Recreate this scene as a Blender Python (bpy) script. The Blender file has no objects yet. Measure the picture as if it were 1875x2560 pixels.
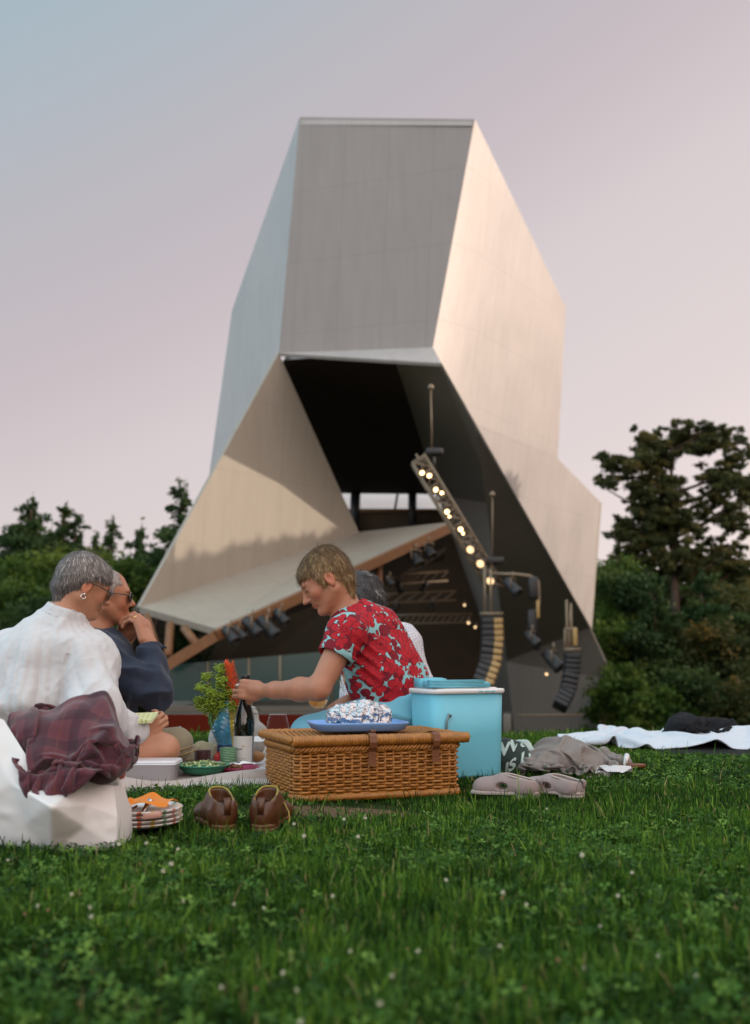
import bpy, math, random
import numpy as np
from mathutils import Vector, Matrix, Euler

# ------------------------------------------------------------------ camera
SC = bpy.context.scene
COL = SC.collection
FPX, PITCH, EYE = 2650.0, math.radians(7.95), 0.415      # focal length in photo pixels, upward tilt, eye height
cam_d = bpy.data.cameras.new('camera')
cam = bpy.data.objects.new('camera', cam_d)
COL.objects.link(cam)
cam.location = (0, 0, EYE)
cam.rotation_euler = (math.pi / 2 + PITCH, 0, 0)
cam_d.sensor_fit = 'VERTICAL'
cam_d.sensor_height = 36.0
cam_d.lens = 36.0 * FPX / 2560.0
cam_d.clip_start = 0.02
cam_d.clip_end = 5000
cam_d.dof.use_dof = True
cam_d.dof.focus_distance = 3.3
cam_d.dof.aperture_fstop = 3.2
SC.camera = cam

# ------------------------------------------------------------------ world + sun
SUN_EL = math.radians(17)
SUN_AZ = math.radians(91)          # clockwise from +Y (view direction); 90 = from the right
SUN_V = Vector((math.sin(SUN_AZ) * math.cos(SUN_EL), math.cos(SUN_AZ) * math.cos(SUN_EL), math.sin(SUN_EL)))
W = bpy.data.worlds.new('World')
SC.world = W
W.use_nodes = True
nt = W.node_tree
nt.nodes.clear()
_out = nt.nodes.new('ShaderNodeOutputWorld')
_bg = nt.nodes.new('ShaderNodeBackground')
_sky = nt.nodes.new('ShaderNodeTexSky')
_sky.sky_type = 'NISHITA'
_sky.sun_disc = False
_sky.sun_elevation = SUN_EL
_sky.sun_rotation = SUN_AZ
_sky.air_density = 1.2
_sky.dust_density = 3.0
_tc = nt.nodes.new('ShaderNodeTexCoord')
_dot = nt.nodes.new('ShaderNodeVectorMath'); _dot.operation = 'DOT_PRODUCT'
_dot.inputs[1].default_value = Vector((0.45, 0.0, -0.89))         # evening veil: rosy low and to the sun side, blue high on the far side
_mr = nt.nodes.new('ShaderNodeMapRange')
_mr.inputs['From Min'].default_value = -0.66; _mr.inputs['From Max'].default_value = 0.06
_cr = nt.nodes.new('ShaderNodeValToRGB')
els = _cr.color_ramp.elements
els[0].position = 0.0; els[0].color = (0.365, 0.511, 0.592, 1)
els[1].position = 1.0; els[1].color = (0.929, 0.798, 0.768, 1)
for p_, c_ in ((0.12, (0.441, 0.512, 0.570)), (0.25, (0.524, 0.505, 0.544)), (0.40, (0.602, 0.530, 0.559)), (0.57, (0.732, 0.647, 0.657)), (0.79, (0.801, 0.699, 0.695))):
    e_ = els.new(p_); e_.color = (*c_, 1)
_sc = nt.nodes.new('ShaderNodeVectorMath'); _sc.operation = 'SCALE'; _sc.inputs['Scale'].default_value = 0.11
_mx = nt.nodes.new('ShaderNodeMix'); _mx.data_type = 'RGBA'; _mx.inputs[0].default_value = 0.93
L = nt.links.new
L(_tc.outputs['Generated'], _dot.inputs[0])
L(_dot.outputs['Value'], _mr.inputs['Value'])
L(_mr.outputs[0], _cr.inputs[0])
L(_sky.outputs[0], _sc.inputs[0])
L(_sc.outputs[0], _mx.inputs[6])
L(_cr.outputs[0], _mx.inputs[7])
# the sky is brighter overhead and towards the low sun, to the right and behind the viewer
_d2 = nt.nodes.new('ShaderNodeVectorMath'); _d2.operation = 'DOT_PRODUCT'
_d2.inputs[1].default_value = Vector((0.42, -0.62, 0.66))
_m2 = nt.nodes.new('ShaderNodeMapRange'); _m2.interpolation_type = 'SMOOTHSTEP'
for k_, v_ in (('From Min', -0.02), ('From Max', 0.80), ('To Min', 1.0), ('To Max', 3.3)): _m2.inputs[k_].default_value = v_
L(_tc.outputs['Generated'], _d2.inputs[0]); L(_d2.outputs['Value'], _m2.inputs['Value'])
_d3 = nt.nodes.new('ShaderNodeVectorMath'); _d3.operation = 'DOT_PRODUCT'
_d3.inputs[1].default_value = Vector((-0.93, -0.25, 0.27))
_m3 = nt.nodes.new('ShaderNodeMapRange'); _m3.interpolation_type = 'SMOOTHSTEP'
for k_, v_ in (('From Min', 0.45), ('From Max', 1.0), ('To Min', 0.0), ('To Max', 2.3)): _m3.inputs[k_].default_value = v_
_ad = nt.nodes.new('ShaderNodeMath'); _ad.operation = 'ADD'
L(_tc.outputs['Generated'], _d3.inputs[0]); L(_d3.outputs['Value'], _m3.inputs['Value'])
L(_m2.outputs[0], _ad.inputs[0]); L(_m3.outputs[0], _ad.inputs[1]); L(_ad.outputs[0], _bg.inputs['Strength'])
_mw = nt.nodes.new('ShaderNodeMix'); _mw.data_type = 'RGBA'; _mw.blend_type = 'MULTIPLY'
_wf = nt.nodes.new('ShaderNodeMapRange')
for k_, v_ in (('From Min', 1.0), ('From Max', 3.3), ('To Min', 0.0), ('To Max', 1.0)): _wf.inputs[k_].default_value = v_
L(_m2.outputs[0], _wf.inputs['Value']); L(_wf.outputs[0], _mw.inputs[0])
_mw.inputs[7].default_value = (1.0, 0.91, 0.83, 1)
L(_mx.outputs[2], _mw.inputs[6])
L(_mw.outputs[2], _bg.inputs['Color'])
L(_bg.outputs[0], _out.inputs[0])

sun_d = bpy.data.lights.new('sun', 'SUN')
sun_d.energy = 2.75
sun_d.angle = math.radians(0.6)
sun_d.color = (1.0, 0.82, 0.66)
sun = bpy.data.objects.new('sun', sun_d)
COL.objects.link(sun)
sun.rotation_euler = SUN_V.to_track_quat('Z', 'Y').to_euler()
sun.location = (0, 0, 40)
SC.view_settings.view_transform = 'Standard'
SC.view_settings.look = 'None'
SC.view_settings.exposure = 0.0
SC.view_settings.gamma = 1.0
SC.render.engine = 'CYCLES'
SC.cycles.max_bounces = 8
SC.cycles.transparent_max_bounces = 16
SC.cycles.use_denoising = True

# ------------------------------------------------------------------ helpers
RNG = np.random.default_rng(7)
CP, SP_ = math.cos(PITCH), math.sin(PITCH)


def at(px, py, Y):
    """point at world depth Y seen at photo pixel (px, py)"""
    a, b = (px - 937.5) / FPX, (1280 - py) / FPX
    dx, dy, dz = a, CP - b * SP_, SP_ + b * CP
    t = Y / dy
    return Vector((dx * t, Y, EYE + dz * t))


def V3(*a):
    return np.array(a, dtype=float)


def hash3(i, j, k, s):
    n = (i * 374761393 + j * 668265263 + k * 2147483647 + s * 974634777) & 0xffffffff
    n = ((n ^ (n >> 13)) * 1274126177) & 0xffffffff
    n = ((n ^ (n >> 16)) * 2246822519) & 0xffffffff
    return ((n ^ (n >> 15)) & 0xffffff) / float(0xffffff)


def noise(P, f=1.0, s=0):
    """smooth value noise -1..1 on (n,3) points"""
    Q = np.asarray(P, float) * f + 1000.0
    I = np.floor(Q).astype(np.int64); T = Q - I
    T = T * T * (3 - 2 * T)
    i, j, k = I[..., 0], I[..., 1], I[..., 2]
    x, y, z = T[..., 0], T[..., 1], T[..., 2]
    r = 0
    for a in (0, 1):
        for b in (0, 1):
            for c in (0, 1):
                w = (x if a else 1 - x) * (y if b else 1 - y) * (z if c else 1 - z)
                r = r + w * hash3(i + a, j + b, k + c, s)
    return r * 2 - 1


def fbm(P, f=1.0, s=0, o=3):
    r, a = 0, 1.0
    for q in range(o):
        r = r + a * noise(P, f, s + q); a *= .5; f *= 2.03
    return r


def mesh_from(name, V, F, smooth=True):
    me = bpy.data.meshes.new(name)
    if isinstance(F, np.ndarray):
        V = np.asarray(V, dtype=np.float32)
        n, k = F.shape
        me.vertices.add(len(V)); me.vertices.foreach_set('co', V.ravel())
        me.loops.add(n * k); me.loops.foreach_set('vertex_index', F.astype(np.int32).ravel())
        me.polygons.add(n)
        me.polygons.foreach_set('loop_start', np.arange(n, dtype=np.int32) * k)
        me.update(calc_edges=True)
    else:
        me.from_pydata([tuple(map(float, v)) for v in V], [], [tuple(map(int, f)) for f in F])
        me.update()
    me.validate()
    if len(me.polygons):
        me.polygons.foreach_set('use_smooth', np.full(len(me.polygons), smooth))
    return me


def tag(o, label=None, cat=None, group=None, kind=None):
    for k, v in (('label', label), ('category', cat), ('group', group), ('kind', kind)):
        if v:
            o[k] = v
    return o


def empty(name, loc, label=None, cat=None, group=None):
    o = bpy.data.objects.new(name, None)
    o.location = loc
    o.empty_display_size = 0.1
    COL.objects.link(o)
    return tag(o, label, cat, group)


def obj(name, V, F, mat, parent=None, smooth=True, col=None):
    """one mesh object; V in world space, stored relative to the parent's base"""
    V = np.asarray([tuple(v) for v in V] if not isinstance(V, np.ndarray) else V, dtype=float).reshape(-1, 3)
    if parent is not None:
        base = Vector(parent.location)
        q = parent.parent
        while q is not None:
            base += q.location; q = q.parent
        V = V - np.array(base)
    me = mesh_from(name, V, F, smooth)
    if mat:
        me.materials.append(mat)
    o = bpy.data.objects.new(name, me)
    COL.objects.link(o)
    if parent is not None:
        o.parent = parent
    if col is not None:
        a = me.color_attributes.new('col', 'FLOAT_COLOR', 'POINT')
        c = np.ones((len(me.vertices), 4), np.float32); c[:, :3] = col
        a.data.foreach_set('color', c.ravel())
    return o


def copy_tree(o, parent=None, loc=None, scale=None, rotz=None):
    c = o.copy(); COL.objects.link(c); c.parent = parent
    if loc is not None: c.location = loc
    if scale is not None: c.scale = scale
    if rotz is not None: c.rotation_euler.z = rotz
    for ch in list(o.children):
        copy_tree(ch, c)
    return c


def frame_of(d, up=(0, 0, 1)):
    d = Vector(d).normalized(); up = Vector(up)
    if abs(d.dot(up)) > .98: up = Vector((1, 0, 0))
    s = d.cross(up).normalized()
    return s, s.cross(d).normalized()


class MB:
    """collects shapes into one mesh"""
    def __init__(s): s.V = []; s.F = []

    def add(s, V, F):
        n = len(s.V)
        s.V += [tuple(v) for v in V]; s.F += [tuple(i + n for i in f) for f in F]
        return s

    def box(s, c, size, R=None, bevel=0):
        c = Vector(c); hx, hy, hz = [q / 2 for q in size]
        M = R if R is not None else Matrix.Identity(3)
        if bevel <= 0:
            V = [c + M @ Vector((x * hx, y * hy, z * hz)) for z in (-1, 1) for x, y in ((-1, -1), (1, -1), (1, 1), (-1, 1))]
            return s.add(V, [(3, 2, 1, 0), (4, 5, 6, 7), (0, 1, 5, 4), (1, 2, 6, 5), (2, 3, 7, 6), (3, 0, 4, 7)])
        b = min(bevel, hx * .9, hy * .9, hz * .9)
        rings = []
        for z, ins in ((-hz, b), (-hz + b * .3, b * .3), (-hz + b, 0), (hz - b, 0), (hz - b * .3, b * .3), (hz, b)):
            rr = []
            X, Y = hx - ins, hy - ins
            for sx, sy, a0 in ((1, 1, 0), (-1, 1, 90), (-1, -1, 180), (1, -1, 270)):
                for k in range(4):
                    a = math.radians(a0 + 30 * k)
                    rr.append(c + M @ Vector((sx * (X - b) + b * math.cos(a), sy * (Y - b) + b * math.sin(a), z)))
            rings.append(rr)
        return s.rings(rings, cap=True)

    def rings(s, rings, cap=True, closed=True):
        n = len(rings[0]); V = [v for r in rings for v in r]; F = []
        for i in range(len(rings) - 1):
            for j in range(n if closed else n - 1):
                k = (j + 1) % n
                F.append((i * n + j, i * n + k, (i + 1) * n + k, (i + 1) * n + j))
        if cap:
            F.append(tuple(range(n - 1, -1, -1)))
            F.append(tuple((len(rings) - 1) * n + j for j in range(n)))
        return s.add(V, F)

    def tube(s, path, r, n=8, cap=True, up=(0, 0, 1)):
        path = [Vector(p) for p in path]; rings = []
        m = len(path); rr = r if isinstance(r, (list, tuple)) else [r] * m
        ref = None
        for i, p in enumerate(path):
            d = path[min(i + 1, m - 1)] - path[max(i - 1, 0)]
            if d.length < 1e-9: d = Vector((0, 0, 1))
            d.normalize()
            if ref is None:
                a, b = frame_of(d, up)
            else:
                a = ref - d * ref.dot(d)
                if a.length < 1e-6: a, _ = frame_of(d, up)
                a.normalize(); b = a.cross(d)
            ref = a
            rings.append([p + (a * math.cos(2 * math.pi * k / n) + b * math.sin(2 * math.pi * k / n)) * rr[i] for k in range(n)])
        return s.rings(rings, cap)

    def lathe(s, prof, c=(0, 0, 0), n=24, axis=(0, 0, 1), cap=False):
        c = Vector(c); d = Vector(axis).normalized(); a, b = frame_of(d, (0, 1, 0))
        rings = [[c + d * z + (a * math.cos(2 * math.pi * k / n) + b * math.sin(2 * math.pi * k / n)) * max(r, 1e-5) for k in range(n)] for r, z in prof]
        return s.rings(rings, cap)

    def sphere(s, c, r, n=12, sc=(1, 1, 1), R=None):
        c = Vector(c); M = R if R is not None else Matrix.Identity(3); rings = []
        for i in range(n // 2 + 1):
            t = math.pi * i / (n // 2)
            rings.append([c + M @ Vector((r * sc[0] * math.sin(t) * math.cos(2 * math.pi * k / n), r * sc[1] * math.sin(t) * math.sin(2 * math.pi * k / n), r * sc[2] * math.cos(t))) for k in range(n)])
        return s.rings(rings, False)

    def build(s, name, mat, parent=None, smooth=True, label=None):
        o = obj(name, s.V, s.F, mat, parent, smooth)
        if label: o['label'] = label
        return o


# ---- implicit surfaces -> one continuous quad mesh (naive surface nets)
def smin(a, b, k):
    h = np.clip(.5 + .5 * (b - a) / k, 0, 1)
    return b * (1 - h) + a * h - k * h * (1 - h)


def cone(a, b, ra, rb):
    a = np.array(a, float); b = np.array(b, float); r = max(ra, rb)
    lo = np.minimum(a, b) - r; hi = np.maximum(a, b) + r
    ba = b - a; L2 = ba @ ba + 1e-12

    def f(P):
        pa = P - a
        t = np.clip(pa @ ba / L2, 0, 1)
        return np.sqrt(((pa - t[..., None] * ba) ** 2).sum(-1)) - (ra + (rb - ra) * t)
    return f, lo, hi


def ell(c, rad, axes=None):
    c = np.array(c, float); rad = np.array(rad, float)
    A = np.eye(3) if axes is None else np.array([list(x) for x in axes], float)
    r = rad.max() if axes is not None else rad

    def f(P):
        q = (P - c) @ A.T
        k0 = np.sqrt(((q / rad) ** 2).sum(-1)); k1 = np.sqrt(((q / rad ** 2) ** 2).sum(-1))
        return k0 * (k0 - 1) / np.maximum(k1, 1e-9)
    return f, c - r, c + r


def rbox(c, half, r, axes=None):
    c = np.array(c, float); hf = np.array(half, float) - r
    A = np.eye(3) if axes is None else np.array([list(x) for x in axes], float)
    R = np.linalg.norm(half)

    def f(P):
        q = np.abs((P - c) @ A.T) - hf
        return np.sqrt((np.maximum(q, 0) ** 2).sum(-1)) + np.minimum(q.max(-1), 0) - r
    return f, c - R, c + R


class SDF:
    def __init__(s, k=.02): s.p = []; s.k = k

    def add(s, prim, k=None, op='u'):
        s.p.append((prim, s.k if k is None else k, op)); return s

    def mesh(s, h, post=None, pad=None):
        lo = np.min([p[0][1] for p in s.p if p[2] == 'u'], 0); hi = np.max([p[0][2] for p in s.p if p[2] == 'u'], 0)
        m = 3 * h + .01
        lo = lo - m; hi = hi + m
        n = np.ceil((hi - lo) / h).astype(int) + 1
        ax = [lo[i] + h * np.arange(n[i]) for i in range(3)]
        vol = np.full(n, 0.5, np.float32)
        for (f, a, b), k, op in s.p:
            e = k + 4 * h
            i0 = np.maximum(((a - e - lo) / h).astype(int), 0); i1 = np.minimum(((b + e - lo) / h).astype(int) + 2, n)
            if (i1 <= i0).any(): continue
            sl = tuple(slice(i0[q], i1[q]) for q in range(3))
            G = np.stack(np.meshgrid(*[ax[q][sl[q]] for q in range(3)], indexing='ij'), -1)
            d = f(G)
            if op == 'u': vol[sl] = smin(vol[sl], d, k)
            elif op == 's': vol[sl] = -smin(-vol[sl], d, k)
        if post is not None:
            G = np.stack(np.meshgrid(*ax, indexing='ij'), -1)
            vol = post(G, vol)
        return nets(vol, lo, h)


def nets(vol, lo, h):
    ins = vol < 0
    n = vol.shape
    c = np.zeros((n[0] - 1, n[1] - 1, n[2] - 1), np.int8)
    for a in (0, 1):
        for b in (0, 1):
            for d in (0, 1):
                c += ins[a:n[0] - 1 + a, b:n[1] - 1 + b, d:n[2] - 1 + d]
    act = (c > 0) & (c < 8)
    I = np.argwhere(act)
    idx = np.full(act.shape, -1, np.int64); idx[tuple(I.T)] = np.arange(len(I))
    S = np.zeros((len(I), 3)); C = np.zeros(len(I))
    cs = [(a, b, d) for a in (0, 1) for b in (0, 1) for d in (0, 1)]
    for p in cs:
        for ax_ in range(3):
            if p[ax_] == 0:
                q = list(p); q[ax_] = 1
                v0 = vol[I[:, 0] + p[0], I[:, 1] + p[1], I[:, 2] + p[2]]
                v1 = vol[I[:, 0] + q[0], I[:, 1] + q[1], I[:, 2] + q[2]]
                m = (v0 < 0) != (v1 < 0)
                t = np.where(m, v0 / np.where(m, v0 - v1, 1), 0)
                pt = np.array(p, float)[None, :].repeat(len(I), 0); pt[:, ax_] += t
                S += pt * m[:, None]; C += m
    V = lo + h * (I + S / np.maximum(C, 1)[:, None])
    Fs = []
    for ax_ in range(3):
        u, v = (ax_ + 1) % 3, (ax_ + 2) % 3
        s0 = [slice(1, n[q] - 1) for q in range(3)]; s1 = list(s0)
        s0[ax_] = slice(0, n[ax_] - 1); s1[ax_] = slice(1, n[ax_])
        A, B = ins[tuple(s0)], ins[tuple(s1)]
        E = np.argwhere(A != B)
        if not len(E): continue
        flip = A[tuple(E.T)]
        base = E.copy()
        for q in range(3):
            if q != ax_: base[:, q] += 1
        def cell(du, dv):
            k = base.copy(); k[:, u] -= du; k[:, v] -= dv
            return idx[k[:, 0], k[:, 1], k[:, 2]]
        quad = np.stack([cell(1, 1), cell(0, 1), cell(0, 0), cell(1, 0)], 1)
        quad[~flip] = quad[~flip][:, ::-1]
        Fs.append(quad)
    F = np.concatenate(Fs)
    F = F[(F >= 0).all(1)]
    return V, F


def vnormals(V, F):
    a = V[F[:, 2]] - V[F[:, 0]]; b = V[F[:, 3]] - V[F[:, 1]]
    fn = np.cross(a, b)
    N = np.zeros_like(V)
    for q in range(4): np.add.at(N, F[:, q], fn)
    return N / np.maximum(np.linalg.norm(N, axis=1), 1e-12)[:, None]


def relax(V, F, it=1, lam=.5):
    for _ in range(it):
        S = np.zeros_like(V); C = np.zeros(len(V))
        for q in range(4):
            a, b = F[:, q], F[:, (q + 1) % 4]
            np.add.at(S, a, V[b]); np.add.at(C, a, 1)
            np.add.at(S, b, V[a]); np.add.at(C, b, 1)
        V = V * (1 - lam) + lam * S / np.maximum(C, 1)[:, None]
    return V


def drape(nx, ny, Lx, Ly, origin, ex, ey, squeeze, amp, sdf, steps=70, iters=9, bend=.18, seed=0, f=9, fric=.8, g=.0010, walls=None, marg=.028, mf=9, damp=.72):
    """small position-based cloth: a sheet pushed together and let fall on what lies under it"""
    r = np.random.default_rng(seed)
    U, Vv = np.meshgrid(np.linspace(-.5, .5, nx), np.linspace(-.5, .5, ny), indexing='ij')
    ex, ey, o = np.array(ex, float), np.array(ey, float), np.array(origin, float)
    P = o + U[..., None] * Lx * squeeze[0] * ex + Vv[..., None] * Ly * squeeze[1] * ey
    Q = np.stack([U * Lx, Vv * Ly, 0 * U], -1)
    P[..., 2] += amp * noise(Q + seed, f, seed) + amp * .5 * noise(Q, f * 2.2, seed + 1)
    P[..., 0] += amp * .8 * noise(Q, f, seed + 2); P[..., 1] += amp * .8 * noise(Q, f, seed + 3)
    dx, dy = Lx / (nx - 1), Ly / (ny - 1); dd = math.hypot(dx, dy)
    def sl(a, b): return (slice(*a), slice(*b))
    cons = []
    for k in (0, 1): cons.append((sl((k, nx - 1, 2), (None,)), sl((k + 1, nx, 2), (None,)), dx, 1.0)); cons.append((sl((None,), (k, ny - 1, 2)), sl((None,), (k + 1, ny, 2)), dy, 1.0))
    for k in (0, 1):
        cons.append((sl((k, nx - 1, 2), (0, ny - 1)), sl((k + 1, nx, 2), (1, ny)), dd, .35)); cons.append((sl((k, nx - 1, 2), (1, ny)), sl((k + 1, nx, 2), (0, ny - 1)), dd, .35))
    for k in range(3):
        cons.append((sl((k, nx - 3, 4), (None,)), sl((k + 3, nx, 4), (None,)), dx * 3, bend)); cons.append((sl((None,), (k, ny - 3, 4)), sl((None,), (k + 3, ny, 4)), dy * 3, bend))
    wr_ = Q + .25 / mf * np.stack([noise(Q, mf * .9, seed + 21), noise(Q, mf * .9, seed + 22), 0 * U], -1) * 2
    mg = .003 + marg * np.clip(1 - 2.4 * np.abs(noise(wr_ * np.array([1, .45, 1]), mf, seed + 5)), 0, 1) + marg * .6 * np.clip(1 - 2.6 * np.abs(noise(wr_ @ np.array([[.6, .3, 0], [-.8, .4, 0], [0, 0, 1]]), mf * 1.6, seed + 6)), 0, 1)
    old = P.copy(); wx, wy = walls if walls else (Lx, Ly)
    for st in range(steps):
        v = (P - old) * damp; old = P.copy(); P = P + v; P[..., 2] -= g
        rel_ = P - o; a_ = rel_ @ ex / (ex @ ex); b_ = rel_ @ ey / (ey @ ey); rr = np.sqrt((a_ / wx) ** 2 + (b_ / wy) ** 2)
        sh_ = np.where(rr > 1, (1 / np.maximum(rr, 1e-6) - 1) * .5, 0)
        P += (a_ * sh_)[..., None] * ex + (b_ * sh_)[..., None] * ey
        for it in range(iters):
            for a, b, L0, k in cons:
                A_, B_ = P[a], P[b]
                n0, n1 = min(A_.shape[0], B_.shape[0]), min(A_.shape[1], B_.shape[1])
                A_, B_ = A_[:n0, :n1], B_[:n0, :n1]; d = B_ - A_; l = np.sqrt((d * d).sum(-1)) + 1e-9
                c = (.5 * k * (l - L0) / l)[..., None] * d
                A_ += c; B_ -= c
        dist = sdf(P) - mg; m = dist < 0
        if m.any():
            X = P[m]; e = 1e-3; G = np.stack([(sdf(X + np.eye(3)[q] * e) - sdf(X - np.eye(3)[q] * e)) / (2 * e) for q in range(3)], -1)
            G /= np.linalg.norm(G, axis=-1)[..., None] + 1e-9
            P[m] = X + G * np.minimum(-dist[m], .02)[..., None]
            O_ = old[m]; old[m] = O_ + (P[m] - O_) * fric
    i = (np.arange(nx - 1)[:, None] * ny + np.arange(ny - 1)[None]).ravel()
    F = np.stack([i, i + ny, i + ny + 1, i + 1], 1)
    return P.reshape(-1, 3), F, np.stack([U.ravel() * Lx, Vv.ravel() * Ly], 1)


def cloth_obj(name, VFU, mat, label=None, cat=None, th=.003, parent=None, group=None):
    V, F, UVs = VFU
    o = obj(name, V, F, mat, parent)
    uv = o.data.uv_layers.new(name='UVMap'); li = np.zeros(len(o.data.loops), np.int32); o.data.loops.foreach_get('vertex_index', li)
    uv.data.foreach_set('uv', UVs[li].astype(np.float32).ravel())
    m = o.modifiers.new('thickness', 'SOLIDIFY'); m.thickness = th; m.offset = 0
    m = o.modifiers.new('smooth', 'SUBSURF'); m.levels = 1; m.render_levels = 1
    return tag(o, label, cat, group) if label else o


# ---- material mini-language
class N_:
    """wraps a socket so shader maths reads like python"""
    def __init__(s, m, sock): s.m = m; s.s = sock

    def _b(s, o, op, rev=False):
        n = s.m.nodes.new('ShaderNodeMath'); n.operation = op
        a, b = (o, s) if rev else (s, o)
        for i, q in enumerate((a, b)):
            if isinstance(q, N_): s.m.links.new(q.s, n.inputs[i])
            elif q is not None: n.inputs[i].default_value = q
        return N_(s.m, n.outputs[0])
    def __add__(s, o): return s._b(o, 'ADD')
    __radd__ = __add__
    def __sub__(s, o): return s._b(o, 'SUBTRACT')
    def __rsub__(s, o): return s._b(o, 'SUBTRACT', True)
    def __mul__(s, o): return s._b(o, 'MULTIPLY')
    __rmul__ = __mul__
    def __truediv__(s, o): return s._b(o, 'DIVIDE')
    def __lt__(s, o): return s._b(o, 'LESS_THAN')
    def __gt__(s, o): return s._b(o, 'GREATER_THAN')
    def pow(s, o): return s._b(o, 'POWER')
    def mod(s, o): return s._b(o, 'FLOORED_MODULO')
    def min(s, o): return s._b(o, 'MINIMUM')
    def max(s, o): return s._b(o, 'MAXIMUM')
    def f(s, op): return s._b(None, op)
    def atan2(s, o): return s._b(o, 'ARCTAN2')


class Mat:
    def __init__(s, name, base=(.5, .5, .5), rough=.6, metal=0., spec=.5, **kw):
        s.mat = bpy.data.materials.new(name); s.mat.use_nodes = True
        s.nt = s.mat.node_tree; s.nodes = s.nt.nodes; s.links = s.nt.links
        s.b = s.nodes['Principled BSDF']
        s.set('Base Color', base); s.set('Roughness', rough); s.set('Metallic', metal); s.set('Specular IOR Level', spec)
        for k, v in kw.items(): s.set(k.replace('_', ' '), v)

    def set(s, k, v):
        if isinstance(v, N_): s.links.new(v.s, s.b.inputs[k])
        elif isinstance(v, (tuple, list)) and len(v) == 3 and s.b.inputs[k].type == 'RGBA': s.b.inputs[k].default_value = (*v, 1)
        else: s.b.inputs[k].default_value = v
        return s

    def node(s, t, **kw):
        n = s.nodes.new(t)
        for k, v in kw.items(): setattr(n, k, v)
        return n

    def co(s, kind='Object', scale=(1, 1, 1), rot=(0, 0, 0)):
        t = s.node('ShaderNodeTexCoord'); mp = s.node('ShaderNodeMapping')
        s.links.new(t.outputs[kind], mp.inputs[0]); mp.inputs['Scale'].default_value = scale; mp.inputs['Rotation'].default_value = rot
        return N_(s, mp.outputs[0])

    def xyz(s, v):
        n = s.node('ShaderNodeSeparateXYZ'); s.links.new(v.s, n.inputs[0])
        return [N_(s, o) for o in n.outputs]

    def noise(s, co, scale=5, detail=3, rough=.5, out=0, dist=0.):
        n = s.node('ShaderNodeTexNoise'); s.links.new(co.s, n.inputs['Vector'])
        n.inputs['Scale'].default_value = scale; n.inputs['Detail'].default_value = detail; n.inputs['Roughness'].default_value = rough
        n.inputs['Distortion'].default_value = dist
        return N_(s, n.outputs[out])

    def ramp(s, v, stops, interp='LINEAR'):
        n = s.node('ShaderNodeValToRGB'); s.links.new(v.s, n.inputs[0]); n.color_ramp.interpolation = interp
        e = n.color_ramp.elements
        e[0].position = stops[0][0]; e[0].color = (*stops[0][1], 1)
        e[1].position = stops[-1][0]; e[1].color = (*stops[-1][1], 1)
        for p, c in stops[1:-1]:
            q = e.new(p); q.color = (*c, 1)
        return N_(s, n.outputs[0])

    def mix(s, f, a, b, mode='MIX'):
        n = s.node('ShaderNodeMix', data_type='RGBA', blend_type=mode)
        for i, v in ((0, f), (6, a), (7, b)):
            if isinstance(v, N_): s.links.new(v.s, n.inputs[i])
            elif isinstance(v, (tuple, list)): n.inputs[i].default_value = (*v, 1)
            else: n.inputs[i].default_value = v
        return N_(s, n.outputs[2])

    def bump(s, h, strength=.3, dist=.01):
        n = s.node('ShaderNodeBump'); s.links.new(h.s, n.inputs['Height'])
        n.inputs['Strength'].default_value = strength; n.inputs['Distance'].default_value = dist
        s.links.new(n.outputs[0], s.b.inputs['Normal'])
        return s

    def attr(s, name='col'):
        n = s.node('ShaderNodeAttribute'); n.attribute_name = name
        return N_(s, n.outputs['Color'])


def mottled(name, c1, c2, scale=20, rough=.6, bump=.2, bd=.002, **kw):
    m = Mat(name, c1, rough, **kw)
    co = m.co(); n = m.noise(co, scale, 4)
    m.set('Base Color', m.mix(n, c1, c2))
    if bump: m.bump(m.noise(co, scale * 4, 3), bump, bd)
    return m.mat


def fabric(name, c1, c2=None, weave=900, rough=.9, bump=.25, nscale=8, sheen=.12):
    c2 = c2 or tuple(q * .85 for q in c1)
    m = Mat(name, c1, rough, spec=.2, Sheen_Weight=sheen)
    co = m.co()
    m.set('Base Color', m.mix(m.noise(co, nscale, 4), c1, c2))
    x, y, z = m.xyz(co)
    w = ((x + y * .6) * weave).f('SINE') * ((z + y * .3) * weave).f('SINE')
    m.bump(w * .4 + m.noise(co, 120, 3), bump, .0015)
    return m.mat

# ------------------------------------------------------------------ ground
def gz(x, y):
    x = np.asarray(x, float); y = np.asarray(y, float)
    t = np.maximum(y - 5.35, 0)
    z = -0.125 * t * t / (t + 1.6)
    z = np.maximum(z, -3.6 + 0 * z)
    und = 0.010 * np.sin(x * 2.1 + 1) * np.sin(y * 1.7) + 0.006 * np.sin(x * 5.3 + y * 3.1)
    return z + und * np.exp(-np.maximum(y - 8, 0) / 3) + 0.012 * np.clip(x - 0.3, 0, 3) * np.clip((y - 3.0) / 3, 0, 1) * np.exp(-np.maximum(y - 8, 0) / 3)


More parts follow.
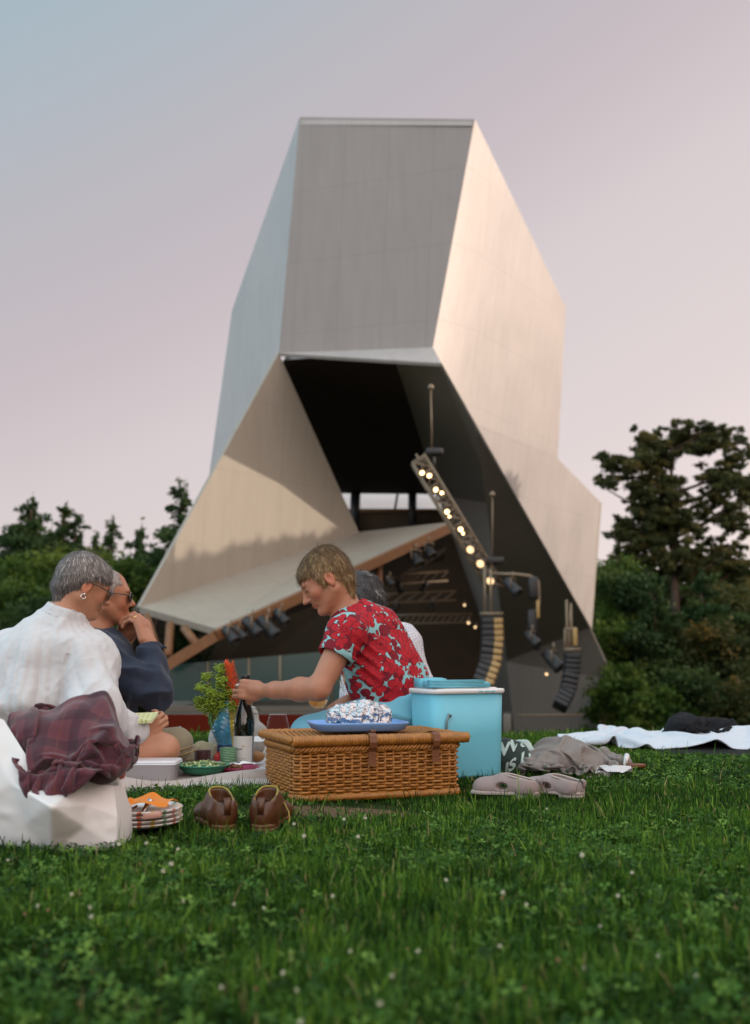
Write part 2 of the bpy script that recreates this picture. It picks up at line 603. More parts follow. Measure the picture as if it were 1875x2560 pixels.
def build_ground():
    ys = np.concatenate([np.arange(-3, 9, .06), np.geomspace(9.1, 60, 50), np.geomspace(64, 1500, 20)])
    ys = np.concatenate([[-1500, -400, -100, -30, -10, -6, -4], ys])
    xs = np.arange(-5, 5.001, .06)
    ex = np.geomspace(5.3, 1500, 30)
    xs = np.concatenate([-ex[::-1], xs, ex])
    X, Y = np.meshgrid(xs, ys, indexing='ij')
    Z = gz(X, Y)
    V = np.stack([X.ravel(), Y.ravel(), Z.ravel()], 1)
    n, m = X.shape
    i = np.arange(n - 1)[:, None] * m + np.arange(m - 1)[None]
    i = i.ravel()
    F = np.stack([i, i + m, i + m + 1, i + 1], 1)
    M = Mat('soil and thatch', rough=.95, spec=.1)
    co = M.co()
    a = M.noise(co, 14, 5)
    c = M.ramp(a, [(.3, (.012, .022, .006)), (.55, (.022, .040, .010)), (.75, (.045, .040, .018))])
    x, y, z = M.xyz(co)
    dx = (x + .10) * 1.0; dy = (y - 3.03) * 1.9
    d = (dx * dx + dy * dy).pow(.5) + M.noise(co, 9, 3) * .16
    bare = (.33 - d) * 14
    bare = bare.max(0.).min(1.)
    dirt = M.ramp(M.noise(co, 90, 4, .7), [(.35, (.09, .055, .032)), (.6, (.19, .125, .075)), (.75, (.32, .24, .16))])
    M.set('Base Color', M.mix(bare, c, dirt))
    M.bump(M.noise(co, 140, 4, .7), .8, .012)
    g = obj('lawn_ground', V, F, M.mat)
    tag(g, kind='structure')
    return g


build_ground()

# ------------------------------------------------------------------ open-air stage
def ray(px, py):
    a, b = (px - 937.5) / FPX, (1280 - py) / FPX
    return Vector((a, CP - b * SP_, SP_ + b * CP))


def onplane(px, py, p0, p1, p2):
    n = (p1 - p0).cross(p2 - p0)
    d = ray(px, py); o = Vector((0, 0, EYE))
    return o + d * (n.dot(p0 - o) / n.dot(d))


def slab(name, pts, th, mat, parent, toward=None, smooth=False):
    """flat panel of real thickness; th metres away from the viewer side"""
    pts = [Vector(p) for p in pts]
    n = Vector((0, 0, 0))
    for i in range(len(pts)):
        a, b = pts[i], pts[(i + 1) % len(pts)]
        n += a.cross(b)
    n.normalize()
    tw = toward if toward is not None else pts[0] - Vector((0, 0, EYE))
    if n.dot(tw) < 0: n = -n
    k = len(pts)
    V = pts + [p + n * th for p in pts]
    F = [tuple(range(k)), tuple(range(2 * k - 1, k - 1, -1))] + [(i, i + k, (i + 1) % k + k, (i + 1) % k) for i in range(k)]
    return obj(name, V, F, mat, parent, smooth)


def shell_mat(name, col, rough=.45, metal=.35, sc=.6):
    M = Mat(name, col, rough, metal)
    co = M.co()
    n1 = M.noise(M.co(scale=(1, 1, .12)), 5.5 * sc, 5, .65)      # rain streaks running down the panels
    n2 = M.noise(co, .45, 3)
    v = (n1 - .5) * .95 + (n2 - .5) * .8
    c1 = tuple(q * .84 for q in col); c2 = tuple(min(1, q * 1.14) for q in col)
    M.set('Roughness', n2 * .25 + (rough - .1))
    x, y, z = M.xyz(co)
    j1 = (((x * .9 + y * .5) / 1.15).mod(1.0) - .5).f('ABSOLUTE'); j2 = ((z / 2.6).mod(1.0) - .5).f('ABSOLUTE')
    seam = (j1 > .488).max(j2 > .494)
    M.set('Base Color', M.mix(seam * .22, M.mix((v + .5).max(0.).min(1.), c1, c2), tuple(q * .45 for q in col)))
    M.bump(M.noise(co, 3, 4) * .5 - seam * .6, .12, .02)
    return M.mat


m_shell = shell_mat('weathered aluminium cladding', (.385, .36, .35), .46, .2)
m_front = shell_mat('grey front cladding', (.275, .252, .240), .6, .05)
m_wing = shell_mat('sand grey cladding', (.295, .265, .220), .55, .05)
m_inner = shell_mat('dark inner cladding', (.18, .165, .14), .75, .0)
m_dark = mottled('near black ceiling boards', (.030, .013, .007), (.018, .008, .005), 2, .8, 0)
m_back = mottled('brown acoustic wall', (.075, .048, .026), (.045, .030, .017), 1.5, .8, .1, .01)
m_beam = mottled('rust brown steel', (.20, .088, .028), (.12, .05, .018), 4, .6, .1, .01)
m_red = mottled('oxblood stage front', (.10, .012, .005), (.07, .009, .004), 1.2, .8, 0, spec=.05)
m_floor = mottled('stage deck', (.10, .085, .065), (.07, .06, .045), 1, .6, 0)
m_pale = mottled('pale ramp concrete', (.27, .25, .215), (.20, .185, .16), 1.5, .7, 0)
m_black = mottled('black speaker housing', (.012, .012, .013), (.02, .02, .022), 20, .55, 0)
m_steel = mottled('dull truss aluminium', (.24, .18, .115), (.16, .12, .08), 10, .5, 0, metal=.2)
m_gold = mottled('painted sun gold', (.40, .25, .09), (.32, .20, .07), 10, .5, 0)  # low sunlight put into the colour of dark speaker sides and lenses

B = at(1187, 298, 34.2)
C = at(697, 883, 37.0); D = at(1082, 868, 35.2)
A = onplane(749, 293, B, C, D)
M_ = at(1414, 768, 42.5)
E = at(1103, 908, 34.0)
U = at(1190, 1061, 37.35)
N = onplane(1394, 1146, B, U, M_)
P = at(1479, 1572, 49.8)
O = onplane(1500, 1254, U, N, P)
F_ = at(580, 776, 42.0)
G = onplane(523, 1186, A, C, F_)
H = at(349, 1517, 33.0)
I = at(897, 1330, 41.0)
LL = at(539, 1571, 31.0)
K = at(1124, 1305, 38.0)
S = at(991, 906, 38.0)
T = at(1094, 1236, 54.0)
Tb = at(1196, 1560, 57.0); Tc = at(1300, 1892, 57.0)
Q = at(1534, 1699, 50.2)
QL = at(1266, 1655, 53.6); LB = at(1300, 1940, 53.0); R = onplane(1458, 1940, Q, QL, LB)

stage = empty('concert_stage', (1.5, 38, -3.6), 'tall angular open-air concert stage shell of grey cladding rising behind the lawn', 'stage')
print('PTS', [tuple(round(q, 1) for q in p) for p in (A, B, C, D, E, U, N, M_, P, O, F_, G, H, I, K, LL, S, T, Q, R)])
slab('front_panel', [A, B, D, C], .12, m_front, stage)
slab('cornice', [A.lerp(C, .012) + Vector((.06, -.03, 0)), B.lerp(D, .012) + Vector((-.06, -.03, 0)), B.lerp(D, .030) + Vector((-.06, -.03, 0)), A.lerp(C, .034) + Vector((.06, -.03, 0))], .04, m_shell, stage)
rp_ = slab('right_panel', [B, M_, N, U], .12, m_shell, stage); slab('right_panel_edge', [B, U, E, D], .12, m_shell, rp_)
# one gently dished skin lies over the two frames: its facets roll into each other
_g = Vector((.004, -.004, 0)); skin_ = []
obj('right_skin', [p + _g for p in (B, M_, N, U, E, D)], [(0, 3, 2, 1), (0, 5, 4, 3)], m_shell, rp_, smooth=True)
slab('left_panel', [A, C, G, F_], .12, m_shell, stage)
slab('lower_right_panel', [U, N, O], .12, m_shell, stage)
slab('lower_right_panel', [U, O, P], .12, m_shell, stage)
O3 = at(1504, 1256, O.y + 1.2)
slab('rear_fin', [O3, at(1480, 1574, P.y + 3.2), at(1470, 1585, P.y + .6), O + Vector((-.1, 0, -.05))], .25, m_wing, stage)
slab('lintel', [C, D, E], .12, m_shell, stage)
slab('wing_panel', [C, H, I], .15, m_wing, stage)
# canopy: a folded roof that rests on the wing
c1 = H.lerp(LL, .5); 
slab('canopy', [H, I, LL], .22, m_wing, stage, Vector((0, .3, -1)))
slab('canopy', [I, K, LL], .22, m_wing, stage, Vector((0, .3, -1)))
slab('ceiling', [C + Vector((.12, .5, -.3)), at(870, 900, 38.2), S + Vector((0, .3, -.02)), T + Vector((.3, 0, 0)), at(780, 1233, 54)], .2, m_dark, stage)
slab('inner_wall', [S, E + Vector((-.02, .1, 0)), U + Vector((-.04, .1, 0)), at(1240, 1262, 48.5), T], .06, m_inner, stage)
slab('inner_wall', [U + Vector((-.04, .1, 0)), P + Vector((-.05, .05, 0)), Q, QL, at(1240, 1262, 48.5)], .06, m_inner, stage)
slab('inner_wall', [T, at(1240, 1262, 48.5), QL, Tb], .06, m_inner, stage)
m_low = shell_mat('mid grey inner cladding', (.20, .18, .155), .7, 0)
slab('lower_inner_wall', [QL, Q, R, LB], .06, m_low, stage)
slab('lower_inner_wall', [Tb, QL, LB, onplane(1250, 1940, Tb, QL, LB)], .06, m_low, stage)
# tower rear and roof close the volume
rl = A + Vector((1.2, 7.5, -3.0)); rr = B + Vector((-.2, 7.5, -3.0))
slab('roof', [A + Vector((0, .3, -.05)), B + Vector((0, .3, -.05)), rr, rl], .12, m_shell, stage, Vector((0, 0, -1)))
slab('rear_panel', [rl, rr, at(1390, 1090, 46.0), at(590, 1090, 46.0)], .12, m_shell, stage, Vector((0, 1, 0)))
# back wall below the clerestory and the clerestory posts
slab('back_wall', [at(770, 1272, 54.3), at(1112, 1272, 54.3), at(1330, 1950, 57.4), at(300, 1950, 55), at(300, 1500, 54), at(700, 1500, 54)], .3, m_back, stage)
mw = Mat('tinted window glass', (.80, .86, .85), .05, 0, Alpha=.28).mat
win = slab('window', [at(800, 1233, 54.6), at(1108, 1233, 54.6), at(1108, 1273, 54.6), at(800, 1273, 54.6)], .04, mw, stage)
for (xa, xb, w_) in ((889, 886, .26), (1031, 1031, .22), (995, 987, .06)):
    b_ = MB(); p0 = at(xa, 1228, 53.9); p1 = at(xb, 1335 if w_ > .1 else 1275, 53.9)
    b_.tube([p1, p0], w_, 8); b_.build('post', m_black, stage)
b_ = MB(); b_.tube([at(850, 1278, 53.8), at(1112, 1277, 53.8)], .09, 6); b_.build('sill_rail', m_beam, stage)
# side wall of the stage house on the left
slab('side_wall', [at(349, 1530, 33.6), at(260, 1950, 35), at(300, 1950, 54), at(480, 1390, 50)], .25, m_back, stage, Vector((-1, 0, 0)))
# deck, red plinth, ramps
zd = at(900, 1800, 30).z
deckY = 30.0
b_ = MB(); b_.box((at(780, 1700, 30).x, 42, -1.12), (8.9, 26, .2)); b_.build('deck', m_floor, stage)
b_ = MB(); b_.box((at(780, 1700, 30).x, 29.2, -2.4), (9.0, .8, 2.75)); b_.build('plinth', m_red, stage, smooth=False)
slab('ramp', [at(372, 1700, 33.), at(480, 1668, 36.), at(560, 1752, 33), at(400, 1800, 31)], .15, m_pale, stage)
slab('ramp', [at(700, 1735, 33.), at(860, 1640, 37.), at(1060, 1700, 36), at(900, 1760, 33)], .15, m_pale, stage)
slab('ramp', [at(390, 1780, 31.), at(700, 1705, 34.), at(900, 1730, 34), at(1000, 1800, 31)], .12, m_floor, stage)
b_ = MB(); b_.box((at(780, 1700, 30).x, 29.9, -.93), (9.0, .5, .14)); b_.build('step', m_floor, stage, smooth=False)
# rust-brown edge beam of the canopy and its frame on the left
b_ = MB()
lo = at(405, 1652, 30.6)
for a_, c_, w_ in ((LL, K, .15), (LL, lo, .15)):
    d_ = (c_ - a_).normalized(); s_, u_ = frame_of(d_)
    R_ = Matrix((s_, d_, u_)).transposed()
    b_.box((a_ + c_) / 2 + Vector((0, -.05, -.22)), (w_ * 1.6, (c_ - a_).length, .30), R_)
b_.build('edge_beam', m_beam, stage, smooth=False)
for a_, c_ in ((at(426, 1560, 32), at(420, 1640, 31)), (at(460, 1570, 31.6), at(492, 1612, 31)), (at(366, 1540, 32.5), at(398, 1640, 31.4)),
               (at(948, 1395, 36), at(948, 1520, 36)), (at(925, 1400, 37), at(925, 1560, 37)), (at(400, 1770, 31), at(392, 1960, 31))):
    b_ = MB(); b_.tube([a_, c_], .13, 6); b_.build('strut', m_beam, stage)
# ceiling coffers seen under the canopy
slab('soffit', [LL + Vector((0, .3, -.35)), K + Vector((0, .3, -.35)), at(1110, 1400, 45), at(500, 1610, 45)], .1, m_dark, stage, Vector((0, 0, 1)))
# glass balustrade at the deck edge
bal = empty('glass_balustrade', tuple(at(600, 1745, 31.5)), 'long teal glass balustrade along the edge of the stage deck', 'balustrade')
mg = Mat('teal glass', (.035, .070, .065), .15, 0, spec=.4, Alpha=.8).mat
bx = [405, 520, 622, 700, 830, 960]
for a_, c_ in zip(bx[:-1], bx[1:]):
    slab('glass_pane', [at(a_ + 2, 1664 - (a_ - 400) * .085, 31.6), at(c_ - 2, 1664 - (c_ - 400) * .085, 31.6), at(c_ - 2, 1752, 31.6), at(a_ + 2, 1752, 31.6)], .03, mg, bal)
for a_ in bx:
    b_ = MB(); b_.tube([at(a_, 1664 - (a_ - 400) * .085, 31.6), at(a_, 1756, 31.6)], .03, 6); b_.build('post', m_steel, bal)

# lattice truss with its lamps
def truss(name, path, w, label, lamp_sag=0):
    t = empty(name, tuple(path[-1]), label, 'truss')
    b_ = MB(); d_ = (path[-1] - path[0]); L_ = d_.length; d_.normalize(); s_, u_ = frame_of(d_)
    cor = [(s_ * a + u_ * b) * w for a, b in ((-1, -1), (1, -1), (1, 1), (-1, 1))]
    for c in cor: b_.tube([path[0] + c, path[-1] + c], .042, 6)
    b_.build('chord', m_steel, t)
    b_ = MB(); n = int(L_ / (w * 2.1))
    for i in range(n):
        for q in range(4):
            a0 = path[0] + d_ * (L_ * i / n); a1 = path[0] + d_ * (L_ * (i + 1) / n)
            b_.tube([a0 + cor[q], a1 + cor[(q + 1) % 4]], .035, 5)
            b_.tube([a0 + cor[q], a0 + cor[(q + 1) % 4]], .035, 5)
    b_.build('lattice', m_steel, t)
    return t


T0, T1 = at(1046, 1150, 33.5), at(1244, 1478, 33.5)
tr = truss('lighting_truss', [T0, T1], .23, 'slanting lattice truss carrying stage lamps in front of the dark inner wall')
for a_ in ((1040, 1135), (1062, 1133)):
    b_ = MB(); b_.tube([at(*a_, 33.5), T0.lerp(T1, .06)], .035, 5); b_.build('brace', m_steel, tr)

def em(name, col, st):
    m = Mat(name, (0, 0, 0), .5); m.set('Emission Color', col); m.set('Emission Strength', st)
    return m.mat


m_lamp = em('lit lamp lens', (1.0, .66, .32), 7.0)
m_lamp2 = em('dim lamp lens', (1.0, .66, .34), 2.0)


def lamp_proto(lit, dirn, sz=1.0):
    r = empty('stage_spotlight', (0, 0, 0))
    d_ = Vector(dirn).normalized()
    b_ = MB(); b_.lathe([(.0, -.30 * sz), (.10 * sz, -.30 * sz), (.13 * sz, -.1 * sz), (.135 * sz, .1 * sz), (.15 * sz, .12 * sz), (.15 * sz, .2 * sz), (.125 * sz, .2 * sz), (.12 * sz, .12 * sz)], (0, 0, 0), 14, d_)
    b_.build('housing', m_black, r)
    b_ = MB(); b_.lathe([(.0, .14 * sz), (.12 * sz, .13 * sz), (.12 * sz, .11 * sz)], (0, 0, 0), 14, d_); b_.build('lens', lit, r)
    s_, u_ = frame_of(d_)
    b_ = MB(); b_.tube([s_ * .16 * sz, s_ * .17 * sz + Vector((0, 0, .25 * sz)), s_ * -.17 * sz + Vector((0, 0, .25 * sz)), s_ * -.16 * sz], .018 * sz, 5)
    b_.tube([(0, 0, .25 * sz), (0, 0, .42 * sz)], .025 * sz, 5); b_.build('yoke', m_steel, r)
    return r


lp = lamp_proto(m_lamp, (-.15, -1, -.05)); lp2 = lamp_proto(m_lamp2, (-.3, -1, -.3)); first = True
spots = [(1056, 1183, 1, 'first'), (1074, 1190, 1, 'second'), (1090, 1225, 1, 'third'), (1105, 1233, .8, 'fourth'), (1118, 1280, 1, 'fifth'),
         (1124, 1292, .6, 'sixth'), (1152, 1324, 1, 'seventh'), (1158, 1334, .6, 'eighth')]
for i, (x_, y_, s_, w_) in enumerate(spots):
    o = lp if i == 0 else copy_tree(lp)
    o.location = at(x_, y_, 33.0); o.scale = (s_ * .55,) * 3
    tag(o, 'brightly lit spotlight on the slanting truss, %s from its top end' % w_, 'spotlight', 'lit spotlights on the slanting truss')
for i, (x_, y_, w_) in enumerate([(1178, 1372, 'upper'), (1203, 1407, 'middle'), (1228, 1450, 'lowest')]):
    o = lp2 if i == 0 else copy_tree(lp2)
    o.location = at(x_, y_, 33.0)
    tag(o, 'dimmer spotlight low on the slanting truss, %s of the dim three' % w_, 'spotlight', 'dim spotlights at the foot of the slanting truss')
for i, (x_, y_, Y_, s_, w_) in enumerate([(968, 1448, 44, .45, 'high in the stage opening beside the short-haired head'), (1162, 1512, 40, .4, 'just left of the big line array'), (1172, 1556, 39, .45, 'left of the big line array, upper of a close pair'), (1189, 1567, 39, .4, 'left of the big line array, lower of a close pair'), (1330, 1594, 33, .45, 'at the lower end of the curved pipe'), (1367, 1684, 33, .4, 'left of the slim line array')]):
    o = copy_tree(lp2); o.location = at(x_, y_, Y_); o.scale = (s_,) * 3
    tag(o, 'tiny amber stage lamp %s' % w_, 'spotlight', 'tiny amber lamps in the stage opening')
for i, (x0, y0, x1, y1, Y_) in enumerate([(800, 1470, 1120, 1452, 44), (700, 1520, 1140, 1500, 47), (960, 1560, 1180, 1556, 50)]):
    b_ = MB(); p0, p1 = at(x0, y0, Y_), at(x1, y1, Y_); b_.tube([p0, p1], .05, 6); b_.tube([p0 + Vector((0, 0, .4)), p1 + Vector((0, 0, .4))], .05, 6)
    for k in range(14): b_.tube([p0.lerp(p1, k / 14), p0.lerp(p1, (k + 1) / 14) + Vector((0, 0, .4))], .03, 5)
    b_.build('ceiling_truss', m_steel, stage)
# unlit moving heads below the canopy edge, sunlight painted into their gold lenses
mh = lamp_proto(m_gold, (.8, -.4, -.9), 1.0)
names = ['leftmost', 'second from the left', 'third from the left', 'fourth from the left', 'fifth from the left', 'sixth from the left', 'seventh from the left', 'rightmost']
for i, (x_, y_, Y_, s_) in enumerate([(578, 1590, 30.9, 1.1), (600, 1585, 31.2, 1.0), (632, 1570, 31.5, 1.3), (672, 1572, 31.8, 1.5), (705, 1545, 32.2, 1.1), (975, 1455, 35.5, .8), (1040, 1400, 36.5, 1.4), (1072, 1380, 37, 1.3)]):
    o = mh if i == 0 else copy_tree(mh)
    o.location = at(x_, y_, Y_); o.scale = (s_,) * 3; o.rotation_euler.z = .4 * math.sin(i * 7.)
    tag(o, 'unlit lamp hanging under the brown canopy edge, %s of the row' % names[i], 'spotlight', 'lamps hanging under the canopy edge')

for i, (x_, y_, Y_, s_, w_) in enumerate([(850, 1478, 44, .9, 'leftmost of the front truss'), (930, 1475, 44, .9, 'second on the front truss'), (1000, 1470, 44, 1, 'third on the front truss'), (1060, 1468, 44, .9, 'rightmost of the front truss'), (990, 1520, 47, .9, 'left one on the rear truss'), (1080, 1515, 47, 1, 'right one on the rear truss')]):
    o = copy_tree(mh); o.location = at(x_, y_, Y_); o.scale = (s_,) * 3; o.rotation_euler.z = i * .9
    tag(o, 'dark lamp hanging deep in the stage, %s' % w_, 'spotlight', 'lamps on the ceiling trusses deep in the stage')

# hoists and rods
for x0, y0, x1, y1, lab in ((1077, 968, 1080, 1128, 'black chain hoist on a long rod at the top of the slanting truss'), (1231, 1236, 1231, 1400, 'black chain hoist on a rod at the foot of the slanting truss')):
    h_ = empty('chain_hoist', tuple(at(x1, y1, 33.4)), lab, 'hoist')
    b_ = MB(); b_.tube([at(x0, y0, 33.4), at(x1, y1, 33.4)], .022, 6); b_.build('rod', m_steel, h_)
    b_ = MB(); b_.sphere(at(x0, y0, 33.4), .10, 10); b_.build('eyelet', m_steel, h_)
    b_ = MB(); b_.box(at(x1 + 6, y1 + 2, 33.4), (.55, .35, .22), bevel=.05); b_.tube([at(x1 + 5, y1, 33.4), at(x1 + 4, y1 + 48, 33.4)], .06, 6); b_.build('motor', m_black, h_)


def line_array(name, pts, w, dep, label, face):
    a_ = empty(name, tuple(at(pts[0][0], pts[0][1], pts[0][2])), label, 'loudspeaker')
    P_ = [at(*p) for p in pts]
    n = 11
    for i in range(n):
        t = (i + .5) / n * (len(P_) - 1); k = min(int(t), len(P_) - 2); u = t - k
        c = P_[k].lerp(P_[k + 1], u); d_ = (P_[k + 1] - P_[k]).normalized()
        seg = sum((P_[q + 1] - P_[q]).length for q in range(len(P_) - 1)) / n
        s_ = Vector((1, 0, 0)); s_ = (s_ - d_ * s_.dot(d_)).normalized(); y_ = d_.cross(s_)
        R_ = Matrix((s_, y_, d_)).transposed()
        b_ = MB(); b_.box(c, (w, dep, seg * .93), R_, bevel=.03); cb = b_.build('cabinet', m_black, a_)
        b_ = MB()
        sd = s_ * (w / 2 + .012)
        b_.box(c + sd, (.02, dep * .86, seg * .80), R_, bevel=.008)
        if face: b_.box(c + y_ * -(dep / 2 + .01) + s_ * w * .28, (w * .40, .02, seg * .8), R_, bevel=.008) if y_.y > 0 else b_.box(c + y_ * (dep / 2 + .01) + s_ * w * .28, (w * .40, .02, seg * .8), R_, bevel=.008)
        b_.build('grille', m_gold if face else m_black, cb)
    b_ = MB(); b_.box(P_[0] + Vector((0, 0, .12)), (w * 1.1, dep, .08)); b_.tube([P_[0] + Vector((-w * .3, 0, .1)), P_[0] + Vector((-w * .3, 0, 1.6))], .04, 6)
    b_.tube([P_[0] + Vector((0, 0, .1)), P_[0] + Vector((0, 0, 1.5))], .04, 6); b_.build('rigging_frame', m_steel, a_)
    return a_


line_array('line_array', [(1228, 1545, 32.6), (1230, 1600, 32.6), (1224, 1660, 32.5), (1205, 1712, 32.3)], .62, .6, 'curved black line array with a golden lit side hanging below the slanting truss', True)
line_array('line_array', [(1430, 1634, 31.8), (1428, 1680, 31.8), (1418, 1730, 31.7), (1398, 1768, 31.5)], .42, .55, 'slim black curved line array hanging before the right wall of the stage', False)
# lamp clusters hanging from the right wall
pr = empty('curved_pipe', tuple(at(1300, 1440, 33)), 'thin curved pipe holding lamps beside the foot of the slanting truss', 'pipe')
b_ = MB(); b_.tube([at(1225, 1434, 33), at(1290, 1436, 33), at(1325, 1440, 33), at(1345, 1452, 33), at(1348, 1500, 33), at(1335, 1570, 33), at(1340, 1620, 33)], .05, 8); b_.build('pipe', m_steel, pr)
b_ = MB(); b_.box(at(1332, 1470, 33), (.3, .3, .7), bevel=.06); b_.box(at(1330, 1560, 33), (.28, .3, .9), bevel=.06); b_.box(at(1341, 1610, 33), (.2, .25, .4), bevel=.06); b_.build('lamp_bodies', m_black, pr)
b_ = MB(); b_.box(at(1345, 1523, 32.8), (.10, .08, .55), bevel=.02); b_.build('shutter', m_gold, pr)
for i, (x_, y_, s_, w_) in enumerate([(1283, 1470, 1.2, 'below the curved pipe'), (1332, 1600, 1.1, 'at the lower end of the curved pipe'), (1385, 1655, 1.4, 'left of the slim line array')]):
    o = copy_tree(mh); o.location = at(x_, y_, 32.6); o.scale = (s_,) * 3
    tag(o, 'dark lamp with a golden rim hanging %s' % w_, 'spotlight', 'lamps hanging by the right inner wall')
fr = empty('lamp_frame', tuple(at(1425, 1560, 31.8)), 'small hanging frame with a golden shutter above the slim line array', 'frame')
b_ = MB(); b_.tube([at(1425, 1525, 31.8), at(1425, 1572, 31.8)], .03, 6); b_.tube([at(1412, 1572, 31.8), at(1442, 1572, 31.8)], .05, 6); b_.tube([at(1412, 1572, 31.8), at(1412, 1630, 31.8)], .03, 6); b_.tube([at(1422, 1572, 31.8), at(1422, 1630, 31.8)], .03, 6); b_.build('bars', m_steel, fr)
b_ = MB(); b_.box(at(1438, 1592, 31.7), (.12, .1, .52), bevel=.02); b_.build('shutter', m_gold, fr)
b_ = MB(); b_.box(at(1375, 1788, 33.2), (2.0, .08, .06)); tag(b_.build('wall_rail', m_steel, None), 'thin grey rail low on the right inner wall of the stage', 'rail')
sp = empty('floor_speaker', tuple(at(1268, 1820, 33.5)), 'small dark loudspeaker standing low beside the blue cool box edge', 'loudspeaker')
b_ = MB(); b_.box(at(1268, 1812, 33.5), (.32, .3, .8), bevel=.05); b_.build('cabinet', m_black, sp); b_ = MB(); b_.box(at(1268, 1812, 33.33), (.25, .02, .7), bevel=.01); b_.build('grille', m_inner, sp)

# ------------------------------------------------------------------ trees
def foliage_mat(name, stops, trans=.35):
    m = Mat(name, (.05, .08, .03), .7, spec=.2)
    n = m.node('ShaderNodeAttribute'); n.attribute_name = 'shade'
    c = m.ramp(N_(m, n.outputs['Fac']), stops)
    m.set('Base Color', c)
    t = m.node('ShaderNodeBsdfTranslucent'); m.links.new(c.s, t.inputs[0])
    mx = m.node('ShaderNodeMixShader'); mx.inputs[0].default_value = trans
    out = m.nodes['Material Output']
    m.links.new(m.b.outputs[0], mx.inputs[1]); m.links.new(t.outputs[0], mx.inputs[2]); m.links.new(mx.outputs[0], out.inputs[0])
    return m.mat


m_pine = foliage_mat('pine needles', [(0, (.026, .040, .014)), (.5, (.065, .078, .026)), (1, (.17, .135, .045))])
m_fir = foliage_mat('fir needles', [(0, (.014, .036, .012)), (.6, (.034, .068, .020)), (1, (.075, .105, .026))])
m_leaf = foliage_mat('broad leaves', [(0, (.022, .055, .010)), (.5, (.055, .105, .016)), (1, (.14, .17, .026))])
m_warm = foliage_mat('leaves with painted sun glow', [(0, (.016, .030, .008)), (.5, (.040, .056, .014)), (.8, (.085, .070, .018)), (1, (.16, .085, .018))])  # orange glow of the low sun is put into the leaf colours
m_bark = mottled('tree bark', (.10, .065, .045), (.05, .035, .025), 3, .9, .3, .03)


def leaf_quads(cent, size, rng, flat=.6):
    """many small leaf-sized faces; returns V, F, shade"""
    n = len(cent)
    a = rng.normal(size=(n, 3)); a /= np.linalg.norm(a, axis=1)[:, None]
    b = rng.normal(size=(n, 3)); b[:, 2] *= flat; b -= a * (a * b).sum(1)[:, None]; b /= np.linalg.norm(b, axis=1)[:, None]
    s = (size * rng.uniform(.6, 1.3, n))[:, None]
    V = np.stack([cent - a * s - b * s * .35, cent + b * s * .5, cent + a * s - b * s * .1, cent - b * s * .6], 1).reshape(-1, 3)
    F = np.arange(n * 4).reshape(n, 4)
    sh = np.repeat(rng.uniform(0, 1, n), 4)
    return V, F, sh


def add_shade(o, sh):
    a = o.data.attributes.new('shade', 'FLOAT', 'POINT')
    a.data.foreach_set('value', np.asarray(sh, np.float32))


def tree(name, base, h, blobs, mat, leaf, dens, label, cat='tree', group=None, trunk=True, limbs=True, seed=0, tr=None, needle=False):
    """blobs: (x, y, z, r, flat) relative to base, each one a clump of foliage"""
    rng = np.random.default_rng(seed + 11)
    base = Vector(base)
    t = empty(name, tuple(base), label, cat, group)
    if trunk:
        b = MB(); r0 = tr or h * .018
        top = max(q[2] for q in blobs) * .95
        lean = [Vector((math.sin(seed + z * 3) * h * .012, 0, 0)) for z in np.linspace(0, 1, 8)]
        b.tube([base + Vector((0, 0, -.5))] + [base + Vector((0, 0, top * k / 7)) + lean[k] for k in range(1, 8)], [r0 * 1.3] + [r0 * (1 - .9 * k / 7) + .03 for k in range(1, 8)], 9)
        if limbs:
            for q in blobs[::max(1, len(blobs) // 26)]:
                z0 = max(h * .15, q[2] - abs(q[0]) * .45 - q[3] * .5)
                z0 = min(z0, top * .95)
                p0 = base + Vector((0, 0, z0)); p2 = base + Vector((q[0], q[1], q[2])); p1 = p0.lerp(p2, .5) + Vector((0, 0, -.06 * (p2 - p0).length))
                b.tube([p0, p1, p2], [r0 * .35, r0 * .22, r0 * .08], 6)
        b.build('trunk', m_bark, t)
    Cs = []; Sh = []
    for q in blobs:
        r = q[3]; fl = q[4] if len(q) > 4 else .8
        n = max(12, int(dens * r * r))
        k = 5 + int(r * 2)
        sub = rng.normal(size=(k, 3)); sub /= np.linalg.norm(sub, axis=1)[:, None]; sub *= (rng.uniform(.35, .95, k) ** .6)[:, None] * r
        pick = rng.integers(0, k, n)
        p = sub[pick] + rng.normal(size=(n, 3)) * r * .27
        p[:, 2] *= fl
        Cs.append(p + np.array(base) + np.array(q[:3]))
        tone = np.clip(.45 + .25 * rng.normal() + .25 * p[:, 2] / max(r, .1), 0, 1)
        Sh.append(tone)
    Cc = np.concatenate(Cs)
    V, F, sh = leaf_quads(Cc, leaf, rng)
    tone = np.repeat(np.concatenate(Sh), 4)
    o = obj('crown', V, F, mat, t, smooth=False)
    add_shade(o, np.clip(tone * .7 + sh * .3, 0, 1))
    return t


def fir_blobs(h, w, rng, gaps=.12, top=1.0, lo=.12):
    B_ = []
    n = int(h * 1.7)
    for i in range(n):
        z = h * (lo + (1 - lo) * i / n); rr = w * max(0., 1 - i / n) ** .62 * (.82 + .36 * rng.random()) + .12
        m = max(2, int(5 * rr / w) + 1)
        for k in range(m):
            if rng.random() < gaps: continue
            a = rng.uniform(0, 6.28)
            d = rr * rng.uniform(.35, 1.05)
            B_.append((d * math.cos(a), d * math.sin(a), z - d * .18 + rng.uniform(-.3, .3), max(.34, rr * .55) * rng.uniform(.7, 1.15), .55))
        B_.append((rng.uniform(-.1, .1), 0, z, max(.26, rr * .45), .8))
    B_.append((0, 0, h - .35, .30, 2.4)); B_.append((.05, 0, h - .8, .34, 1.6))
    return B_


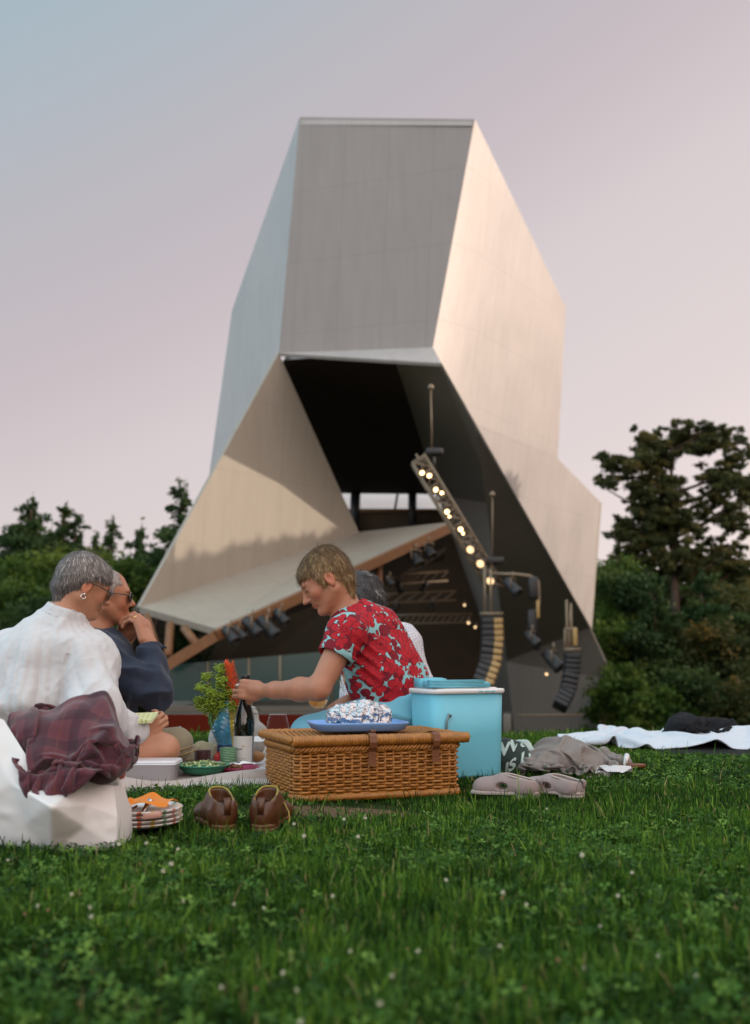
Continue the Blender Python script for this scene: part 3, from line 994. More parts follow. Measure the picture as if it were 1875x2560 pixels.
def bush_blobs(h, w, rng, n=26):
    B_ = []
    for i in range(n):
        a = rng.uniform(0, 6.28); t = rng.uniform(.08, 1); d = w * math.sqrt(max(0.05, 1 - (t * 1.02 - .35) ** 2 / .48)) * rng.uniform(.2, 1)
        B_.append((d * math.cos(a), d * math.sin(a), h * t, w * rng.uniform(.26, .42), .85))
    return B_


rng = np.random.default_rng(5)
GZ = -3.6
# right: the great open-crowned pine, crown clumps set where the photograph shows them
PY = 66.0; pb = at(1712, 1850, PY); pb.z = GZ
S_ = PY / FPX
def rel(px, py, r, fl=.65, dy=0.):
    p = at(px, py, PY); return (p.x - pb.x, dy, p.z - pb.z, r * S_, fl)
pc = [(1535, 1160, 26), (1520, 1195, 20), (1555, 1150, 18), (1524, 1215, 14), (1612, 1095, 24), (1600, 1120, 20), (1625, 1130, 26), (1580, 1170, 26), (1600, 1150, 28), (1640, 1145, 30), (1660, 1160, 26),
      (1705, 1065, 18), (1700, 1085, 24), (1730, 1080, 22), (1680, 1110, 26), (1720, 1108, 28), (1760, 1100, 28), (1790, 1090, 26), (1815, 1095, 24), (1835, 1108, 16), (1780, 1112, 22), (1740, 1125, 18),
      (1850, 1140, 16), (1866, 1135, 12), (1830, 1150, 20), (1800, 1180, 26), (1775, 1190, 22), (1835, 1190, 26), (1860, 1200, 20), (1812, 1215, 28), (1850, 1230, 26), (1785, 1225, 20), (1870, 1245, 16),
      (1590, 1210, 24), (1610, 1240, 26), (1640, 1215, 26), (1635, 1260, 26), (1600, 1285, 26), (1665, 1240, 22), (1690, 1250, 22), (1580, 1250, 16), (1570, 1300, 22), (1660, 1290, 24), (1620, 1320, 28), (1690, 1310, 22),
      (1565, 1345, 28), (1600, 1360, 30), (1640, 1355, 22), (1700, 1350, 24), (1560, 1385, 24), (1680, 1385, 30), (1720, 1395, 26), (1740, 1260, 18), (1760, 1285, 18), (1820, 1270, 28), (1850, 1290, 26), (1830, 1320, 20), (1860, 1330, 14),
      (1640, 1300, 34), (1600, 1400, 36), (1690, 1420, 36), (1760, 1420, 34), (1560, 1420, 26), (1660, 1340, 30), (1720, 1330, 24), (1550, 1320, 18), (1620, 1250, 30), (1790, 1250, 20), (1840, 1440, 34), (1700, 1290, 26), (1640, 1190, 26), (1680, 1200, 20), (1790, 1300, 18), (1775, 1350, 18), (1800, 1385, 24), (1830, 1365, 20), (1850, 1400, 22), (1870, 1410, 24), (1750, 1390, 24), (1640, 1400, 28)]
blobs = [rel(x, y, r * .98, .7, rng.uniform(-1.2, 1.2)) for x, y, r in pc]
for x, y, r in pc:                        # small tufts ring each clump so that the outline stays ragged
    for _ in range(8):
        blobs.append(rel(x + np.clip(rng.normal(), -1.25, 1.25) * r * 1.1, y + np.clip(rng.normal(), -1.2, 1.2) * r * .75, r * .5, .6, rng.uniform(-1, 1)))
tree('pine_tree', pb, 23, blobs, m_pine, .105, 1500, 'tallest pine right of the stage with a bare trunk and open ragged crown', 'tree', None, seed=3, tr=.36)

def px_tree(kind, px, top, Y, w, mat, label, seed, group=None, dens=420, leaf=.14, n=30, gaps=.12):
    b = at(px, 1900, Y); b.z = GZ
    h = at(px, top, Y).z - GZ
    r = np.random.default_rng(seed)
    if kind == 'fir': bl = fir_blobs(h, w, r, gaps)
    else: bl = bush_blobs(h * .93, w, r, n)
    nm = {'fir': 'fir_tree', 'leaf': 'broadleaf_tree', 'bush': 'bush'}[kind]
    tree(nm, b, h, bl, mat, leaf, dens, label, 'bush' if kind == 'bush' else 'tree', group, seed=seed, trunk=True)


WR = 'trees of the wood right of the stage'; WL = 'trees of the wood left of the stage'
px_tree('leaf', 1540, 1385, 62, 3.0, m_leaf, 'green rounded tree just right of the stage wall, left of the tall pine', 21, WR, n=40)
px_tree('leaf', 1590, 1440, 60, 3.0, m_fir, 'dark tree in front of the foot of the tall pine', 22, WR, n=44)
px_tree('leaf', 1790, 1420, 70, 4.0, m_warm, 'orange-tinged tree right behind the trunk of the tall pine', 23, WR, n=50)
px_tree('leaf', 1860, 1440, 62, 3.6, m_warm, 'orange-tinged tree at the right edge of the photo', 24, WR, n=44)
px_tree('leaf', 1640, 1610, 56, 2.2, m_fir, 'dark green tree below the bare pine trunk', 25, WR, n=44)
px_tree('leaf', 1560, 1560, 54, 2.2, m_leaf, 'mid green tree close beside the lower right corner of the stage', 26, WR, n=36)
px_tree('leaf', 1790, 1560, 54, 3.0, m_warm, 'lower brownish tree before the orange-tinged ones', 27, WR, n=40)
px_tree('leaf', 1475, 1420, 74, 3.6, m_leaf, 'far green tree peeping out behind the stage fin', 41, WR, n=44)
px_tree('leaf', 1660, 1425, 76, 3.4, m_fir, 'dark tree directly behind the lower crown of the tall pine', 42, WR, n=50)
px_tree('leaf', 1740, 1440, 78, 3.6, m_fir, 'dark tree behind the bare trunk of the tall pine', 43, WR, n=50)
px_tree('leaf', 1590, 1410, 78, 3.0, m_fir, 'dark tree filling the gap between stage and tall pine', 44, WR, n=50)
px_tree('bush', 1570, 1680, 48, 1.6, m_leaf, 'bright green bush beside the lower right corner of the stage', 28, 'bushes below the wood', leaf=.13)
px_tree('bush', 1512, 1640, 50, 1.0, m_leaf, 'small yellow-green bush poking out at the stage wall edge', 30, 'bushes below the wood', leaf=.12)
px_tree('bush', 1650, 1730, 46, 1.8, m_leaf, 'bright green bush in the middle of the right wood edge', 31, 'bushes below the wood', leaf=.13)
px_tree('bush', 1735, 1690, 47, 2.2, m_fir, 'wide dark bush above the black jacket', 32, 'bushes below the wood', leaf=.13)
px_tree('bush', 1850, 1700, 46, 2.4, m_warm, 'rust-tinged bush at the right edge of the photo', 33, 'bushes below the wood', leaf=.13)
px_tree('fir', 1560, 1395, 72, 3.2, m_fir, 'dark conifer between the stage fin and the tall pine', 45, WR, gaps=.12, dens=600)
px_tree('fir', 1655, 1450, 54, 2.6, m_fir, 'dark conifer in front of the tall pine, left of its trunk', 46, WR, gaps=.12, dens=600)
px_tree('fir', 1775, 1430, 58, 2.8, m_fir, 'dark conifer right of the bare trunk of the tall pine', 47, WR, gaps=.12, dens=600)
px_tree('fir', 1850, 1380, 66, 3.2, m_pine, 'olive conifer at the right photo edge behind the orange tint', 48, WR, gaps=.15, dens=600)
# left wood
px_tree('fir', 48, 1250, 72, 4.6, m_fir, 'broad fir top at the far left of the photo', 51, WL, gaps=.15, dens=600)
px_tree('fir', 137, 1255, 74, 2.6, m_fir, 'narrow fir with a pointed top, left of its smaller twin', 52, WL, gaps=.15, dens=600)
px_tree('fir', 170, 1280, 74, 2.3, m_fir, 'smaller narrow fir right beside the pointed one', 53, WL, gaps=.15, dens=600)
px_tree('fir', 436, 1208, 58, 2.3, m_fir, 'tall ragged fir standing against the edge of the stage wing', 54, WL, gaps=.2, dens=620)
px_tree('fir', 255, 1300, 66, 2.6, m_fir, 'dark ragged tree in the middle of the left wood', 55, WL, gaps=.2, dens=560)
px_tree('fir', 330, 1318, 62, 2.4, m_fir, 'dark tree left of the tall ragged fir', 56, WL, gaps=.2, dens=560)
px_tree('fir', 95, 1325, 64, 2.6, m_fir, 'dark fir between the broad fir and the pointed one', 64, WL, gaps=.2, dens=560)
px_tree('fir', 215, 1335, 63, 2.4, m_fir, 'dark fir right of the small twin fir', 65, WL, gaps=.2, dens=560)
px_tree('fir', 470, 1330, 56, 2.4, m_fir, 'dark fir half hidden by the edge of the stage wing', 66, WL, gaps=.2, dens=560)
px_tree('leaf', 60, 1385, 56, 3.6, m_leaf, 'rounded green tree above the white shirt at the far left', 57, WL, n=50)
px_tree('leaf', 175, 1368, 54, 3.2, m_leaf, 'rounded green tree behind the grey-haired head', 58, WL, n=50)
px_tree('leaf', 290, 1400, 52, 3.0, m_leaf, 'green tree behind the sunglasses of the man', 59, WL, n=46)
px_tree('leaf', 392, 1330, 53, 2.4, m_fir, 'dark tree filling the gap beside the stage wing', 60, WL, n=40)
px_tree('leaf', 10, 1480, 48, 3.2, m_leaf, 'low dark green tree at the left photo edge', 61, WL, n=46)
px_tree('leaf', 130, 1500, 47, 3.2, m_fir, 'low dark tree behind the shoulder in white', 62, WL, n=46)
px_tree('leaf', 250, 1540, 46, 3.0, m_leaf, 'low green tree between the two seated heads and the shoulder', 63, WL, n=44)
# the wood behind them all
def far_wood():
    r = np.random.default_rng(77); cs = []
    for x0, x1, top in ((-64, -17, 6.5), (13, 64, 6.5)):
        n = 22000
        x = r.uniform(x0, x1, n); y = r.uniform(80, 96, n); z = GZ + r.uniform(0, 1, n) * (top + 2.2 * np.sin(x * .5) + 1.4 * np.sin(x * 1.3 + 1))
        cs.append(np.stack([x, y, z], 1))
    c = np.concatenate(cs)
    V, F, sh = leaf_quads(c, .55, r)
    o = obj('far_wood', V, F, m_fir, None, smooth=False)
    add_shade(o, sh * .8)
    tag(o, 'dark wood closing the view behind the single trees', 'wood', None, 'stuff')


far_wood()


# wood on the rise to the right of the lawn (outside the frame): the evening sun sinks behind it
def side_wood():
    r = np.random.default_rng(9); cs = []
    def blk(n, x0, x1, y0, y1, z0, z1, w=1.2, sl=0.):
        y = r.uniform(y0, y1, n)
        x = r.uniform(x0, x1, n)
        zt = z1 + w * np.sin(y * .45) + w * .5 * np.sin(y * 1.25) + sl * (y - y0)
        cs.append(np.stack([x, y, z0 + (zt - z0) * r.uniform(0, 1, n)], 1))
    blk(30000, 24, 30, -40, 24, -3, 11.0)
    blk(60000, 23.9, 24.9, 30, 40.5, -4, 12.6, .08, .03)
    blk(12000, 24, 27, 24, 30, -4, 12, .3)
    blk(4000, 24, 29, 41, 47, -4, 1.5, .5)
    c = np.concatenate(cs)
    V, F, sh = leaf_quads(c, .55, r)
    o = obj('side_wood', V, F, m_leaf, None, smooth=False)
    add_shade(o, sh * .8)
    tag(o, 'wood on the sunset side of the lawn', 'wood', None, 'stuff')


side_wood()

# ------------------------------------------------------------------ picnic things
def px2m(px, Y): return px * Y / FPX


def rot2(a):
    c, s = math.cos(a), math.sin(a)
    return Vector((c, s, 0)), Vector((-s, c, 0))


def rrect_path(o, e1, e2, L1, L2, r, z, step=.006, close=True):
    """rounded-rectangle loop of points; o = corner"""
    pts = []
    for cx_, cy_, a0 in ((L1 - r, r, -90), (L1 - r, L2 - r, 0), (r, L2 - r, 90), (r, r, 180)):
        for k in range(7):
            a = math.radians(a0 + 15 * k); pts.append((cx_ + r * math.cos(a), cy_ + r * math.sin(a)))
    P2 = np.array(pts + [pts[0]]); seg = np.linalg.norm(np.diff(P2, axis=0), axis=1); cum = np.concatenate([[0], np.cumsum(seg)])
    n = int(cum[-1] / step); s = np.linspace(0, cum[-1], n + 1)
    x = np.interp(s, cum, P2[:, 0]); y = np.interp(s, cum, P2[:, 1])
    d = np.stack([np.gradient(x), np.gradient(y)], 1); d /= np.linalg.norm(d, axis=1)[:, None]
    nn = np.stack([d[:, 1], -d[:, 0]], 1)
    return [o + e1 * a + e2 * b + Vector((0, 0, z)) for a, b in zip(x, y)], [e1 * a + e2 * b for a, b in nn], s


def helix(path, R, pitch, r, strands=2, n=6, step_s=None):
    """twisted cord along a path"""
    b = MB(); s = 0; S_ = [0]
    for i in range(1, len(path)): s += (path[i] - path[i - 1]).length; S_.append(s)
    for q in range(strands):
        pp = []
        for i, p in enumerate(path):
            d = path[min(i + 1, len(path) - 1)] - path[max(0, i - 1)]
            a, c = frame_of(d); t = 2 * math.pi * (S_[i] / pitch + q / strands)
            pp.append(p + (a * math.cos(t) + c * math.sin(t)) * R)
        b.tube(pp, r, n)
    return b


m_wick = Mat('honey wicker', (.30, .15, .045), .42, spec=.5)
_co = m_wick.co(); _n = m_wick.noise(_co, 45, 4, .6); _n2 = m_wick.noise(m_wick.co(scale=(1, 1, 5)), 90, 2)
m_wick.set('Base Color', m_wick.mix(_n, m_wick.mix(_n2, (.065, .019, .004), (.24, .078, .012)), (.48, .20, .034)))
m_wick.bump(m_wick.noise(_co, 500, 2), .2, .001); m_wick = m_wick.mat
m_leather = mottled('tan strap leather', (.17, .055, .018), (.11, .035, .012), 40, .5, .3, .001)
m_shade = mottled('dark basket inside', (.05, .026, .010), (.03, .016, .007), 30, .9, 0)  # shade between the strands, put into a dark brown backing

# --- wicker basket
bo = Vector((-.236, 3.20, 0)); e1, e2 = rot2(math.radians(20)); BL, BD = .532, .36
bz = float(gz(bo.x + .25, bo.y + .2)) + .008
bk = empty('wicker_basket', tuple(bo + e1 * BL / 2 + e2 * BD / 2 + Vector((0, 0, bz))), 'large honey-brown woven wicker basket with a closed lid and two leather straps', 'basket')
b_ = MB(); R3 = Matrix((e1, e2, Vector((0, 0, 1)))).transposed()
b_.box(bo + e1 * BL / 2 + e2 * BD / 2 + Vector((0, 0, bz + .075)), (BL - .016, BD - .016, .14), R3, bevel=.03); b_.build('lining', m_shade, bk)
rows = 15; sp_ = .0265
b_ = MB()
for r_ in range(rows):
    z = bz + .020 + r_ * .0088
    pth, nor, s = rrect_path(bo, e1, e2, BL, BD, .035, z, .0066)
    tot = s[-1]; ns = round(tot / sp_); ph = math.pi * (r_ % 2)
    pp = [p + n * (.0048 * math.sin(math.pi * ns * q / tot + ph) + .0006 * math.sin(q * 41 + r_)) + Vector((0, 0, .0009 * math.sin(q * 23 + r_ * 2.1))) for p, n, q in zip(pth, nor, s)]
    b_.tube(pp, .0042, 6, cap=False)
b_.build('woven_sides', m_wick, bk)
pth, nor, s = rrect_path(bo, e1, e2, BL, BD, .035, 0, .001)
b_ = MB(); tot = s[-1]; ns = round(tot / sp_)
for k in range(ns):
    i = int((k) / ns * (len(pth) - 1))
    p = pth[i] + nor[i] * -.0005
    b_.tube([p + Vector((0, 0, bz + .004)), p + Vector((0, 0, bz + .156))], .0042, 6)
b_.build('stakes', m_wick, bk)
pth, nor, s = rrect_path(bo, e1, e2, BL, BD, .035, bz + .153, .005)
b_ = helix([p + n * .003 for p, n in zip(pth, nor)], .0062, .038, .0052, 3)
b_.build('top_braid', m_wick, bk)
pth, nor, s = rrect_path(bo, e1, e2, BL, BD, .035, bz + .012, .0032)
b_ = helix([p + n * .002 for p, n in zip(pth, nor)], .0075, .019, .0052, 3)
b_.build('base_braid', m_wick, bk)
# lid: wrapped front roll, braided short ends, woven top
lid = MB().box((0, 0, 0), (.001, .001, .001))
lo_ = bo + e1 * -.012 + e2 * -.012; lz = bz + .178
def lp_(a, b, z=0.): return lo_ + e1 * a + e2 * b + Vector((0, 0, lz + z))
LL1, LL2 = BL + .036, BD + .03
lidp = MB(); lidp.box(lp_(LL1 / 2, LL2 / 2, -.004), (LL1 - .02, LL2 - .02, .010), R3)
lid_o = lidp.build('lid', m_shade, bk)
b_ = MB()
for k in range(int((LL1 - .03) / .0085)):
    a = .016 + k * .0085
    b_.tube([lp_(a, .01 + j * (LL2 - .02) / 24, .004 + .0028 * math.sin(j * 1.05 + (k % 2) * math.pi)) for j in range(25)], .0040, 5)
b_.build('woven_top', m_wick, lid_o)
b_ = MB()
def wrapped(p0, p1, r, pitch=.0088):
    n = int((p1 - p0).length / .0014); pp = [p0.lerp(p1, i / n) for i in range(n + 1)]
    rr = [r + .0022 * abs(math.sin(math.pi * (i / n) * (p1 - p0).length / pitch)) + .0004 * math.sin(i * .37) for i in range(n + 1)]
    b_.tube(pp, rr, 14)
wrapped(lp_(.0, .002), lp_(LL1, .002), .0148)
wrapped(lp_(.01, LL2), lp_(LL1, LL2), .0120)
b_.build('wrapped_edge', m_wick, lid_o)
for aa in (.004, LL1 - .004):
    helix([lp_(aa, j * LL2 / 60) for j in range(61)], .0085, .042, .0062, 3).build('braided_edge', m_wick, lid_o)
# leather straps
for t_, lg in ((.245, .066), (.452, .060)):
    b_ = MB(); w = .0115
    cs = [(.045, .014), (.012, .021), (-.008, .021), (-.021, .012), (-.0255, -.006), (-.022, -.022), (-.013, -.034), (-.013, -.034 - lg * .45), (-.0135, -.034 - lg * .62)]
    ring = []
    for y_, z_ in cs:
        c = lp_(t_, y_, z_)
        ring.append([c - e1 * w, c + e1 * w, c + e1 * w + Vector((0, 0, .0)) + e2 * -.0025, c - e1 * w + e2 * -.0025])
    b_.rings(ring); b_.build('strap', m_leather, bk, smooth=False)
b_ = MB(); b_.tube([lp_(.245, -.004, .024), lp_(.262, .0, .026), lp_(.252, .03, .026)], .003, 5); b_.build('buckle', m_leather, bk)

# --- blue tray with the foil parcel
m_tray = Mat('cornflower plastic', (.16, .32, .64), .35, Alpha=1.0); m_tray.bump(m_tray.noise(m_tray.co(), 30, 2), .05, .002); m_tray = m_tray.mat
tc_ = lp_(.268, .19, .021); tr_ = empty('plastic_tray', tuple(tc_), 'cornflower blue shallow plastic tray lying on the basket lid', 'tray')
ea, eb = rot2(math.radians(14))
b_ = MB(); RG = []
for L1_, z_ in ((.0, .002), (.86, .002), (.93, .004), (1.0, .020), (1.03, .024), (1.05, .022), (1.03, .018), (.95, .000), (.9, -.002), (.0, -.002)):
    rr = []
    for k in range(40):
        a = 2 * math.pi * k / 40; c, s = math.cos(a), math.sin(a); q = (abs(c) ** 5 + abs(s) ** 5) ** (-1 / 5)
        rr.append(tc_ + ea * (.148 * c * q * L1_) + eb * (.112 * s * q * L1_) + Vector((0, 0, z_ + .012 * 0)))
    RG.append(rr)
b_.rings(RG, cap=True); b_.build('tray', m_tray, tr_)

m_foil = Mat('crumpled kitchen foil', (.50, .50, .52), .26, 1.0)
_co = m_foil.co(); m_foil.bump(m_foil.noise(_co, 120, 4, .7), .55, .004); m_foil = m_foil.mat
def foil():
    c = tc_ + Vector((.004, 0, .036))
    s = SDF(.02)
    s.add(ell(c, (.095, .060, .036), (ea, eb, (0, 0, 1)))); s.add(ell(c + ea * .02 + Vector((0, 0, .012)), (.06, .04, .032), (ea, eb, (0, 0, 1))))
    s.add(ell(c - ea * .055 + Vector((0, 0, .0)), (.038, .04, .028), (ea, eb, (0, 0, 1)))); s.add(ell(c + ea * .062 + Vector((0, 0, -.004)), (.036, .04, .027), (ea, eb, (0, 0, 1))))
    V, F = s.mesh(.0035)
    N = vnormals(V, F)
    r = 1 - np.abs(noise(V, 34, 3)) * 2; r2 = 1 - np.abs(noise(V, 80, 5)) * 2; r3 = 1 - np.abs(noise(V, 170, 8)) * 2
    V = V + N * (.0085 * r + .0046 * r2 + .0018 * r3)[:, None]
    V[:, 2] = np.maximum(V[:, 2], tc_.z + .003)
    o = obj('foil_wrap', V, F, m_foil, None, smooth=False)
    return tag(o, 'crumpled silver foil parcel of baked food sitting on the blue tray', 'foil parcel')
fo = foil()
m_crust = mottled('browned crust', (.20, .085, .025), (.08, .03, .01), 60, .6, .5, .002)
b_ = MB()
for a, b, z, r in ((-.082, -.02, .022, .010), (.012, -.03, .062, .012), (-.052, -.048, .018, .008)):
    b_.sphere(tc_ + ea * a + eb * b + Vector((0, 0, z)), r, 8, (1.2, .8, .7))
fo.location = (0, 0, 0)
b_.build('food_showing', m_crust, fo)

# --- light blue cool box
m_cyan = Mat('powder blue plastic', (.15, .48, .60), .48, spec=.4); _c = m_cyan.co(); _s = (m_cyan.noise(m_cyan.co(scale=(1, 1, .25)), 70, 5, .7) - .64) * 6.; m_cyan.set('Base Color', m_cyan.mix(_s.max(0.).min(.5), m_cyan.mix(m_cyan.noise(_c, 5, 3), (.16, .50, .62), (.13, .43, .55)), (.30, .50, .54))); m_cyan.bump(m_cyan.noise(_c, 220, 3), .15, .001); m_cyan = m_cyan.mat
m_white = mottled('white plastic', (.72, .72, .72), (.66, .66, .66), 20, .4, 0)
cc = Vector((.206, 3.70, 0)); c1, c2 = rot2(math.radians(25)); CL, CD = .290, .215
czb = float(gz(.25, 3.9)); R4 = Matrix((c1, c2, Vector((0, 0, 1)))).transposed()
cb = empty('cool_box', tuple(cc + c1 * CL / 2 + c2 * CD / 2 + Vector((0, 0, czb))), 'powder blue cool box with a white rim standing on the grass right of the basket', 'cool box')
ctr = cc + c1 * CL / 2 + c2 * CD / 2
def rr_ring(o, a1, a2, L1_, L2_, r, z, n=6):
    out = []
    for sx, sy, a0 in ((1, 1, 0), (-1, 1, 90), (-1, -1, 180), (1, -1, 270)):
        for k in range(n):
            a = math.radians(a0 + 90 * k / (n - 1)); out.append(o + a1 * (sx * (L1_ / 2 - r) + r * math.cos(a)) + a2 * (sy * (L2_ / 2 - r) + r * math.sin(a)) + Vector((0, 0, z)))
    return out
b_ = MB(); b_.rings([rr_ring(ctr, c1, c2, CL * f, CD * f, .045, czb + z) for z, f in ((.004, .90), (.0, .93), (.012, .95), (.15, .975), (.292, 1.0))]); b_.build('body', m_cyan, cb)
b_ = MB(); b_.rings([rr_ring(ctr, c1, c2, CL + d, CD + d, .047, czb + z) for z, d in ((.290, .002), (.291, .012), (.304, .014), (.307, .008), (.307, -.03))]); rim = b_.build('rim', m_white, cb)
b_ = MB(); b_.rings([rr_ring(ctr, c1, c2, CL - .03, CD - .03, .04, czb + z) for z, in ((.300,), (.309,), (.311,))]); b_.build('lid', m_white, cb)
b_ = MB()
fpt = ctr - c2 * (CD / 2 + .0085)
for g, n_ in ((.058, 4), (.083, 4), (.107, 4)):
    for k in range(n_):
        b_.box(fpt + c1 * (g + k * .0042 - .03) + Vector((0, 0, czb + .298)), (.003, .0015, .0045 - .001 * (k % 2)), R4)
b_.build('rim_marks', m_cyan, rim, smooth=False)
# folded-down carrying handle: broad ribbed strip along the near edge
b_ = MB()
for k in range(5):
    off = .0 + k * .0065
    b_.rings([[ctr + c1 * x + c2 * (y) + Vector((0, 0, czb + .313 + k * .0052 + dz)) for x, dz in ((-.150, 0), (-.150, .0042), (.060 - k * .002, .0042), (.066 - k * .002, .002), (.060 - k * .002, 0))] for y in (-.100 - off * .05, -.060)])
b_.rings([[ctr + c1 * x + c2 * y + Vector((0, 0, czb + .311 + z)) for x, z in [(-.146, .000), (-.146, .024), (.07, .021), (.082, .016), (.086, .009), (.080, .001)]] for y in (-.098, -.020)])
b_.build('handle', m_cyan, cb)
b_ = MB(); b_.rings([[ctr + c1 * x + c2 * y + Vector((0, 0, czb + .311 + z)) for x, z in ((-.140, .0), (-.140, .030), (-.070, .034), (-.05, .030), (-.05, .0))] for y in (-.02, .06)]); b_.build('latch', m_cyan, cb)
b_ = MB(); q0 = ctr - c2 * (CD / 2 + .004) + c1 * -.105
b_.tube([q0 + Vector((0, 0, czb + .165)), q0 + c1 * .004 + Vector((0, 0, czb + .20)), q0 + c1 * .012 + Vector((0, 0, czb + .222)), q0 + c1 * .02 + Vector((0, 0, czb + .215))], [.0045, .004, .005, .006], 8)
b_.build('hook', mottled('grey hook', (.16, .24, .27), (.14, .20, .22), 30, .5, 0), cb)

# --- text helper
def text_geo(body, size, extrude=.0, bold=0.):
    cu = bpy.data.curves.new('text', 'FONT'); cu.body = body; cu.size = size; cu.resolution_u = 3; cu.offset = bold
    o = bpy.data.objects.new('text', cu); COL.objects.link(o)
    dg = bpy.context.evaluated_depsgraph_get(); me = o.evaluated_get(dg).to_mesh()
    V = [tuple(v.co) for v in me.vertices]; F = [tuple(p.vertices) for p in me.polygons]
    o.evaluated_get(dg).to_mesh_clear(); bpy.data.objects.remove(o); bpy.data.curves.remove(cu)
    return V, F


# --- wine bottle
m_bottle = Mat('dark green bottle glass', (.004, .007, .004), .06, spec=.7, Coat_Weight=.6, Coat_Roughness=.03).mat
m_caps = mottled('black capsule', (.008, .008, .008), (.012, .012, .012), 30, .3, 0)
m_label = mottled('cream label paper', (.62, .60, .56), (.58, .56, .52), 60, .8, 0)
m_ink = Mat('grey-brown ink', (.10, .085, .07), .8).mat
m_goldink = Mat('gold ink', (.45, .27, .08), .5).mat
bp = at(608, 1911, 4.12); bp.z = .022
bt = empty('wine_bottle', tuple(bp), 'tall dark wine bottle with a cream label, its neck gripped by the woman in red', 'bottle')
lean = Vector((.012, 0, 1)).normalized()
b_ = MB(); b_.lathe([(.0, .002), (.034, .0), (.0385, .004), (.0385, .15), (.0375, .170), (.0325, .195), (.024, .225), (.0175, .252), (.0148, .275), (.0145, .33)], bp, 32, lean); b_.build('glass', m_bottle, bt)
b_ = MB(); b_.lathe([(.0152, .268), (.0155, .300), (.0155, .322), (.0165, .324), (.0165, .334), (.015, .337), (.0, .337)], bp, 24, lean); b_.build('capsule', m_caps, bt)
def onbottle(u, v, r=.0392):
    a = u / r - .12
    return bp + lean * v + Vector((math.sin(a) * r, -math.cos(a) * r, 0))
b_ = MB(); b_.rings([[onbottle(u, v) for u in np.linspace(-.047, .047, 25)] for v in (.012, .108)], cap=False, closed=False); lb = b_.build('label', m_label, bt)
V, F = text_geo('SIEMER', .0072, bold=.0002)
b_ = MB(); b_.add([onbottle(x * 1.15 - .020, .058 + y, .0396) for x, y, z in V], F)
for y0, xa, xb in ((.0240, -.024, .022), (.0175, -.004, .018)):      # two lines of print too small to read
    x = xa; k = 0
    while x < xb:
        w = .0009 + .0011 * ((k * 7) % 4) / 3
        b_.add([onbottle(x, y0, .0396), onbottle(x + w, y0, .0396), onbottle(x + w, y0 + .0016, .0396), onbottle(x, y0 + .0016, .0396)], [(0, 1, 2, 3)])
        x += w + .0006 + .0012 * (k % 5 == 4); k += 1
b_.build('print', m_ink, lb, smooth=False)
b_ = MB(); b_.add([onbottle(x + .007, y, .0396) for x, y in ((-.008, .0760), (-.0025, .0705), (.0, .0745), (.0025, .0705), (.008, .0760), (.0045, .0680), (-.0045, .0680))], [(0, 6, 1), (1, 6, 5, 3, 2), (3, 5, 4)]); b_.build('emblem', m_goldink, lb, smooth=False)

# --- bird-shaped jug with flowers
def jug():
    j = at(566, 1915, 4.3); j.z = .022
    t = empty('bird_jug', tuple(j), 'glazed blue and yellow bird-shaped jug with a green handle holding the flowers', 'jug')
    s = SDF(.02)
    s.add(cone(j + Vector((.0, 0, .03)), j + Vector((-.012, 0, .12)), .026, .045))
    s.add(cone(j + Vector((-.012, 0, .12)), j + Vector((.002, 0, .19)), .045, .034))
    s.add(cone(j + Vector((.002, 0, .19)), j + Vector((.02, 0, .235)), .034, .024), .015)
    s.add(cone(j + Vector((-.018, 0, .045)), j + Vector((-.032, 0, .005)), .020, .012), .015)
    s.add(rbox(j + Vector((0, 0, .006)), (.035, .03, .006), .005), .012)
    s.add(cone(j + Vector((.02, 0, .20)), j + Vector((.03, 0, .26)), .016, .020), .004, 's')
    V, F = s.mesh(.0035); V = relax(V, F, 2)
    L_ = V - np.array(j)
    N = vnormals(V, F)
    fe = np.sin(L_[:, 2] * 330 + 3 * np.sin(L_[:, 0] * 90)) * (np.abs(L_[:, 2] - .12) < .055)
    V = V + N * (.0012 * fe)[:, None]
    col = np.tile([.045, .22, .34], (len(V), 1))
    col[L_[:, 2] > .155] = (.06, .26, .36)
    yl = L_[:, 0] > (.020 - .10 * (L_[:, 2] - .1)); col[yl] = (.36, .28, .03)
    low = (L_[:, 2] < .06) & ~yl; col[low] = (.015, .035, .13)
    red = (L_[:, 0] < -.018) & (L_[:, 2] < .035); col[red] = (.5, .03, .02)
    col = np.clip(col * (1 + .30 * noise(V, 60, 2)[:, None]), 0, 1)
    m = Mat('majolica glaze', rough=.12, spec=.6, Coat_Weight=.5); m.set('Base Color', m.attr())
    obj('body', V, F, m.mat, t, col=col)
    b = MB(); hp = [(-.006, .208), (-.030, .214), (-.055, .200), (-.066, .175), (-.066, .150), (-.056, .125), (-.046, .11)]
    b.tube([j + Vector((x, -.01, z)) for x, z in hp], [.007, .008, .009, .009, .009, .008, .007], 10)
    b.build('handle', mottled('green glaze', (.09, .22, .05), (.05, .15, .05), 60, .15, 0), t)
    b = MB(); b.sphere(j + Vector((-.034, -.028, .012)), .012, 10, (1, 1, 1.4)); b.build('foot', mottled('red glaze', (.5, .03, .02), (.4, .02, .02), 50, .2, 0), t)
    return j


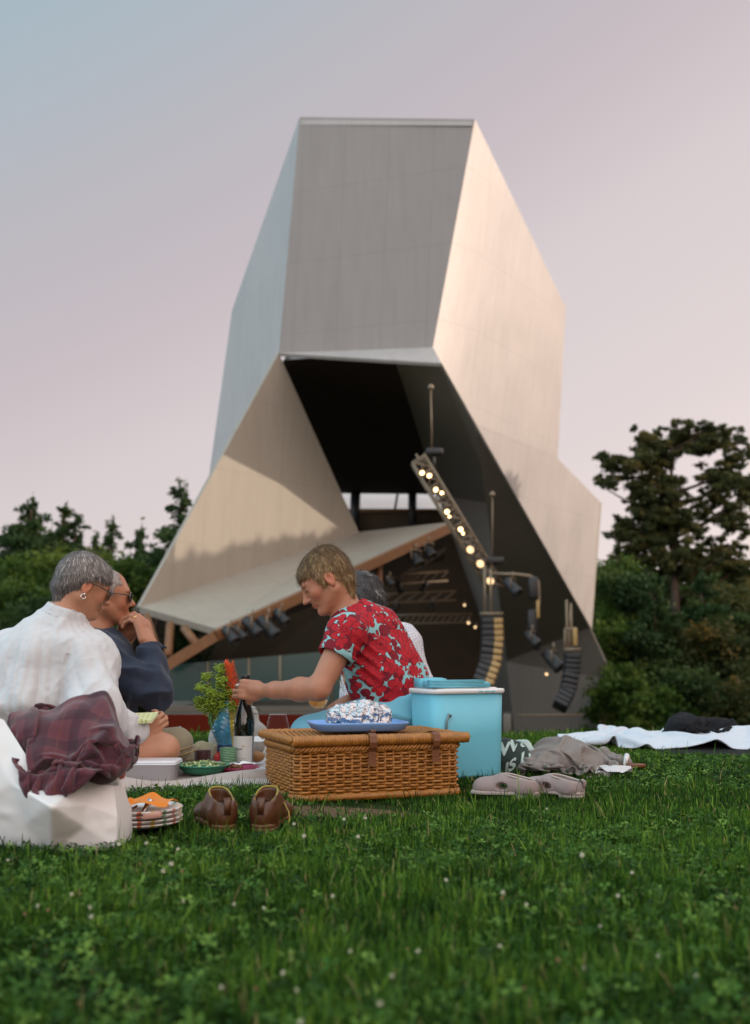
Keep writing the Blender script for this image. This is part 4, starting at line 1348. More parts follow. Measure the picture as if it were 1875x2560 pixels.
jg = jug()
m_eup = mottled('lime bracts', (.30, .40, .025), (.15, .26, .02), 50, .6, 0)
m_stem = mottled('green stems', (.08, .17, .03), (.06, .13, .02), 50, .6, 0)
m_plume = Mat('orange red petals', (.7, .1, .02), .5); m_plume.set('Base Color', m_plume.mix(m_plume.noise(m_plume.co(), 45, 3), (.75, .16, .015), (.62, .035, .02))); m_plume = m_plume.mat
def bouquet():
    t = empty('bouquet', tuple(jg + Vector((.02, 0, .22))), 'bouquet of lime green umbels with one orange-red plume in the bird jug', 'flowers')
    r = np.random.default_rng(4)
    stems = MB(); heads = MB()
    mouth = jg + Vector((.018, 0, .225))
    spots_ = [(515, 1693, .3), (500, 1720, .5), (530, 1725, 1), (555, 1712, .6), (545, 1690, .4), (520, 1750, .9), (548, 1750, 1), (575, 1740, .8), (510, 1765, .4), (535, 1775, .8), (560, 1770, 1), (590, 1760, .6), (546, 1798, .3), (525, 1735, .8), (565, 1728, .5), (580, 1775, .6), (498, 1755, .4), (548, 1672, .2)]
    for x, y, w in spots_:
        for rep in range(4):
            e = at(x + r.normal() * 6, y + r.normal() * 6, 4.3 + r.uniform(-.05, .05))
            stems.tube([mouth, mouth.lerp(e, .6) + Vector((0, 0, .006)), e], .0012, 4)
            for k in range(int(24 + 14 * w)):
                d = Vector(r.normal(size=3)); d.z *= .6; d.normalize()
                c = e + d * r.uniform(.006, .022) * (.75 + .4 * w)
                heads.sphere(c, r.uniform(.0036, .0058), 6, (1, 1, .6))
                if k % 4 == 0: stems.tube([e, c], .0008, 4)
    heads.build('umbels', m_eup, t); stems.build('stems', m_stem, t)
    b = MB(); base = at(592, 1775, 4.28); tip = at(572, 1655, 4.28)
    d = (tip - base)
    for k in range(150):
        u = (k / 150) ** .9; p = base + d * u * .93
        w = .027 * math.sin(math.pi * min(.84, u * .95 + .12)) ** .8 + .002
        a = k * 2.399; s_, u_ = frame_of(d)
        out = s_ * math.cos(a) + u_ * math.sin(a)
        q0 = p + out * w * .2; q1 = p + out * (w * 1.05 + .004) + d.normalized() * (.022 + .012 * ((k * 13) % 7) / 7)
        mid = q0.lerp(q1, .55) + out * .005; sd = out.cross(d).normalized() * .0042
        b.add([q0, mid + sd, q1, mid - sd, mid + out * .002], [(0, 1, 4), (1, 2, 4), (2, 3, 4), (3, 0, 4)])
    b.tube([mouth, base, base + d * .9], .004, 6)
    b.build('plume', m_plume, t)
    b = MB()
    for x, y, s in ((636, 1765, 1), (644, 1752, .8), (650, 1775, .9), (640, 1785, 1), (628, 1778, .8)):
        c = at(x, y, 4.33); a1 = Vector((r.uniform(.5, 1), 0, r.uniform(-.5, .7))).normalized() * .020 * s; a2 = Vector((0, .3, 1)).cross(a1).normalized() * .008 * s
        b.add([c - a1, c - a1 * .2 + a2, c + a1, c - a1 * .2 - a2, c + Vector((0, -.003, 0))], [(0, 1, 4), (1, 2, 4), (2, 3, 4), (3, 0, 4)])
        b.tube([mouth, c], .0012, 4)
    b.build('leaves', mottled('grey green leaves', (.16, .24, .12), (.10, .18, .08), 40, .6, 0), t)


bouquet()

# --- glasses and dishes
def glass_mat(name, tint=(1, 1, 1), rough=.02):
    return Mat(name, tint, rough, Transmission_Weight=1.0, IOR=1.45).mat


m_glass = glass_mat('clear glass')
def thin_glass(name='thin clear glass'):
    m = Mat(name, (.5, .52, .52), .03, spec=.5, Alpha=.14); f = m.node('ShaderNodeLayerWeight'); f.inputs[0].default_value = .35
    m.set('Alpha', N_(m, f.outputs['Facing']).pow(3.) * .8 + .015)
    return m.mat


m_thin = thin_glass()
# green tumbler
g = at(570, 1914, 4.05); g.z = .024
tg = empty('green_tumbler', tuple(g), 'ribbed pale green tumbler standing against the bird jug', 'tumbler')
b_ = MB(); RG = []
for r_, z in ((.0, .001), (.026, .0), (.0285, .004), (.0315, .066), (.0300, .067), (.027, .006), (.0, .006)):
    RG.append([g + Vector(((r_ + (.0006 * math.cos(k * math.pi) if .0 < r_ else 0)) * math.cos(2 * math.pi * k / 48), r_ * math.sin(2 * math.pi * k / 48), z)) for k in range(48)])
b_.rings(RG, False); mm = Mat('rippled green glass', (.16, .34, .17), .15, spec=.6, Transmission_Weight=.25); x_, y_, z_ = mm.xyz(mm.co()); mm.bump(((z_ * 700 + x_ * 120).f('SINE')), .6, .003); b_.build('glass', mm.mat, tg)
# red drink
g = at(507, 1913, 4.05); g.z = .022
rg = empty('drinking_glass', tuple(g), 'short glass filled with dark red drink beside the green bowl', 'glass')
b_ = MB(); b_.lathe([(.0, .0), (.031, .0), (.034, .006), (.0345, .072), (.0335, .072), (.032, .008), (.0, .007)], g, 28); b_.build('glass', m_thin, rg)
b_ = MB(); b_.lathe([(.0, .008), (.0300, .008), (.0306, .010), (.0315, .058), (.0310, .060), (.0, .060)], g, 28); b_.build('drink', Mat('dark red drink', (.045, .003, .004), .3, spec=.2).mat, rg)
# green bowl with salad
g = at(507, 1940, 3.72); g.z = .030
gb = empty('salad_bowl', tuple(g), 'shallow green plastic bowl filled with pale green salad', 'bowl')
b_ = MB(); b_.lathe([(.0, .0), (.058, .0), (.074, .012), (.088, .028), (.092, .028), (.092, .031), (.086, .031), (.070, .014), (.0, .006)], g, 36); b_.build('bowl', mottled('sea green plastic', (.03, .22, .13), (.025, .19, .11), 20, .3, 0), gb)
b_ = MB(); r = np.random.default_rng(3)
for k in range(90):
    a = r.uniform(0, 6.28); d = .074 * math.sqrt(r.uniform()); c = g + Vector((d * math.cos(a), d * math.sin(a), .022 + .016 * (1 - d / .08) + r.uniform(0, .006)))
    a1 = Vector(r.normal(size=3)); a1.z *= .5; a1 = a1.normalized() * r.uniform(.006, .013); a2 = a1.cross(Vector((0, .3, 1))).normalized() * r.uniform(.004, .008)
    b_.add([c - a1, c + a2, c + a1, c - a2, c + Vector((0, 0, .005))], [(0, 1, 4), (1, 2, 4), (2, 3, 4), (3, 0, 4)])
msal = Mat('salad leaves', rough=.5); msal.set('Base Color', msal.ramp(msal.noise(msal.co(), 70, 2), [(.3, (.05, .14, .03)), (.5, (.30, .36, .12)), (.7, (.48, .48, .28))])); b_.build('salad', msal.mat, gb)
# magenta plate with fried food and a napkin
g = at(590, 1936, 3.78); g.z = .030
mp_ = empty('magenta_plate', tuple(g), 'small magenta plate with fried bites and a white napkin, in front of the bottle', 'plate')
b_ = MB(); b_.lathe([(.0, .0), (.05, .0), (.072, .012), (.082, .016), (.082, .018), (.070, .014), (.05, .003), (.0, .003)], g, 36); b_.build('plate', mottled('magenta plastic', (.36, .02, .09), (.30, .02, .08), 20, .3, 0), mp_)
b_ = MB()
for k in range(16):
    b_.sphere(g + Vector((-.02 + r.normal() * .018, -.035 + r.normal() * .014, .014 + r.uniform(0, .010))), r.uniform(.006, .010), 7, (1.3, 1, .8))
b_.build('fried_bites', m_crust, mp_)
def crumple(c, sx, sy, h, n=16, seed=0, f=14):
    X, Y = np.meshgrid(np.linspace(-1, 1, n), np.linspace(-1, 1, n), indexing='ij')
    P_ = np.stack([X.ravel() * sx, Y.ravel() * sy, 0 * X.ravel()], 1) + np.array(c)
    P_[:, 2] += h * (.5 + .8 * np.abs(noise(P_, f, seed))) ; P_[:, :2] += .25 * min(sx, sy) * np.stack([noise(P_, f, seed + 3), noise(P_, f, seed + 4)], 1)
    i = np.arange(n - 1)[:, None] * n + np.arange(n - 1)[None]; i = i.ravel()
    return P_, np.stack([i, i + n, i + n + 1, i + 1], 1)
m_paper = fabric('white paper napkin', (.72, .70, .70), (.62, .60, .60), bump=.1)
V, F = crumple(g + Vector((.02, -.005, .012)), .042, .03, .022, 18, 5, 35); obj('napkin', V, F, m_paper, mp_)
# translucent white food box
g = at(372, 1945, 3.62); g.z = .022
fb = empty('food_box', tuple(g), 'low translucent white plastic food box at the front of the blanket', 'food box')
b_ = MB(); o_ = g
b_.rings([rr_ring(o_, Vector((1, 0, 0)), Vector((0, 1, 0)), .18 + d, .13 + d, .02, z) for z, d in ((.0, 0), (.052, .012), (.052, .022), (.056, .022), (.056, .014))]); b_.build('box', Mat('frosted plastic', (.72, .73, .78), .35, Transmission_Weight=.1).mat, fb)
b_ = MB(); b_.rings([rr_ring(o_, Vector((1, 0, 0)), Vector((0, 1, 0)), .20 + d, .15 + d, .022, z) for z, d in ((.056, 0.), (.062, .0), (.064, -.008))]); b_.build('lid', Mat('clear lid', (.66, .66, .70), .3).mat, fb)
# bread roll
g = at(640, 1905, 4.2); g.z = .024
tag(MB().sphere(g + Vector((0, 0, .020)), .030, 16, (1.15, 1, .72)).build('bread_roll', mottled('baked crust', (.42, .20, .06), (.30, .13, .035), 30, .6, .3, .002)), 'golden round bread roll behind the wine bottle', 'bread')
# wine glasses
def wine_glass(px, py_rim, py_base, Y, w_px, label, wine, tilt=0, zb=.02):
    rim = at(px, py_rim, Y); r_ = px2m(w_px / 2, Y)
    t = empty('wine_glass', tuple(rim), label, 'wine glass', None)
    ax = Vector((math.sin(tilt), 0, math.cos(tilt))); H_ = rim.z - zb if zb is not None else .19
    prof = [(r_ * .95, 0), (r_ * 1.18, -.03), (r_ * 1.30, -.055), (r_ * 1.22, -.078), (r_ * .8, -.098), (r_ * .25, -.108), (.004, -.114), (.0035, -H_ + .012), (.010, -H_ + .006), (.034, -H_)]
    b = MB(); b.lathe(prof, rim, 28, ax); b.build('glass', m_thin, t)
    b = MB(); b.lathe([(r_ * 1.24, -.066 if wine > .5 else -.082), (r_ * 1.18, -.080), (r_ * .78, -.0965), (.0, -.104)], rim, 28, ax); b.build('wine', Mat('amber wine', (.80, .36, .05), .05, Transmission_Weight=.35, Alpha=.9).mat, t)
    b = MB(); b.lathe([(r_ * .95, -.0005), (r_ * .955 + .0008, 0), (r_ * .95, .0006)], rim, 28, ax); b.build('rim', Mat('glass rim highlight', (.85, .85, .88), .15, Alpha=.75).mat, t)
wine_glass(695, 1786, 1900, 4.35, 44, 'empty-looking wine glass standing just behind the left end of the basket', .0)

# canvas bag behind the jug
def canvas_bag():
    c = at(590, 1905, 4.62); c.z = .02
    s = SDF(.03)
    s.add(cone(c + Vector((-.055, .02, .03)), c + Vector((-.075, .03, .145)), .052, .022))
    s.add(cone(c + Vector((.05, .02, .03)), c + Vector((.052, .03, .15)), .06, .03))
    s.add(cone(c + Vector((-.06, .03, .06)), c + Vector((.06, .03, .06)), .06, .06))
    s.add(cone(c + Vector((.052, .03, .15)), c + Vector((.06, .03, .185)), .025, .012))
    s.add(cone(c + Vector((.085, .02, .04)), c + Vector((.10, .02, .09)), .035, .03))
    V, F = s.mesh(.006); N = vnormals(V, F)
    V = V + N * (.007 * fbm(V * np.array([1, 1, .45]), 24, 3))[:, None]
    V[:, 2] = np.maximum(V[:, 2], .012)
    o = obj('canvas_bag', V, F, fabric('undyed canvas', (.42, .39, .36), (.34, .31, .29)), None)
    tag(o, 'small slumped undyed canvas bag behind the bird jug and bottle', 'bag')
    V, F = crumple(at(645, 1862, 4.5), .035, .03, .03, 14, 8, 20)
    o = obj('paper_napkin', V, F, m_paper, None); tag(o, 'white folded napkin leaning between the bottle and the canvas bag', 'napkin')


canvas_bag()

# spoon in a pale cloth, pale cloth, hat
m_metal = Mat('polished steel', (.62, .60, .60), .22, 1.0).mat
p0, p1 = at(480, 1868, 4.3), at(447, 1817, 4.3)
b_ = MB(); sd = Vector((.0075, 0, .004)); b_.rings([[p - sd * w, p - Vector((0, .0015, 0)), p + sd * w, p + Vector((0, .0015, 0))] for p, w in ((p0 + (p0 - p1) * .6, .4), (p0, .55), (p0.lerp(p1, .6), .8), (p1 + (p0 - p1) * .06, 1.25), (p1, .7))])
tag(b_.build('spoon', m_metal), 'steel spoon standing handle-up in the pale bunched cloth', 'spoon')
def cloth_heap(name, prims, mat, label, cat, h=.006, fold=.008, f=18, zmin=None, str_=(1, 1, 1), smooth=True, k=.03, group=None):
    s = SDF(k)
    for p in prims: s.add(p)
    V, F = s.mesh(h); V = relax(V, F, 2); N = vnormals(V, F)
    wv = V + .25 / f * np.stack([noise(V, f * .8, 41), noise(V, f * .8, 42), noise(V, f * .8, 43)], 1) * 2
    rg = 1 - 2 * np.abs(noise(wv * np.array(str_), f, 5)) ** .8; r2 = 1 - 2 * np.abs(noise(wv * np.array(str_), f * 2.1, 6)) ** .8
    V = V + N * (fold * rg + fold * .55 * r2 + fold * .15 * fbm(V, f * 5, 9))[:, None]
    if zmin is not None: V[:, 2] = np.maximum(V[:, 2], zmin)
    o = obj(name, V, F, mat, None, smooth)
    return tag(o, label, cat, group)


m_straw = fabric('tan felt', (.26, .185, .09), (.20, .14, .065))
c_ = at(505, 1880, 4.25)
cloth_heap('bunched_cloth', [cone(at(455, 1885, 4.3), at(540, 1880, 4.35), .030, .022), cone(at(500, 1872, 4.35), at(525, 1878, 4.35), .028, .02)], fabric('pale yellow cloth', (.46, .40, .26), (.38, .32, .20)), 'bunched pale yellow cloth between the bent knee and the jug', 'cloth', .006, .006, 25, .018)
hat = empty('felt_hat', tuple(at(400, 1905, 3.85)), 'tan felt hat with a curved double brim lying at the knees of the seated woman', 'hat')
b_ = MB(); hp = [(285, 1912), (330, 1910), (370, 1903), (410, 1892), (450, 1877), (485, 1864)]
for dy, dw in ((0, 1), (11, .9)):
    RG = []
    for i, (x, y) in enumerate(hp):
        w = (.45, .9, 1, 1, .8, .25)[i] * .011 * dw
        c = at(x + dy, y + dy * .8, 3.85 - dy * .004)
        RG.append([c + Vector((0, -.004, w * .6)), c + Vector((0, .05, w * .3)), c + Vector((0, .05, -w * .5)), c + Vector((0, -.002, -w * .6)), c + Vector((0, -.008, 0))])
    b_.rings(RG)
b_.build('brim', m_straw, hat)
b_ = MB(); b_.sphere(at(372, 1918, 3.98), .085, 18, (1.2, .8, .38)); b_.build('crown', m_straw, hat)

# --- picnic blanket and printed cloth
def sheet(name, corners, nu, nv, hfn, mat, label, cat, th=.006, edge=None, kind=None):
    c = [Vector((x, y, 0)) for x, y in corners]      # fl, fr, br, bl
    P_ = []
    for i in range(nu + 1):
        for j in range(nv + 1):
            u, v = i / nu, j / nv
            p = c[0].lerp(c[1], u).lerp(c[3].lerp(c[2], u), v)
            P_.append((p.x, p.y, u, v))
    P_ = np.array(P_); x, y, u, v = P_.T
    x = x + .02 * np.sin(v * 17 + 1) * (u < .02) ; y = y + .018 * np.sin(u * 15) * (1 - v)
    z = gz(x, y) + hfn(x, y, u, v)
    top = np.stack([x, y, z + th], 1); bot = np.stack([x, y, z], 1)
    n1 = (nu + 1) * (nv + 1); V = np.concatenate([top, bot])
    i = np.arange(nu)[:, None] * (nv + 1) + np.arange(nv)[None]; i = i.ravel()
    F1 = np.stack([i, i + nv + 1, i + nv + 2, i + 1], 1); F2 = F1[:, ::-1] + n1
    E = []
    for a in range(nu): E += [(a * (nv + 1), a * (nv + 1) + n1, (a + 1) * (nv + 1) + n1, (a + 1) * (nv + 1)), (a * (nv + 1) + nv, (a + 1) * (nv + 1) + nv, (a + 1) * (nv + 1) + nv + n1, a * (nv + 1) + nv + n1)]
    for b in range(nv): E += [(b, b + 1, b + 1 + n1, b + n1), (nu * (nv + 1) + b, nu * (nv + 1) + b + n1, nu * (nv + 1) + b + 1 + n1, nu * (nv + 1) + b + 1)]
    o = obj(name, V, np.concatenate([F1, F2, np.array(E)]), mat, None)
    return tag(o, label, cat, None, kind)


m_blanket = fabric('rosy beige wool', (.40, .33, .30), (.34, .275, .245), 700, .95, .5, 30)
def bh(x, y, u, v):
    front = np.exp(-((v - .045) / .03) ** 2) * (.030 + .012 * np.sin(u * 9 + .8))
    return .010 + front + .005 * np.sin(x * 9 + 2 * np.sin(y * 5)) * np.exp(-v * 2) + .004 * np.sin(y * 13 + x * 4) - .008 * np.exp(-(v / .012) ** 2)
sheet('picnic_blanket', [(-.92, 3.34), (-.285, 3.47), (.55, 5.25), (-1.75, 5.25)], 90, 110, bh, m_blanket, 'rosy beige wool picnic blanket spread under the dishes and the seated people', 'blanket')
# stitched border thread
b_ = MB()
for k in range(46):
    t_ = k / 45; x = -.60 + t_ * .30; y = 3.40 + .065 * t_ + .006
    z = float(gz(x, y)) + .012 + .02 * t_
    b_.tube([(x, y - .012, z - .004), (x + .004, y + .004, z + .012)], .0013, 4)
tag(b_.build('blanket_stitching', m_white, bpy.data.objects['picnic_blanket']), None)
mpr = Mat('printed white cloth', (.6, .6, .6), .9); _c = mpr.co(); mpr.set('Base Color', mpr.ramp(mpr.noise(_c, 42, 2, .6, dist=1.2), [(.46, (.58, .56, .57)), (.50, (.30, .10, .12)), (.53, (.60, .58, .58)), (.62, (.60, .58, .58)), (.65, (.10, .12, .22)), (.68, (.6, .58, .58))]))
sheet('printed_cloth', [(-.66, 3.70), (-.30, 3.66), (-.10, 4.5), (-.80, 4.5)], 30, 30, lambda x, y, u, v: .019 + .004 * np.sin(x * 22 + y * 8), mpr.mat, 'white printed cloth laid on the blanket under bottle, bowls and plate', 'cloth', .003)

# --- white tote bag in the foreground
def tote():
    t = empty('tote_bag', tuple(at(140, 2128, 2.42).xy) + (0.0,), 'large creased off-white tote bag standing on the grass at the left edge', 'bag')
    Y0 = 2.40
    P_ = {
        'c': at(128, 2018, Y0 - .115), 'bl': at(-60, 2098, Y0 + .03), 'bm': at(132, 2134, Y0 - .02), 'br': at(291, 2122, Y0 + .02), 'blm': at(40, 2122, Y0),
        'brm': at(215, 2134, Y0 - .004), 'ml': at(-70, 1990, Y0), 'mr': at(293, 2040, Y0 + .03), 'tr': at(284, 1965, Y0 + .07), 'tm': at(122, 1972, Y0 - .035), 'tm2': at(210, 1950, Y0 + .03),
        'tl': at(60, 1880, Y0 + .0), 'tl2': at(10, 1800, Y0 + .05), 'tll': at(-70, 1770, Y0 + .06), 'ulm': at(30, 1960, Y0 - .035), 'urm': at(215, 2010, Y0 - .012), 'dlm': at(60, 2062, Y0 - .028), 'drm': at(208, 2066, Y0 - .022)}
    k = list(P_); ix = {n: i for i, n in enumerate(k)}
    tri = [('c', 'tm', 'ulm'), ('tm', 'tl', 'ulm'), ('tl', 'tl2', 'ulm'), ('tl2', 'tll', 'ulm'), ('tll', 'ml', 'ulm'), ('ulm', 'ml', 'dlm'), ('c', 'ulm', 'dlm'), ('ml', 'bl', 'dlm'), ('bl', 'blm', 'dlm'), ('c', 'dlm', 'bm'), ('dlm', 'blm', 'bm'),
           ('c', 'bm', 'drm'), ('bm', 'brm', 'drm'), ('brm', 'br', 'drm'), ('c', 'drm', 'urm'), ('drm', 'br', 'mr'), ('drm', 'mr', 'urm'), ('urm', 'mr', 'tr'), ('urm', 'tr', 'tm2'), ('c', 'urm', 'tm2'), ('c', 'tm2', 'tm')]
    V = [P_[n] for n in k]; F = [tuple(ix[n] for n in f) for f in tri]
    # midpoint-subdivide with a soft puff between the creases
    import itertools
    for it in range(4):
        mid = {}; NF = []
        def mp(a, b):
            q = (min(a, b), max(a, b))
            if q not in mid: V.append((V[a] + V[b]) / 2); mid[q] = len(V) - 1
            return mid[q]
        for a, b, c in F:
            ab, bc, ca = mp(a, b), mp(b, c), mp(c, a); NF += [(a, ab, ca), (ab, b, bc), (ca, bc, c), (ab, bc, ca)]
        F = NF
    Va = np.array([tuple(v) for v in V])
    puff = -.004 * fbm(Va * np.array([1, .3, 1.6]), 9, 3) - .0012 * noise(Va, 60, 2)
    Fq = np.array([list(f) + [f[2]] for f in F]); Vr = relax(Va.copy(), Fq, 4, .5)
    inner = np.ones(len(Va), bool); ec = {}
    for f in F:
        for q in range(3):
            e = (min(f[q], f[(q + 1) % 3]), max(f[q], f[(q + 1) % 3])); ec[e] = ec.get(e, 0) + 1
    for e, c in ec.items():
        if c == 1: inner[list(e)] = False
    Va[inner] = Vr[inner]
    Va[:, 1] += puff * inner
    front = np.array(F); front = np.concatenate([front, front[:, 2:3]], 1)
    n = len(Va); back = Va.copy(); back[:, 1] = 2 * (Y0 + .09) - Va[:, 1] + .02; 
    m = Mat('coated white cloth', (.66, .64, .63), .42, spec=.45, Subsurface_Weight=.0); _c = m.co(); m.set('Base Color', m.mix(m.noise(_c, 6, 3), (.70, .69, .68), (.60, .58, .57))); m.bump(m.noise(_c, 90, 3), .12, .001)
    me_F = [tuple(f) for f in F]
    o = obj('front_panel', Va, me_F, m.mat, t, smooth=True)
    me_B = [tuple(i for i in f[::-1]) for f in F]
    obj('back_panel', back, me_B, m.mat, t, smooth=True)
    # gusset between the two panels at the right and along the bottom
    prof = [P_['br'], P_['mr'], P_['tr']]
    b = MB()
    ring = []
    for p in prof:
        d = 2 * (Y0 + .09) + .02 - p.y
        ring.append([Vector((p.x, p.y, p.z)), Vector((p.x + (.004 if p is prof[0] else .016), (p.y + d) / 2, p.z + .0)), Vector((p.x, d, p.z))])
    b.rings(ring, cap=False, closed=False)
    b.rings([[P_['bl'], P_['blm'], P_['bm'], P_['brm'], P_['br']], [Vector((q.x, 2 * (Y0 + .09) + .02 - q.y, q.z)) for q in (P_['bl'], P_['blm'], P_['bm'], P_['brm'], P_['br'])]], cap=False, closed=False)
    b.build('gusset', m.mat, t)
    # soft handle ears at the right shoulder
    b = MB(); b.tube([at(262, 1975, 2.5), at(290, 1950, 2.5), at(303, 1962, 2.5), at(300, 1985, 2.5), at(288, 2012, 2.5)], [.010, .012, .012, .012, .006], 8); b.build('handle', m.mat, t)
    V, F = crumple(at(290, 1968, 2.56), .018, .02, .035, 10, 4, 40); obj('red_napkin', V, F, fabric('coral paper', (.6, .16, .12)), t)


tote()

# --- plaid jacket slung over the tote
def plaid(name, base, dark, warm, light):
    m = Mat(name, base, .95, spec=.15, Sheen_Weight=.3)
    x, y, z = m.xyz(m.co('UV'))
    def band(q, per, off, wd): return (((q / per + off).mod(1.0) - .5).f('ABSOLUTE') < wd)
    a = band(x, .075, .1, .17); b = band(y, .075, .3, .17)
    a2 = band(x, .075, .6, .03); b2 = band(y, .075, .8, .03)
    c = m.mix(a * .55, base, dark); c = m.mix(b * .55, c, dark); c = m.mix(a2 * .35, c, warm); c = m.mix(b2 * .3, c, light)
    m.set('Base Color', c); m.bump(m.noise(m.co(), 260, 3), .4, .0015)
    return m.mat


m_plaid = plaid('maroon plaid flannel', (.100, .030, .040), (.030, .012, .020), (.15, .05, .03), (.06, .035, .05))
def J(px, py, Y): return at(px, py, Y)
def jacket_core():
    parts = [ell(tuple(J(215, 1868, 2.52)), (.085, .085, .080)), ell(tuple(J(150, 1850, 2.53)), (.09, .075, .055)), ell(tuple(J(215, 1790, 2.54)), (.045, .06, .035)), ell(tuple(J(255, 1900, 2.47)), (.055, .07, .06)), ell(tuple(J(150, 1920, 2.47)), (.06, .07, .05)),
             ell(tuple(J(70, 1838, 2.53)), (.06, .05, .015))]
    top = np.array(J(130, 1975, 2.40))
    def f(P):
        d = parts[0][0](P)
        for q in parts[1:]: d = smin(d, q[0](P), .03)
        bag = np.maximum(np.maximum(np.abs(P[..., 1] - 2.50) - .14, P[..., 2] - np.interp(P[..., 0], [-.95, -.83, -.77, -.70, -.60], [.30, .21, .155, .17, .165])), np.abs(P[..., 0] + .78) - .19)
        return np.minimum(np.minimum(d, bag), P[..., 2] - .03)
    return f


jc = jacket_core(); c_ = J(180, 1858, 2.50)
VFU = drape(90, 90, .56, .56, (c_.x + .004, c_.y - .02, c_.z + .085), (1, 0, 0), (0, 1, 0), (.62, .56), .020, jc, 55, 9, .10, 3, 9, walls=(.145, .150), marg=.022, mf=8)
cloth_obj('plaid_jacket', VFU, m_plaid, 'maroon plaid flannel jacket slumped over the top of the white tote bag', 'jacket', .004)
jk_ = bpy.data.objects['plaid_jacket']
cs_ = SDF(.03)
for q_ in ((215, 1868, 2.52, (.082, .082, .077)), (150, 1850, 2.53, (.086, .072, .052)), (215, 1792, 2.54, (.042, .057, .032)), (255, 1900, 2.47, (.052, .066, .056)), (150, 1920, 2.47, (.056, .066, .046))): cs_.add(ell(tuple(J(*q_[:3])), q_[3]))
V, F = cs_.mesh(.006); obj('lining', V, F, fabric('dark quilted lining', (.05, .022, .026)), jk_)

# --- stack of plates with orange napkins
def plates():
    g = at(338, 2084, 2.70); g.z = float(gz(g.x, g.y)) + .012
    m_pl = Mat('glazed white plate', (.66, .64, .62), .25); x, y, z = m_pl.xyz(m_pl.co()); th = y.atan2(x)
    dots = (((th * 22 / 6.283).mod(1.0) - .5).f('ABSOLUTE') < .16)
    rim = ((x * x + y * y).pow(.5) > .103)
    cpal = m_pl.ramp(((th * 22 / 6.283).f('FLOOR') * .37).mod(1.0), [(0, (.5, .12, .05)), (.33, (.55, .38, .05)), (.66, (.10, .25, .12)), (1, (.25, .2, .3))], 'CONSTANT')
    m_pl.set('Base Color', m_pl.mix(dots * rim, (.66, .64, .62), cpal))
    for k in range(4):
        gg = g + Vector((.002 * math.sin(k * 2.1), .002 * math.cos(k * 3), k * .0105))
        t = MB().lathe([(.0, .0), (.070, .0), (.074, .003), (.098, .006), (.1135, .0125), (.1150, .0145), (.1130, .0165), (.097, .0105), (.07, .0065), (.0, .006)], (0, 0, 0), 48)
        o = t.build('dinner_plate', m_pl.mat); o.location = gg
        tag(o, 'white plate with dotted rim, %s in the stack of four' % ('lowest', 'second from the bottom', 'third from the bottom', 'topmost')[k], 'plate', 'stack of plates beside the tote bag')
    top = g + Vector((0, 0, .040))
    m_or = fabric('orange paper napkin', (.75, .24, .02), (.62, .17, .015), bump=.15)
    V, F = crumple(top + Vector((.012, .0, .0)), .080, .060, .022, 26, 12, 26)
    V[:, 2] = np.maximum(V[:, 2], top.z + .003) + .012 * np.exp(-((V[:, 0] - top.x - .03) / .03) ** 2)
    o = obj('orange_napkins', V, F, m_or, None); tag(o, 'bunched orange paper napkins lying on the stack of plates', 'napkins')
    def knife(px0, py0, px1, py1, Y, w, lab):
        a, c = at(px0, py0, Y), at(px1, py1, Y + .02); d = c - a; s_ = Vector((0, 1, 0)).cross(d).normalized() * w
        b = MB(); b.rings([[p - s_ * q, p + Vector((0, -.0015, 0)), p + s_ * q, p + Vector((0, .0015, 0))] for p, q in ((a, .5), (a.lerp(c, .3), .7), (a.lerp(c, .7), 1.0), (c, .9))])
        tag(b.build('cutlery', m_metal), lab, 'cutlery')
    knife(352, 2040, 378, 1998, 2.66, .0075, 'steel knife with its blade pointing up out of the orange napkins')
    knife(325, 2044, 360, 2030, 2.62, .004, 'steel knife handle lying flat on the orange napkins')
    f = empty('fork', tuple(at(310, 2040, 2.62)), 'steel fork lying at the left of the orange napkins', 'fork')
    a, c = at(296, 2048, 2.61), at(332, 2022, 2.64); d = (c - a); s_ = Vector((0, 1, 0)).cross(d).normalized()
    b = MB()
    for q in (-1.5, -.5, .5, 1.5): b.tube([a + s_ * q * .0035, a + d * .45 + s_ * q * .0035], .0009, 5)
    b.tube([a + d * .45 - s_ * .006, a + d * .45 + s_ * .006], .0016, 5); b.build('tines', m_metal, f)
    b = MB(); b.tube([a + d * .45, a + d * .6, a + d * 1.3], [.004, .002, .003], 6); b.build('stem', m_metal, f)
    b = MB(); b.box(at(382, 2038, 2.60), (.042, .03, .013), Matrix.Rotation(-.15, 3, 'Y'), bevel=.002); tag(b.build('wrapped_snack', Mat('clear pink wrap', (.55, .30, .24), .25).mat), 'small pinkish wrapped slice lying on the orange napkins', 'snack')


plates()

